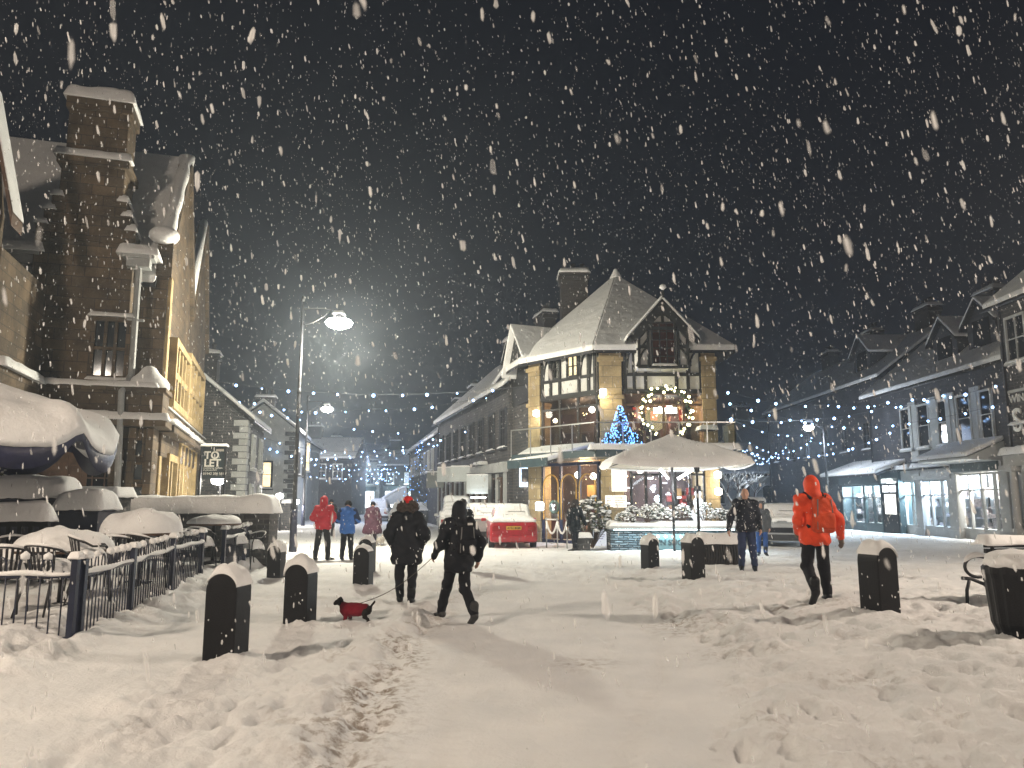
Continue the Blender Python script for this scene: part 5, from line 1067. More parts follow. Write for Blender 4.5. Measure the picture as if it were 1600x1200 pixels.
# ---------------------------------------------------------------- planter wall with sign, shrubs
def planter_wall():
    Y = 25.6; x0 = P(954, 840, Y).x; x1 = P(1152, 840, Y).x; zt = P(1050, 822, Y).z; t = empty('planter_wall', (x0, Y, 0), 0, 'low slate wall lit from under its coping, with the cafe name sign', 'wall'); W = x1 - x0
    b = MB(); b.box(0, W, 0, 1.1, -.4, zt - .10); b.build('stonework', SLATEW, t); b = MB(); b.box(-.06, W + .06, -.12, 1.15, zt - .10, zt); b.build('coping', PALE, t, bevel=.01); b = MB(); b.box(.1, W - .1, -.07, -.045, zt - .125, zt - .102); b.build('led_strip', emit('led', (.62, .93, 1), 12, True), t)
    s = MB(); s.loaf(-.02, W, .0, 1.1, zt, .13, 7, amp=.4); s.build('snow_cap', SNOW, t, True)
    light('strip_light', (W / 2, -.25, zt - .16), 85, (.55, .88, 1), .1, t, 'AREA', (W * .96, .06), (R(-12), 0, 0))
    sx0 = P(1008, 846, Y).x - x0; sx1 = P(1069, 846, Y).x - x0; za, zb = P(1040, 859, Y).z, P(1040, 834, Y).z
    b = MB(); b.box(sx0, sx1, -.10, -.002, za, zb); o = b.build('sign_plate', mat('sign_teal', (.10, .16, .17), .5, .1, 3), t, bevel=.01); text('BROWN SUGAR', .25, mat('sign_letters', (.008, .01, .012), .5, 0), 'lettering', o, ((sx0 + sx1) / 2 - .02, -.106, (za + zb) / 2 - .03), bold=.005)
    for i in range(5): xx_ = sx0 + (sx1 - sx0) * (i + .6) / 5.2; q = MB(); q.lathe([(.01, zb - .04), (.035, zb - .06), (.04, zb - .1), (.01, zb - .12)], 8, (xx_, -.2)); q.build('spotlight', emit('cool_spot', (.75, .95, 1), 12), t); 
    light('sign_light', ((sx0 + sx1) / 2, -.35, zb), 1.5, (.75, .95, 1), .1, t)
    for i, (px, py, r, lab) in enumerate(((976, 812, .34, 'rounded snowy shrub at the left end of the slate planter wall'), (990, 800, .3, 'small bright snowy conifer on the slate planter wall'), (1034, 810, .44, 'wide snowy shrub in the middle of the slate planter wall'), (1028, 790, .34, 'taller snowy bush behind the wide one on the planter'), (1100, 800, .34, 'brightly lit snowy shrub right of the thin post'), (1127, 806, .42, 'round snow covered mound plant at the right end of the planter'), (1010, 785, .3, 'dark green shrub with snow near the cafe windows'), (1068, 795, .32, 'dark shrub behind the parasol pole'))):
        p = P(px, 818, Y + .5); snowy_shrub(p.x, Y + .3 + .35 * (i % 2), zt + .02, r, lab, 150, h=r * (1.0 if py > 803 else 1.7), sn=.8)
    light('planter_light', (W * .68, .2, zt + .9), 30, (.8, .92, 1), .15, t)
planter_wall()
p = GZ(1096, 840)
def snow_figure():
    p = P(1093, 815, 26.4); zt = P(1093, 818, 25.6).z; t = empty('snowman', (p.x, 26.5, zt), 0, 'glowing white snowman ornament among the planter shrubs', 'ornament'); s = SDF(.05); s.ell((0, 0, .28), (.24, .22, .28)); s.ell((0, 0, .68), (.17, .16, .19)); s.ell((0, 0, .98), (.12, .12, .13)); s.mesh('body', emit('snowman_glow', (.85, .93, 1), .9), .03, t)
    b = MB(); b.lathe([(.19, 1.06), (.19, 1.08), (.11, 1.09), (.11, 1.24), (.02, 1.25)], 16); b.build('hat', BLACK, t)
snow_figure()
def bush(px, Y, r, h, label): p = P(px, 840, Y); snowy_shrub(p.x, Y, zg(p.x, Y), r, label, 420, 'bush', h, sn=.35, leafm=mat('olive_leaf', (.07, .085, .05), .7, .35, 6))
bush(926, 27.0, .72, 1.35, 'big pale green bush with frosted leaves left of the menu boards')
def a_board():
    p0 = GZ(925, 853); p1 = P(952, 853, p0.y); W = p1.x - p0.x; t = empty('pavement_sign', (p0.x, p0.y, p0.z - .05), R(-4), 'black framed pavement sign with a pale lit poster, left of the planter wall', 'sign'); H = P(938, 812, p0.y).z - p0.z + .05
    b = MB(); b.box(0, .04, 0, .05, 0, H); b.box(W - .04, W, 0, .05, 0, H); b.box(.04, W - .04, 0, .05, H - .04, H); b.box(.04, W - .04, 0, .05, 0, .05); b.tube([(.05, .05, H - .1), (.05, .5, 0)], .015, 6); b.tube([(W - .05, .05, H - .1), (W - .05, .5, 0)], .015, 6); b.build('frame', BLACK, t)
    b = MB(); b.box(.04, W - .04, .015, .035, .05, H - .04); o = b.build('poster', emit('poster_glow', (.72, .80, 1), .55), t); q = MB()
    for i in range(7): z_ = H * (.3 + .07 * i); q.box(W * .35, W * (.66 + .05 * (i % 3)), .009, .013, z_, z_ + .018)
    q.build('writing', NAVY, o); s = MB(); s.loaf(0, W, -.01, .06, H, .05, 1, res=.03); s.build('snow_cap', SNOW, t, True)
a_board()
def barrier():
    t = empty('rope_barrier', (0, 0, 0), 0, 'rope barrier of slim posts with sagging snow coated rope outside the cafe', 'barrier'); ps = [P(854, 835, 27.5), P(871, 835, 27.2), P(886, 835, 27.0), P(897, 835, 27.9)]
    o = Vector((ps[0].x, ps[0].y, zg(ps[0].x, ps[0].y))); t.location = o; top = []
    for p in ps: q = Vector((p.x - o.x, p.y - o.y, zg(p.x, p.y) - o.z)); b = MB(); b.tube([(q.x, q.y, q.z - .1), (q.x, q.y, q.z + .95)], .025, 8); b.lathe([(.02, q.z + .95), (.05, q.z + .99), (.02, q.z + 1.04)], 8, (q.x, q.y)); b.build('post', mat('steel', (.45, .47, .48)), t, True); top.append(q + Vector((0, 0, .92)))
    b = MB()
    for a_, c_ in zip(top[:-1], top[1:]): b.tube([a_ + (c_ - a_) * (k / 8) - Vector((0, 0, .42 * (1 - (2 * k / 8 - 1) ** 2))) for k in range(9)], .035, 8)
    b.bar(top[0] + Vector((0, 0, .06)), top[1] + Vector((0, 0, .06)), .06, .05); b.build('rope', SNOW, t, True)
barrier()
p = P(911, 850, 26.2); capped('stone_planter', 'small square planter box with snow behind the woman by the cafe', 'planter', p.x - .24, p.x + .22, 26, 26.6, zg(p.x, 26.2), zg(p.x, 26.2) + .42, .14, STONE_D, 2)
# ---------------------------------------------------------------- terrace row left of the cafe (runs away down the left street)
def middle_row():
    a = Vector((-4.9, 51.5)); b = Vector((-.15, 34.2)); d = b - a; rz = math.atan2(d.y, d.x); L = d.length; F = Frame(a.x, a.y, rz); H = 7.0
    t = building('terraced_building', 'long dark stone terrace with snowy roof and projecting signs left of the cafe', a.x, a.y, rz, L, 8, H, 3.6, STONE_D, rows=[(4.1, .9, 1.6, [1.4 + 2.25 * i for i in range(8)], STONE_G, DKGLASS, 2, 2), (.7, 1.4, 1.9, [1.6 + 2.9 * i for i in range(6)], BROWNW, DKGLASS, 2, 2)], chim=[(4, 1.6, 1.3), (11, 1.6, 1.3)], dorm=[(L - 2.5, 1.6, 1.0)])
    q = MB()
    for i in range(13): x = .4 + i * (L - .8) / 12; q.box(x - .1, x + .1, -.12, -.002, 0, 2.9)
    q.box(.1, L - .1, -.22, -.004, 2.9, 3.35); q.build('shop_pilasters', PALE, t)
    for (x, z, w, h) in ((L - 5.5, 3.4, 1.5, .12), (L - 11, 3.4, 1.4, .12)): q = MB(); q.loaf(x, x + w, -.4, -.0, z, .14, x); q.build('ledge_snow', SNOW, t, True)
    for (x0, Y, w, h, zc, m, lab) in ((-1.75, 35.6, 1.0, .85, 2.7, 'lit', 'square hanging sign lit from below on the terrace left of the cafe'), (-2.25, 38.5, .95, .75, 3.2, 'p', 'pale hanging sign with rounded corners, second from the cafe'), (-3.1, 41.0, .95, .75, 3.3, 'p', 'pale square hanging sign, third from the cafe'), (-3.9, 44.5, 1.0, .9, 2.8, 'g', 'grey hanging sign farthest along the dark terrace')):
        p = P({-1.75: 746, -2.25: 719, -3.1: 697, -3.9: 680}[x0], {-1.75: 757, -2.25: 741, -3.1: 742, -3.9: 750}[x0], Y); s = empty('hanging_sign', (p.x, Y, p.z), 0, lab, 'sign', 'hanging signs on the dark terrace'); q = MB(); q.box(-w / 2, w / 2, -.03, .03, -h / 2, h / 2)
        q.build('board', mat('sign_board_' + m, (.5, .54, .55) if m != 'g' else (.2, .22, .22), .6, .1, 2), s, bevel=.02); q = MB(); q.bar((-w / 2, 0, h / 2 + .08), (w / 2 + .8, .2, h / 2 + .08), .03); q.bar((-w * .3, 0, h / 2), (-w * .3, 0, h / 2 + .08), .02); q.bar((w * .3, 0, h / 2), (w * .3, 0, h / 2 + .08), .02); q.build('bracket', IRON, s)
        q = MB(); q.loaf(-w / 2, w / 2, -.04, .04, h / 2 + .0, .06, 2, res=.05, over=.01); q.build('snow_cap', SNOW, s, True)
        if m == 'lit': light('sign_light', (.1, -.35, -.65), 9, (.8, .92, 1), .08, s); q = MB(); q.box(-.3, .4, -.16, -.1, -.62, -.56); q.build('strip_lamp', TUBEL, s)
middle_row()
t = building('terraced_building', 'hazy dark terrace farther down the right side of the left street', -9.2, 70, math.atan2(-18, 4.2), 18.4, 7, 6.2, 2.8, STONE_G, rows=[(3.8, .9, 1.4, [1.5 + 2.4 * i for i in range(7)], PALE, DKGLASS, 2, 2)], chim=[(5, 1.5, 1.2), (13, 1.5, 1.2)])
def swoop():
    p = P(612, 768, 62); t = empty('shop_awning', (p.x, 62, p.z), 0, 'curved awning edge with bright snow in the far left street', 'awning'); q = MB(); q.tube([(-1.2 + 2.4 * k / 10, 0, -.9 + 1.3 * math.sin(k / 10 * 1.4)) for k in range(11)], .1, 8); q.build('snow_edge', SNOW, t, True); q = MB(); q.prism([(-1.2, -1.0)] + [(-1.2 + 2.4 * k / 10, -.98 + 1.3 * math.sin(k / 10 * 1.4)) for k in range(1, 11)] + [(1.2, -1.0)], .02, 1.2); q.build('canopy', PALE, t)
    q = MB()
    for x in (-1.0, 1.0): q.tube([(x, .1, -.9), (x, .1, -p.z)], .04, 6)
    q.build('poles', IRON, t)
swoop()
# ---------------------------------------------------------------- right hand street
RX = 19.6
def shopfront(t, x0, x1, h, n, fm, room=1.5, lit=(.9, .97, 1), pw=60, stall=.45, fascia=.5, door=None, arched=False, wallm=None, seed=1, glow=None, ins=.0):
    q = MB(); q.box(x0, x1, ins - .06, ins + .06, 0, stall); q.box(x0, x1, ins - .05, ins + .05, h - fascia - .1, h - fascia); ps = [x0 + (x1 - x0) * i / n for i in range(n + 1)]
    for x in ps: q.box(x - .05, x + .05, ins - .062, ins + .062, .002, h - fascia)
    q.box(x0, x1, ins - .045, ins + .045, h - fascia - .75, h - fascia - .69); o = q.build('shop_window', fm, t); g_ = MB(); g_.add([(x0, ins, stall), (x1, ins, stall), (x1, ins, h - fascia), (x0, ins, h - fascia)], [(0, 1, 2, 3)]); g_.build('pane', CLEAR, o)
    q = MB(); q.box(x0 - .1, x1 + .1, -.20, -.03, h - fascia, h - .03); q.build('fascia', fm, t, bevel=.01)
    q = MB(); q.box(x0, x1, room - .05, room, 0, h - .1); q.box(x0 + .01, x1 - .01, .05, room - .05, h - .3, h - .22); q.box(x0 + .01, x1 - .01, .1, room - .05, .0, stall); q.build('shop_interior', wallm or mat('shop_white', (.75, .76, .74), .8, .1, 2), t)
    rr = random.Random(seed); q = MB()
    for i in range(int((x1 - x0) * 7)):
        x = rr.uniform(x0 + .1, x1 - .3); zz = rr.choice([stall, .9, 1.35, 1.8]); q.box(x, x + rr.uniform(.06, .25), room * rr.uniform(.3, .5), room * rr.uniform(.55, .8), zz + .01, zz + rr.uniform(.1, .4))
    for zz in (.88, 1.33, 1.78): q.box(x0 + .05, x1 - .05, room * .5, room * .9, zz - .02, zz)
    q.build('display', mat('goods', (.28, .25, .26), .6, .7, 7), t)
    light('shop_light', ((x0 + x1) / 2, room * .35, h - fascia - .35), pw, lit, .15, t)
def right_row():
    # R2: two storey-plus row with light shop front, R3: taller row behind with the dark shop
    Y1, Y0 = 42.0, 29.6; L = Y1 - Y0; X = lambda px: Y1 - 1200 * RX / (px - 800)
    t = building('terraced_building', 'dark terrace with two snowy dormers and light upper window strips, right street', RX, Y1, R(-90), L, 8, 7.4, 3.2, STONE_G, rows=[(4.2, .9, 1.9, [X(1420) , X(1447), X(1480), X(1512), X(1545)], PALE, DKGLASS, 1, 2)], dorm=[(X(1462), 2.0, 1.3), (X(1520), 2.0, 1.5)], chim=[(L - 1.2, 1.8, 1.4), (X(1440), 1.5, 1.2)], ground=(.02, L - .15, 3.1, 1.6))
    q = MB()
    for i, px in enumerate((1430, 1462, 1490, 1531)):
        x = X(px); q.box(x - .35, x + .35, -.07, -.002, 3.5, 6.4)
    q.build('render_panel', PALE, t)
    shopfront(t, X(1396) + .1, X(1432), 3.1, 3, PALE, lit=(.8, .95, 1), pw=1500, seed=2)
    shopfront(t, X(1434), X(1484), 3.1, 3, GREYP, lit=(.65, .82, 1), pw=800, seed=3, wallm=GREYP)
    shopfront(t, X(1488), X(1566), 3.3, 4, GREYP, lit=(1, .93, .80), pw=900, seed=4, ins=.1)
    for px, w_ in ((1433, .3), (1486, .35), (1567, .3)):
        q = MB(); x = X(px); q.box(x - w_, x + w_, -.16, .2, -.2, 3.05); q.box(x - w_ - .06, x + w_ + .06, -.2, .2, -.2, .35); q.box(x - w_ - .08, x + w_ + .08, -.24, .2, 2.8, 3.0)
        q.build('pilaster', GREYP, t, bevel=.02)
    q = MB(); q.box(X(1490), X(1565), -.26, -.202, 2.86, 3.22); o = q.build('fascia_sign', mat('green_black', (.015, .03, .028), .4, .1, 2), t)
    s = MB(); s.loaf(X(1396), X(1434), -.6, .0, 3.15, .22, 1); s.loaf(X(1436), X(1486), -.5, .0, 3.18, .18, 2); s.build('ledge_snow', SNOW, t, True)
    aw = MB(); aw.add([(X(1484), -1.5, 3.35), (X(1569), -1.5, 3.35), (X(1569), 0, 4.0), (X(1484), 0, 4.0), (X(1484), -1.5, 3.27), (X(1569), -1.5, 3.27), (X(1569), 0, 3.2), (X(1484), 0, 3.2)], [(0, 1, 2, 3), (7, 6, 5, 4), (0, 4, 5, 1), (1, 5, 6, 2), (3, 7, 4, 0)]); a_ = aw.build('awning', PALE, t)
    s = MB(); s.slab([(X(1484) - .05, -1.6, 3.36 + .2), (X(1569) + .05, -1.6, 3.36 + .2), (X(1569) + .05, 0, 4.01 + .22), (X(1484) - .05, 0, 4.01 + .22)], .2); s.build('awning_snow', SNOW, a_, bevel=.08)
    Yb = 61.0; RB = 20.4; t = building('terraced_building', 'tall dark terrace running down the right street behind the lit white shop', RB, Yb, R(-90), Yb - 42.05, 8, 8.6, 3.0, STONE_G, rows=[(4.6, .8, 1.4, [2, 5, 8, 11, 14, 17], STONE_D, DKGLASS, 2, 2)], chim=[(3, 1.5, 1.2), (10, 1.5, 1.3), (17, 1.6, 1.2)], dorm=[(15.2, 2.2, 1.4)])
    # the dark shop under the terrace: a lower projecting shop unit with lit windows
    Ys0, Ys1 = 45.2, 38.6; Lx = Ys0 - Ys1; X2 = lambda px: Ys0 - 1200 * (RX - .35) / (px - 800)
    t = empty('shop_unit', (RX - .35, Ys0, 0), R(-90), 'dark single storey shop with snowy roof, arched windows and a lit notice, right street', 'shop'); b = MB(); b.box(0, Lx, 0, 1.2, 2.75, 3.15); b.box(0, .12, 0, 1.2, -.2, 2.75); b.box(Lx - .12, Lx, 0, 1.2, -.2, 2.75); b.box(.12, Lx - .12, 1.1, 1.2, -.2, 2.75); b.build('wall', TEALP, t)
    xa = X2(1352); xb = X2(1372); shopfront(t, .14, X2(1345), 3.0, 2, TEALP, 1.1, (.9, .97, 1), 1100, seed=7); shopfront(t, X2(1347), X2(1372), 3.0, 2, TEALP, 1.1, (.85, .95, .9), 1100, seed=8)
    b = MB(); b.box(X2(1373), Lx - .13, -.03, .05, 0, 2.5); o = b.build('door_panel', BLACK, t); b = MB(); b.box(X2(1377), X2(1394), -.05, -.032, .95, 1.95); b.build('notice', emit('notice_lit', (1, 1, .93), 2.0), o); b = MB(); b.box(X2(1375), X2(1384), -.05, -.032, 2.05, 2.4); b.box(X2(1386), X2(1395), -.05, -.032, 2.05, 2.4); b.build('top_lights', WHITEL, o)
    roof_slab(t, [(-.2, -1.2, 2.95), (Lx + .2, -1.2, 2.95), (Lx + .2, .9, 3.7), (-.2, .9, 3.7)], .2, 'canopy')
    # classical grey shop at the right edge, and the three storey corner house with the big S sign
    Yc = 29.45; t = building('corner_building', 'tall dark building at the right edge with pale window surround and large S sign', RX - .55, Yc, R(-90), 9.4, 8, 9.4, 3.2, STONE_D, rows=[(6.9, 1.0, 1.6, [1.1, 3.4], PALE, DKGLASS, 2, 2), (4.7, 1.0, 1.3, [5.2], PALE, DKGLASS, 2, 2)], ground=None)
    Xc = lambda px: Yc - 1200 * (RX - .55) / (px - 800)
    b = MB(); b.box(.1, 8, -.12, -.002, -.2, 2.9); b.box(.0, 8, -.3, -.004, 2.9, 3.35); b.build('shop_surround', GREYP, t, bevel=.02)
    for x in (.55, 1.5, 3.6): b = MB(); b.tube([(x, -.3, .6), (x, -.3, 2.7)], [.15, .12], 14); b.box(x - .2, x + .2, -.5, -.12, -.2, .6); b.box(x - .18, x + .18, -.48, -.12, 2.7, 2.9); b.build('column', GREYP, t, bevel=.01)
    s = MB(); s.loaf(.0, 8, -.42, .0, 3.35, .28, 2); s.loaf(.6, 8, -.3, 0, 4.45, .1, 3); s.build('ledge_snow', SNOW, t, True)
    zS = P(1590, 655, 28).z; xS = Xc(1596); wh = mat('sign_white', (.75, .75, .72)); text('S', 1.25, wh, 'lettering', t, (xS, -.07, zS), bold=.01, ext=.03); text('WIN', .42, wh, 'lettering', t, (xS + .05, -.05, zS + .85), ext=.02)
    b = MB(); b.box(xS - .5, 8, -.09, -.002, zS + 1.1, zS + 1.2); b.build('sign_rail', PALE, t)
right_row()
def far_right():
    for i, (x, Y, L, H, m, lab, lit) in enumerate(((9.0 + 14.6, 78, 7.5, 7.5, STONE_G, 'dim grey gabled house closing the right street, under the string lights', 0), (25, 66, 5.2, 4.6, STONE_G, 'low stone house with a bright window and half lit door beyond the man in orange', 1), (15.6, 64, 7.0, 4.0, PALE, 'pale green-grey low house right of the cafe', 0), (31.5, 84, 8, 8.5, STONE_D, 'dark house at the far end of the right street', 0))):
        t = building('house', lab, x, Y, 0, L, 8, H, 2.6, m, rows=[(H - 2.6, .8, 1.3, [1.4, L / 2, L - 1.4], STONE_D, DKGLASS, 2, 2)], chim=[(1, 1.4, 1.4)])
        if lit: p = P(1234, 772, Y); window(t, p.x - x, -.005, p.z - .5, 0, 1.1, 1.5, 3, 2, PALE, WHITEL); light('porch', (p.x - x, -1.0, 2.4), 60, (.95, .97, 1), .2, t)
far_right()
# ---------------------------------------------------------------- trees
def bare_tree(x, y, h, label, seed, snow=True):
    t = empty('tree', (x, y, 0), 0, label, 'tree'); rr = random.Random(seed); T = MB(); S = MB(); B = MB()
    def grow(p, d, L, r, lv):
        q = p + d * L; (T if lv == 0 else B).tube([p, (p + q) / 2 + Vector((rr.uniform(-1, 1), rr.uniform(-1, 1), 0)) * L * .06, q], [r, r * .8, r * .6], 6 if lv < 2 else 4)
        if lv >= 1 and abs(d.z) < .93: S.tube([p + Vector((0, 0, r * .9)), q + Vector((0, 0, r * .7))], r * .75 + .012, 5)
        if lv < 4:
            for _ in range(3 if lv < 3 else 2):
                a = rr.uniform(0, 6.28); nd = (d + Vector((math.cos(a), math.sin(a), rr.uniform(-.1, .5))) * .75).normalized(); grow(q, nd, L * rr.uniform(.6, .8), r * .58, lv + 1)
    grow(Vector((0, 0, -.2)), Vector((0, 0, 1)), h * .32, h * .022, 0); T.build('trunk', BROWNW, t, True); B.build('branches', BROWNW, t); S.build('snow_on_branches', SNOW, t, True)
p = P(1150, 800, 42); bare_tree(p.x, 42, 4.2, 'snow laden bare tree behind the man, right of the cafe', 3)
p = P(1178, 800, 56); bare_tree(p.x, 56, 4.6, 'bare snowy tree before the far houses on the right street', 8)
p = P(1313, 800, 52); bare_tree(p.x, 52, 5.0, 'dark bare tree beside the dark shop unit, right street', 12)
t = fairy_tree(P(655, 780, 58).x, 58, 0, 6.2, 'tall dim christmas tree with blue lights far down the left street', BULBB, 90, 1.6)
# ---------------------------------------------------------------- cars
def car(x, y, rz, label, paint, suv=False, snow=.13, plate=None, h=.04, rear=True):
    t = empty('parked_car', (x, y, zg(x, y) - .06), rz, label, 'car', 'snow covered parked cars'); Lh = 2.05; W = .84; top = 1.42 if not suv else 1.68
    s = SDF(.12); s.box((0, 0, .62), (W, Lh, .36), .12, ty=.03, tx=.02); s.box((0, -.15 if not suv else -.55, (top + .85) / 2 - .02), (W * .90, 1.25 if not suv else 1.40, (top - .72) / 2), .14, tx=.20, ty=.34 if not suv else .16)
    for sy in (-1.28, 1.30):
        for sx in (-1, 1): s.cone((sx * .95, sy, .33), (sx * .55, sy, .33), .37, .37, k=.03, neg=True)
    s.mesh('body', paint, h, t)
    sn = SDF(.12); sn.p = [q for q in s.p if not q[7]]; sn.snow = snow; sn.mesh('snow_cover', SNOW, h, t)
    for sy in (-1.28, 1.30):
        for sx in (-1, 1):
            w_ = MB(); xx_ = sx * .74; w_.tube([(xx_ - .1, sy, .31), (xx_ - .09, sy, .31), (xx_ + .09, sy, .31), (xx_ + .1, sy, .31)], [.27, .31, .31, .27], 24); o = w_.build('wheel', mat('tyre', (.015, .015, .016), .8, .2, 8), t, True); w_ = MB(); w_.tube([(xx_ + sx * .085, sy, .31), (xx_ + sx * .108, sy, .31)], [.2, .18], 18); w_.build('rim', mat('rim', (.3, .3, .32), .4, .1, 5, metal=.7), o)
    yb = -Lh + .02 if rear else Lh - .02; sg = -1 if rear else 1
    lm = mat('tail_lens', (.25, .01, .01), .2, 0) if rear else mat('head_lens', (.6, .62, .65), .15, 0)
    for sx in (-1, 1): q = MB(); q.box(sx * .62 - .13, sx * .62 + .13, yb + sg * .0 - .03, yb + .03, .66, .82); q.build('tail_light' if rear else 'headlight', lm, t, bevel=.02)
    q = MB(); q.box(-.8, .8, yb - .05, yb + .05, .30, .50); q.build('bumper', mat('bumper_dark', (.02, .02, .022), .6, .2, 6) if not plate else paint, t, bevel=.03)
    if not rear: q = MB(); q.box(-.45, .45, yb - .03, yb + .04, .56, .74); q.build('grille', BLACK, t, bevel=.01)
    for sx in (-1, 1): q = MB(); q.box(sx * .96 - .09, sx * .96 + .09, .62, .74, .92, 1.04); q.build('wing_mirror', paint, t, bevel=.03)
    q = MB()
    for sx in (-1, 1): q.add([(sx * (W * .87), -1.0, .98), (sx * (W * .87), .75, .98), (sx * (W * .76), .35, top - .14), (sx * (W * .76), -.8, top - .14)], [(0, 1, 2, 3)])
    q.build('side_windows', DKGLASS, t)
    if plate:
        q = MB(); q.box(-.26, .26, yb - .05, yb - .03, .70, .82); o = q.build('number_plate', mat('plate_yellow', (.65, .42, .05), .5, .1, 4), t); text(plate, .10, BLACK, 'lettering', o, (0, yb - .054, .755), bold=.002)
    return t
RED = mat('red_paint', (.33, .012, .02), .3, .2, 6, coat=.5); SILV = mat('silver_paint', (.35, .37, .38), .35, .1, 4, metal=.4, coat=.4); WHP = mat('white_paint', (.6, .6, .6), .35, .1, 4, coat=.4); DBL = mat('dark_car_paint', (.02, .03, .05), .3, .1, 4, coat=.5)
p = GZ(791, 857); car(p.x + .12, p.y + 2.05, R(4), 'red car seen from behind with yellow number plate, roof under thick snow', RED, plate='AY51 BGM', h=.035)
p = GZ(700, 838); car(p.x + .2, p.y + 2.1, R(6), 'tall pale car buried in snow between the two dark walkers', WHP, True, .2)
p = P(757, 822, 31.5); car(p.x - .15, 32.3, R(10), 'snowy car in front of the red one, only its roof and side showing', SILV)
p = GZ(622, 826); car(p.x, p.y + 2, R(8), 'snow covered saloon beyond the woman in the dark coat', SILV)
p = GZ(588, 815); car(p.x, p.y + 2, R(3), 'snow covered pale car far down the left street beside the saloon', WHP, True)
p = GZ(655, 818); car(p.x, p.y + 3, R(8), 'half hidden snowy car behind the walker with the red hat', DBL)
p = GZ(1236, 856); car(p.x + .5, p.y + 2.2, R(158), 'snowy blue-lit car facing the camera behind the man in orange', SILV, rear=False)
p = GZ(1199, 848); car(p.x + .3, p.y + 2.8, R(163), 'dark car with snow on its roof behind the bald man', DBL, True, rear=False)
p = GZ(1345, 826); car(p.x - 1.5, p.y + 3, R(175), 'snow covered dark car near the dark shop unit on the right', DBL, rear=False)
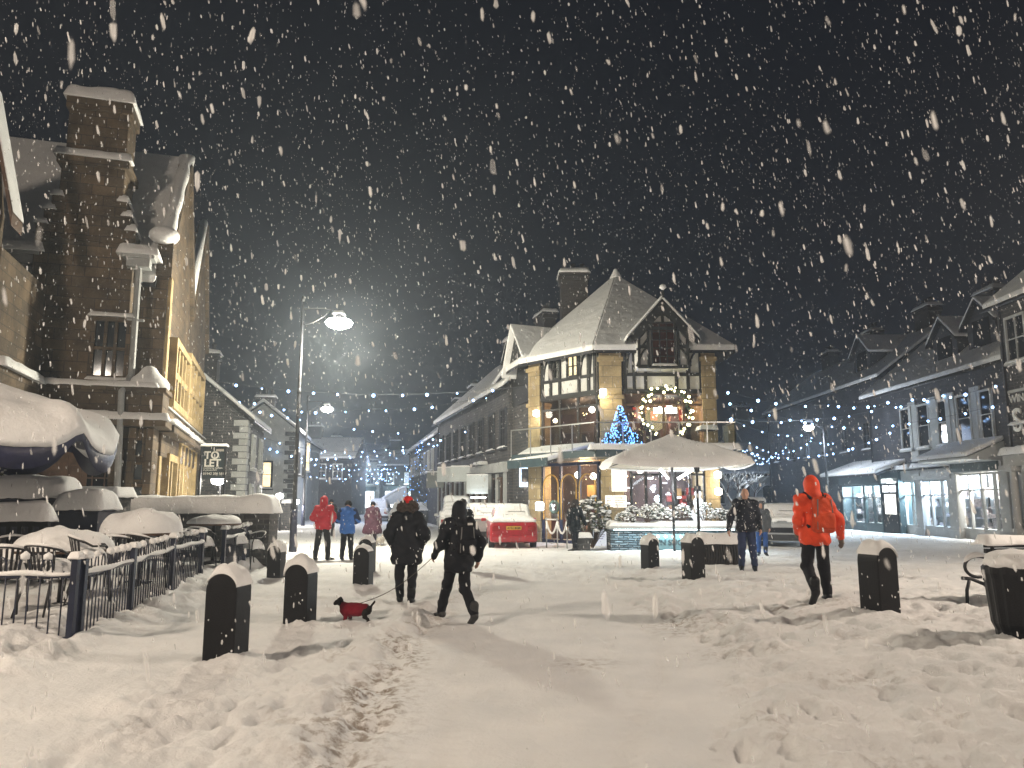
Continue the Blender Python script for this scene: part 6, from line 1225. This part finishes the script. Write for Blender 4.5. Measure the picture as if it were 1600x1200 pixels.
# ---------------------------------------------------------------- people
SKIN = mat('skin', (.42, .24, .17), .5, .1, 6, sss=.1)
def cloth(name, c, rough=.8, var=.25): return mat(name, tuple(x * .6 for x in c) if max(c) < .05 else c, rough, var, 5, .25, 60, spec=.2)
HAIR = mat('hair', (.02, .015, .012), .6, .4, 30, .6, 80)
def person(x, y, rz, label, H=1.72, J=None, top='jacket', tc=None, lc=None, hood=False, hat=None, hair=None, hem=.80, pack=None, bulk=1.0, skirt=0, fur=None, gloves=None, boots=None, z=None, vox=.014, flecks=40, sleeve=None, shin_snow=False):
    s = H / 1.75; zz = zg(x, y) if z is None else z; t = empty('person', (x, y, zz - .02), rz, label, 'person')
    j = dict(pel=(0, 0, .95), wai=(0, 0, 1.10), che=(0, .01, 1.32), nec=(0, .0, 1.49), hea=(0, .03, 1.635), Ls=(-.185, 0, 1.425), Rs=(.185, 0, 1.425), Le=(-.25, -.03, 1.15), Re=(.25, -.03, 1.15), Lw=(-.25, .06, .90), Rw=(.25, .06, .90), Lh=(-.09, 0, .92), Rh=(.09, 0, .92), Lk=(-.11, .03, .50), Rk=(.11, .03, .50), La=(-.12, -.02, .09), Ra=(.12, -.02, .09), Lt=(-.14, .15, .035), Rt=(.14, .15, .035))
    if J: j.update(J)
    j = {k: np.array(v, float) * s for k, v in j.items()}
    b = SDF(.035); c = lambda a, d, r0, r1, f=1, **k: b.cone(j[a], j[d], r0 * s, r1 * s, f, **k)
    c('pel', 'wai', .135, .12, .75); c('wai', 'che', .12, .145, .72); b.cone(j['Ls'] * [.8, 1, 1], j['Rs'] * [.8, 1, 1], .07 * s, .07 * s); b.cone(j['che'], j['nec'], .10 * s, .052 * s); b.cone(j['nec'], j['hea'], .052 * s, .052 * s)
    h = j['hea']; hd = lambda dx, dy, dz: h + np.array([dx, dy, dz]) * s
    b.ell(hd(0, 0, .02), np.array([.076, .094, .105]) * s); b.ell(hd(0, .03, -.06), np.array([.055, .06, .06]) * s); b.cone(hd(0, .09, .0), hd(0, .112, -.025), .009 * s, .016 * s, k=.012)
    for sx in (-1, 1): b.ell(hd(sx * .077, -.005, -.005), np.array([.012, .022, .032]) * s, k=.01); b.ell(hd(sx * .030, .093, .015), np.array([.014, .012, .010]) * s, k=.012, neg=True)
    b.ell(hd(0, .093, -.062), np.array([.022, .007, .006]) * s, k=.008, neg=True)
    for S_ in 'LR':
        c(S_ + 's', S_ + 'e', .052, .042); c(S_ + 'e', S_ + 'w', .042, .028); c(S_ + 'h', S_ + 'k', .085, .055); c(S_ + 'k', S_ + 'a', .055, .038); c(S_ + 'a', S_ + 't', .040, .03)
    b.mesh('body', SKIN, vox * s * 1.0, t)
    # trousers
    q = SDF(.03); q.noise = .006; q.nf = 18
    for S_ in 'LR': q.cone(j[S_ + 'h'], j[S_ + 'k'], .100 * s, .080 * s); q.cone(j[S_ + 'k'], j[S_ + 'a'] + [0, 0, .05 * s], .080 * s, .068 * s)
    q.cone(j['Lh'] + [0, 0, .02], j['Rh'] + [0, 0, .02], .105 * s, .105 * s, .9); q.mesh('trousers', lc, vox * s, t)
    for S_ in 'LR':
        q = SDF(.02); a, d = j[S_ + 'a'], j[S_ + 't']; q.cone(a + [0, 0, .16 * s], a, .066 * s, .056 * s); v = d - a; q.cone(a - v * .25 + [0, 0, -.02 * s], d + v * .28, .05 * s, .045 * s); q.mesh('boot', boots or BLACK, vox * s, t)
    # jacket
    q = SDF(.05); q.noise = .013; q.nf = 17; B = bulk; hz = hem * s
    q.cone(j['wai'], j['che'], .155 * B * s, .175 * B * s, .78); q.cone(j['Ls'] * [.85, 1, 1], j['Rs'] * [.85, 1, 1], .092 * B * s, .092 * B * s); q.cone(j['che'], j['nec'], .14 * s, .085 * s)
    hp = j['pel'].copy(); hp[2] = max(hz + .1, .3); 
    for sx in (-1, 1): q.cone(j['wai'] + [sx * .03 * s, 0, 0], hp + [sx * (.065 + skirt * .3) * s, 0, 0], .150 * B * s, (.150 + skirt) * B * s, .9)
    for S_ in 'LR': q.cone(j[S_ + 's'], j[S_ + 'e'], .085 * B * s, .072 * B * s); q.cone(j[S_ + 'e'], j[S_ + 'w'], .070 * B * s, .052 * s)
    q.post = lambda X, Y, Z, D, hz=hz: np.maximum(D, hz + .012 * np.sin(X * 30 + Y * 9) - Z)
    jk = q.mesh(top, tc, vox * s, t)
    vs_ = jk.data.vertices; fl = MB(); r_ = random.Random(int(x * 100)); nv = len(vs_)
    for _ in range(flecks):
        v_ = vs_[r_.randrange(nv)]; c_ = v_.co; k_ = r_.uniform(.003, .009) * (1.3 if v_.normal.z > .3 else 1); fl.lathe([(k_ * .5, c_.z - k_ * 1.3), (k_, c_.z), (k_ * .5, c_.z + k_)], 5, (c_.x, c_.y))
    tag(fl.build('snow_flecks', SNOW, t, True), kind='stuff')
    if sleeve:                                        # dark upper sleeves
        q = SDF(.03)
        for S_ in 'LR': q.cone(j[S_ + 's'] + [0, 0, .01], j[S_ + 'e'], .094 * B * s, .082 * B * s); q.cone(j[S_ + 'e'], j[S_ + 'w'], .08 * B * s, .06 * s)
        q.mesh('sleeve', sleeve, vox * s, t)
    if hood:
        q = SDF(.05); q.noise = .006; q.nf = 16; q.ell(hd(0, -.015, .02), np.array([.108, .122, .135]) * s); q.cone(hd(0, -.03, -.06), j['nec'] + [0, -.02, 0], .10 * s, .12 * s); q.ell(hd(0, .13, -.0), np.array([.075, .10, .095]) * s, k=.03, neg=True); q.mesh('hood', tc, vox * s, t)
    else:
        q = SDF(.03); q.cone(j['nec'] + [0, -.03, .0], j['nec'] + [0, -.05, -.05], .10 * s, .12 * s); q.noise = .008; q.mesh('collar', tc, vox * s, t)
    if fur:
        q = SDF(.03); n = 14
        for i in range(n): a = math.pi * 2 * i / n; q.ell(hd(.14 * math.cos(a), -.03 - .03 * math.sin(a), -.06 + .10 * math.sin(a)), np.array([.045, .045, .045]) * s)
        q.ell(hd(0, -.06, -.09), np.array([.14, .09, .11]) * s); q.noise = .012; q.nf = 40; q.mesh('fur_hood', fur, vox * s, t)
    if hat:
        q = SDF(.02); q.ell(hd(0, -.005, .055), np.array([.09, .106, .085]) * s); q.cone(hd(-.06, 0, .02), hd(.06, 0, .02), .055 * s, .055 * s, 1.5); q.ell(hd(0, .09, -.02), np.array([.06, .04, .04]) * s, k=.02, neg=True); q.mesh('hat', hat, vox * s, t)
    if hair:
        q = SDF(.02); r_ = hair if isinstance(hair, float) else .0; q.ell(hd(0, -.02, .03), np.array([.085 + r_, .098 + r_, .105 + r_]) * s)
        if r_: q.ell(hd(0, -.03, -.06), np.array([.08 + r_, .08 + r_, .08]) * s)
        q.ell(hd(0, .12 + r_, -.03), np.array([.07, .09, .09]) * s, k=.02, neg=True); q.noise = .008 + r_ * .2; q.nf = 45; q.mesh('hair', HAIR, vox * s, t)
    # hands: palm, four fingers, thumb
    for S_ in 'LR':
        w_, e = j[S_ + 'w'], j[S_ + 'e']; d = (w_ - e); d = d / np.linalg.norm(d); sd = -1 if S_ == 'L' else 1
        n_ = np.cross(d, [0, 1, 0]); n_ = n_ / (np.linalg.norm(n_) + 1e-6); f_ = np.cross(n_, d); g_ = .006 if gloves else 0
        q = SDF(.012); pc = w_ + d * .05 * s; q.cone(w_ + d * .015, w_ + d * .075 * s, .026 * s + g_, .032 * s + g_, 1.0)
        for k, (off, ln) in enumerate(((-.027, .065), (-.009, .075), (.009, .070), (.026, .055))):
            a = w_ + d * .085 * s + f_ * off * s; m_ = a + d * ln * .5 * s + n_ * (-sd) * .010 * s; e_ = a + d * ln * .85 * s + n_ * (-sd) * .034 * s; q.cone(a, m_, .0095 * s + g_ * .6, .009 * s + g_ * .6, k=.006); q.cone(m_, e_, .009 * s + g_ * .6, .0075 * s + g_ * .6, k=.006)
        a = w_ + d * .035 * s + f_ * .026 * s; q.cone(a, a + (d * .6 + f_ * .75) * .035 * s, .013 * s + g_, .011 * s + g_, k=.01); a2 = a + (d * .6 + f_ * .75) * .035 * s; q.cone(a2, a2 + (d * .9 + f_ * .1) * .03 * s, .011 * s + g_, .009 * s + g_, k=.008)
        q.mesh('glove' if gloves else 'hand', gloves or SKIN, .006, t)
    if pack:
        pm, pw, ph, pd, pz = pack; q = SDF(.03); q.box((0, -(.16 * B + pd) * s, pz * s), (pw * s, pd * s, ph * s), .06, tx=.16, ty=.2); q.box((0, -(.16 * B + pd * 2 + .02) * s, (pz - ph * .35) * s), (pw * .75 * s, .04 * s, ph * .45 * s), .03); q.noise = .004; q.nf = 25; o = q.mesh('backpack', pm, .013, t)
        st = MB()
        for sx in (-1, 1): st.tube([(sx * .10 * s, -.14 * s, (pz + ph * .9) * s), (sx * .13 * s, -.02, 1.53 * s), (sx * .13 * s, .15 * B * s, 1.40 * s), (sx * .15 * s, .14 * B * s, 1.2 * s), (sx * .14 * s, -.13 * s, (pz - ph * .7) * s)], .022, 6)
        st.tube([(0, -(.16 * B + pd * 2 + .0) * s, (pz + ph * .95) * s), (.03, -(.16 * B + pd * 1.7) * s, (pz + ph * 1.08) * s), (.05, -(.16 * B + pd) * s, (pz + ph) * s)], .008, 5); st.build('straps', BLACK, o, True)
        st = MB()
        for sx in (-1, 1): st.bar((sx * pw * .8 * s, -(.16 * B + pd * 1.96) * s, (pz - ph * .8) * s), (sx * pw * .62 * s, -(.16 * B + pd * 1.75) * s, (pz + ph * .85) * s), .012)
        st.build('zip', mat('zip_grey', (.12, .12, .12), .5, 0), o)
    return t, j
ORANGE = cloth('orange_shell', (.74, .07, .02), .55, .22); ORPK = cloth('red_orange_pack', (.55, .06, .015), .6, .25); DKTR = cloth('black_trouser', (.014, .014, .02), .75); BLK = cloth('black_jacket', (.010, .011, .018), .6); CRIM = cloth('crimson_jacket', (.42, .018, .03), .6, .12); BLUE = cloth('blue_jacket', (.035, .13, .42), .6, .15); MARO = cloth('dark_plum_coat', (.055, .022, .035), .85); JEAN = cloth('dark_jeans', (.025, .035, .08), .8); NJK = cloth('dark_leather', (.014, .017, .03), .4); BJN = cloth('blue_jeans', (.03, .08, .25), .8); GREYC = cloth('grey_coat', (.09, .10, .11), .8)
p = GZ(1279, 940)
person(p.x, p.y, R(6), 'person in a bright orange hooded jacket with orange backpack, walking away on the right', 1.73, dict(Re=(.31, -.10, 1.16), Rw=(.40, .02, .90), Le=(-.25, -.03, 1.15), Lw=(-.19, .13, .98), Lh=(-.09, 0, .92), Lk=(-.11, .06, .50), La=(-.14, -.20, .17), Lt=(-.15, -.12, .03), Rk=(.14, .06, .50), Ra=(.17, .06, .09), Rt=(.20, .22, .035), pel=(0, 0, .96)), 'jacket', ORANGE, DKTR, hood=True, hem=.80, pack=(ORPK, .155, .25, .09, 1.23), bulk=1.08, gloves=cloth('grey_glove', (.16, .14, .12)), vox=.012)
p = GZ(634, 942)
person(p.x, p.y, R(2), 'person in long black parka with dark fur hood and red hat, walking away', 1.70, dict(hea=(0, .03, 1.66), Le=(-.31, -.06, 1.15), Lw=(-.24, .06, .93), Re=(.31, -.06, 1.15), Rw=(.24, .06, .93), Lk=(-.12, -.0, .50), La=(-.11, .10, .09), Lt=(-.12, .26, .035), Rk=(.10, .05, .50), Ra=(.09, -.06, .09), Rt=(.11, .12, .035)), 'parka', BLK, DKTR, fur=mat('dark_fur', (.05, .035, .028), .9, .5, 30, .5, 80), hat=cloth('red_wool', (.55, .02, .02), .9), hem=.66, bulk=1.22, skirt=.01, vox=.012)
p = GZ(716, 972); wk = p
person(p.x, p.y, R(28), 'person in black hooded jacket with dark backpack, striding left with a dog lead', 1.62, dict(Lh=(-.08, .02, .92), Lk=(-.10, .20, .54), La=(-.10, .40, .10), Lt=(-.11, .57, .05), Rh=(.09, 0, .92), Rk=(.09, -.02, .50), Ra=(.10, -.34, .13), Rt=(.10, -.22, .03), Le=(-.30, .0, 1.16), Lw=(-.30, .22, .98), Re=(.30, -.10, 1.16), Rw=(.32, .0, .92)), 'jacket', BLK, DKTR, hood=True, hem=.74, bulk=1.16, pack=(cloth('black_pack', (.012, .012, .018)), .15, .22, .07, 1.22), boots=mat('dark_trainer', (.02, .02, .022), .6, .3, 10), vox=.012)
wt = [o for o in col.objects if o.name.startswith('backpack')][-1]; q = MB(); q.box(-.035, .035, -.37, -.355, 1.33, 1.36); q.build('label_patch', WHITE, wt)
p = GZ(722, 893)
person(p.x, p.y, R(-8), 'dark haired person in dark clothes mostly hidden behind the walker with the dog lead', 1.68, dict(Lk=(-.10, .12, .5), La=(-.10, .1, .1)), 'jacket', cloth('charcoal_coat', (.02, .02, .024)), DKTR, hair=.012, hem=.75)
p = GZ(503, 875)
person(p.x, p.y, R(-4), 'person in crimson jacket with hands in front, standing with back turned, left', 1.76, dict(Le=(-.30, .0, 1.17), Lw=(-.17, .2, 1.05), Re=(.30, .0, 1.17), Rw=(.17, .2, 1.05), La=(-.19, -.02, .09), Lk=(-.15, .02, .5), Ra=(.17, -.02, .09), Rk=(.14, .02, .5), Rt=(.25, .12, .035), Lt=(-.2, .14, .03)), 'jacket', CRIM, cloth('charcoal_trouser', (.03, .028, .03)), hood=True, hem=.86, bulk=1.15)
p = GZ(541, 875)
person(p.x, p.y, R(0), 'person in a blue jacket with dark sleeves looking down, standing beside the crimson jacket', 1.66, dict(Le=(-.30, .03, 1.17), Lw=(-.20, .24, 1.10), Re=(.30, .03, 1.17), Rw=(.20, .24, 1.10), La=(-.13, -.02, .09), Ra=(.14, -.02, .09), hea=(0, .06, 1.62)), 'jacket', BLUE, DKTR, hat=cloth('black_wool', (.012, .012, .016)), hem=.78, bulk=1.1, sleeve=cloth('navy_sleeve', (.012, .02, .06)))
p = GZ(516, 838)
person(p.x, p.y, R(0), 'dark figure walking away, half hidden behind the crimson jacket', 1.70, dict(La=(-.1, .15, .12), Ra=(.1, -.1, .1)), 'coat', cloth('charcoal_coat', (.02, .02, .024)), DKTR, hat=cloth('black_wool', (.01, .01, .01)), hem=.75, vox=.02)
p = GZ(581, 852); ma = p
person(p.x, p.y, R(4), 'person in a dark plum flared coat and dark hat with a small pale dog', 1.60, dict(Re=(.28, 0, 1.15), Rw=(.33, .05, .92)), 'coat', MARO, cloth('plum_trouser', (.03, .015, .02)), hat=cloth('black_wool', (.01, .01, .01)), hem=.48, skirt=.11, bulk=1.15, vox=.018)
p = GZ(899, 861)
person(p.x, p.y, R(14), 'woman with big dark curly hair in a black jacket walking toward the cafe', 1.64, dict(La=(-.03, -.1, .1), Lk=(-.07, .02, .5), Ra=(.03, .2, .12), Rk=(.07, .1, .52), Rt=(.03, .36, .06), Re=(.27, -.08, 1.15), Rw=(.36, -.12, .93)), 'jacket', cloth('black_wool_coat', (.012, .018, .022)), DKTR, hair=.055, hem=.68, vox=.016)
p = GZ(1169, 892)
person(p.x, p.y, R(168), 'balding man in a dark snow flecked jacket and jeans facing the camera, looking aside', 1.80, dict(Re=(.31, -.02, 1.16), Rw=(.36, .05, .88), Le=(-.27, -.02, 1.15), Lw=(-.28, .08, .90), La=(-.14, 0, .09), Ra=(.13, 0, .09)), 'jacket', NJK, JEAN, hair=None, hem=.83, bulk=1.1, vox=.013, flecks=170)
p = GZ(1192, 868)
person(p.x, p.y, R(160), 'person in a grey coat and blue jeans close behind the balding man', 1.60, dict(La=(-.1, .1, .1)), 'coat', GREYC, BJN, hood=True, hem=.75, vox=.018)
# snow flecks lying on dark clothing are part of the falling snow
# ---------------------------------------------------------------- dogs
def dog(x, y, rz, label, L=.42, coat=None, fur=None):
    z = zg(x, y) - .045; k = L / .42; t = empty('dog', (x, y, z - .01), rz, label, 'dog'); s = SDF(.025); v = lambda *a: np.array(a) * k
    s.cone(v(0, .15, .245), v(0, -.02, .25), .095 * k, .085 * k); s.cone(v(0, -.02, .25), v(0, -.17, .245), .085 * k, .075 * k); s.cone(v(0, .18, .27), v(0, .27, .34), .055 * k, .045 * k)
    s.ell(v(0, .30, .36), v(.048, .058, .048)); s.cone(v(0, .33, .35), v(0, .375, .33), .033 * k, .025 * k); s.cone(v(0, -.23, .29), v(0, -.29, .38), .022 * k, .014 * k)
    for sx in (-1, 1):
        s.cone(v(sx * .03, .29, .405), v(sx * .058, .265, .34), .024 * k, .018 * k); s.cone(v(sx * .05, .14, .22), v(sx * .055, .15 - .02 * sx, .11), .03 * k, .019 * k); s.cone(v(sx * .055, .15 - .02 * sx, .11), v(sx * .055, .14 - .05 * sx, .015), .018 * k, .016 * k); s.cone(v(sx * .055, .14 - .05 * sx, .015), v(sx * .055, .17 - .05 * sx, .012), .017 * k, .013 * k)
        s.cone(v(sx * .045, -.15, .23), v(sx * .055, -.13 + .02 * sx, .15), .045 * k, .026 * k); s.cone(v(sx * .055, -.13 + .02 * sx, .15), v(sx * .055, -.20 + .03 * sx, .09), .022 * k, .016 * k); s.cone(v(sx * .055, -.20 + .03 * sx, .09), v(sx * .055, -.185 + .03 * sx, .015), .016 * k, .015 * k)
    s.noise = .004; s.nf = 60; s.mesh('body', fur, .009, t)
    if coat:
        q = SDF(.02); q.cone(v(0, .17, .245), v(0, -.02, .25), .108 * k, .10 * k); q.cone(v(0, -.02, .25), v(0, -.13, .255), .10 * k, .088 * k); q.cone(v(0, .19, .27), v(0, .23, .31), .068 * k, .06 * k)
        for sx in (-1, 1): q.cone(v(sx * .05, .14, .22), v(sx * .055, .15 - .02 * sx, .10), .038 * k, .028 * k)
        q.noise = .004; q.nf = 30; q.mesh('dog_coat', coat, .009, t)
    for sx in (-1, 1): q = MB(); q.lathe([(.002, -.006), (.006, 0), (.002, .006)], 6); q.build('eye', BLACK, t, loc=(sx * .028 * k, .345 * k, .375 * k))
    return t
p = GZ(557, 971); dg = p; dog(p.x, p.y, R(78), 'small dark dog wearing a red coat, sniffing left in the snow', .37, cloth('dog_red', (.20, .008, .02), .95), cloth('dog_dark', (.03, .022, .018), .9))
p = GZ(594, 853); dog(p.x, p.y, R(-10), 'small pale dog beside the person in the plum coat', .46, None, cloth('dog_pale', (.35, .33, .30), .9, .4))
def lead():
    a = Vector((dg.x + .0, dg.y, dg.z + .235)); ang = R(28); w_ = Vector((-.30, .30, .92)) * (1.62 / 1.75); b_ = Vector((wk.x + w_.x * math.cos(ang) - w_.y * math.sin(ang), wk.y + w_.x * math.sin(ang) + w_.y * math.cos(ang), wk.z + w_.z))
    t = MB(); t.tube([a + (b_ - a) * (k / 12) - a - Vector((0, 0, .10 * math.sin(k / 12 * math.pi))) for k in range(13)], .0055, 6); o = t.build('dog_lead', cloth('lead_grey', (.10, .09, .08)), None, True, loc=a); tag(o, 'thin lead running from the striding walker to the dog in the red coat', 'dog lead')
lead()
# ---------------------------------------------------------------- string lights across the streets
def string_lights(pts, n, label, group, sag=.35, r=.062):
    a = pts[0]; t = empty('string_lights', a, 0, label, 'string lights', group); q = []
    for i in range(len(pts) - 1):
        A, B = pts[i], pts[i + 1]
        for k in range(12): u = k / 12; q.append(A + (B - A) * u - Vector((0, 0, sag * 4 * u * (1 - u))) - a)
    q.append(pts[-1] - a); m = MB(); m.tube(q, .010, 5); m.build('cable', mat('cable', (.10, .11, .13), .5, 0), t, True)
    rr = random.Random(int(a.x * 37 + a.y * 11)); global _b0
    for i in range(n):
        u = (i + .5 + rr.uniform(-.35, .35)) / n * (len(q) - 1); k = int(u); p = q[k] + (q[min(k + 1, len(q) - 1)] - q[k]) * (u - k) - Vector((0, 0, .05))
        if _b0 is None: b = MB(); b.lathe([(.012, -.05), (.04, -.03), (.05, 0), (.04, .03), (.012, .05)], 10); o = b.build('bulb', BULB, t, True); _b0 = o
        else: o = _b0.copy(); col.objects.link(o); o.parent = t
        o.location = p; s_ = r / .05 * rr.uniform(.55, 1.25); o.scale = (s_,) * 3
_b0 = None
GL, GR = 'string lights over the left street', 'string lights over the right street'
string_lights([P(338, 596, 34), P(840, 601, 32)], 11, 'nearest long string of lights between the rubble house and the cafe, above the second lamp', GL, .5)
string_lights([P(335, 604, 35), P(456, 652, 45), P(700, 676, 52), P(764, 658, 40)], 15, 'string of lights dipping twice below the second lamp', GL, .35)
string_lights([P(392, 628, 40), P(560, 640, 41), P(790, 612, 37)], 12, 'string of lights just under the second lamp, crossing to the dark terrace', GL, .3)
string_lights([P(400, 690, 48), P(520, 716, 50), P(742, 668, 42)], 16, 'low string of lights passing just above the hanging signs', GL, .4, .055)
rr = random.Random(21)
ORD = 'first second third fourth fifth sixth seventh eighth ninth tenth eleventh twelfth thirteenth fourteenth fifteenth sixteenth seventeenth eighteenth'.split()
for i in range(17):
    Y = 46 + i * 4.1; x0 = -.285 * Y - 1.5 + rr.uniform(-.6, .6); x1 = -.098 * Y + .3; z0 = 5.2 + rr.uniform(-.5, .5); z1 = 5.3 + rr.uniform(-.5, .5)
    if i % 4 == 3: z0 -= .8
    string_lights([Vector((x0, Y, z0)), Vector((x1, Y + rr.uniform(-3, 3), z1))], 12, 'small string of lights low over the left street, %s from the near end' % ORD[i], GL, .8 + rr.uniform(0, .5), .045)
string_lights([P(1131, 610, 31), P(1300, 632, 36), P(1402, 622, 36), P(1568, 598, 30)], 15, 'long upper string of lights from the cafe pier across the right street', GR, .25, .055)
string_lights([P(1130, 652, 30), P(1260, 655, 40), P(1382, 636, 40), P(1480, 615, 34)], 12, 'second string of lights over the right street, just above the small street lamp', GR, .15)
string_lights([P(1143, 655, 44), P(1262, 678, 50), P(1310, 688, 48), P(1438, 655, 41)], 14, 'third string of lights passing beside the small street lamp', GR, .4)
string_lights([P(1150, 700, 46), P(1268, 712, 47), P(1404, 668, 38)], 16, 'low sagging string of lights left of the dark shop unit', GR, .3, .055)
string_lights([P(1136, 628, 33), P(1330, 668, 38), P(1560, 632, 30.5)], 16, 'string of lights reaching the light upper windows on the right', GR, .2, .055)
for i in range(9):
    Y = 50 + i * 4.2; xa = .285 * Y + 1.0; xb = 20.2; z0 = 5.4 + rr.uniform(-.5, .4)
    if xb - xa < 2: xb = xa + 6
    string_lights([Vector((xa, Y, z0)), Vector((xb, Y + rr.uniform(-4, 2), 5.2 + rr.uniform(-.6, .6)))], 11, 'small string of lights low over the right street, %s from the near end' % ORD[i], GR, .9, .045)
for k_, x_ in enumerate((576, 602)):                     # lit outline stars/triangles far down the street
    p = P(x_, 742, 92); t = empty('light_motif', p, 0, 'small triangular outline of white lights, %s of the two' % ('left' if k_ == 0 else 'right'), 'light motif'); q = MB(); q.tube([(-.9, 0, -1), (0, 0, 1.2), (.9, 0, -1)], .05, 6); q.build('frame', IRON, t)
    for i in range(9): u = i / 8; o = _b0.copy(); col.objects.link(o); o.parent = t; o.location = (-.9 + 1.8 * u, -.05, -1 + 2.2 * (1 - abs(2 * u - 1))); o.scale = (1.5,) * 3
# soft light the strings throw on the streets
light('string_glow', (-11, 58, 4.6), 800, (.55, .68, 1), 1.0); light('string_glow', (-17, 92, 4.6), 2600, (.6, .75, 1), 1.5); light('string_glow', (16.0, 40, 4.8), 120, (.55, .70, 1), .8); light('string_glow', (18, 58, 4.8), 150, (.55, .7, 1), 1.0)
# ---------------------------------------------------------------- snowy air
m = bpy.data.materials.new('snowy_air'); m.use_nodes = True; nt = m.node_tree; nt.nodes.remove(nt.nodes['Principled BSDF']); v = nt.nodes.new('ShaderNodeVolumePrincipled'); v.inputs['Color'].default_value = (.75, .87, 1, 1); v.inputs['Density'].default_value = .0027; v.inputs['Anisotropy'].default_value = .55
nt.links.new(v.outputs[0], nt.nodes['Material Output'].inputs['Volume']); b = MB(); b.box(-151, 151, -23, 161, -1.8, 17.5); o = b.build('haze', m); o['kind'] = 'stuff'
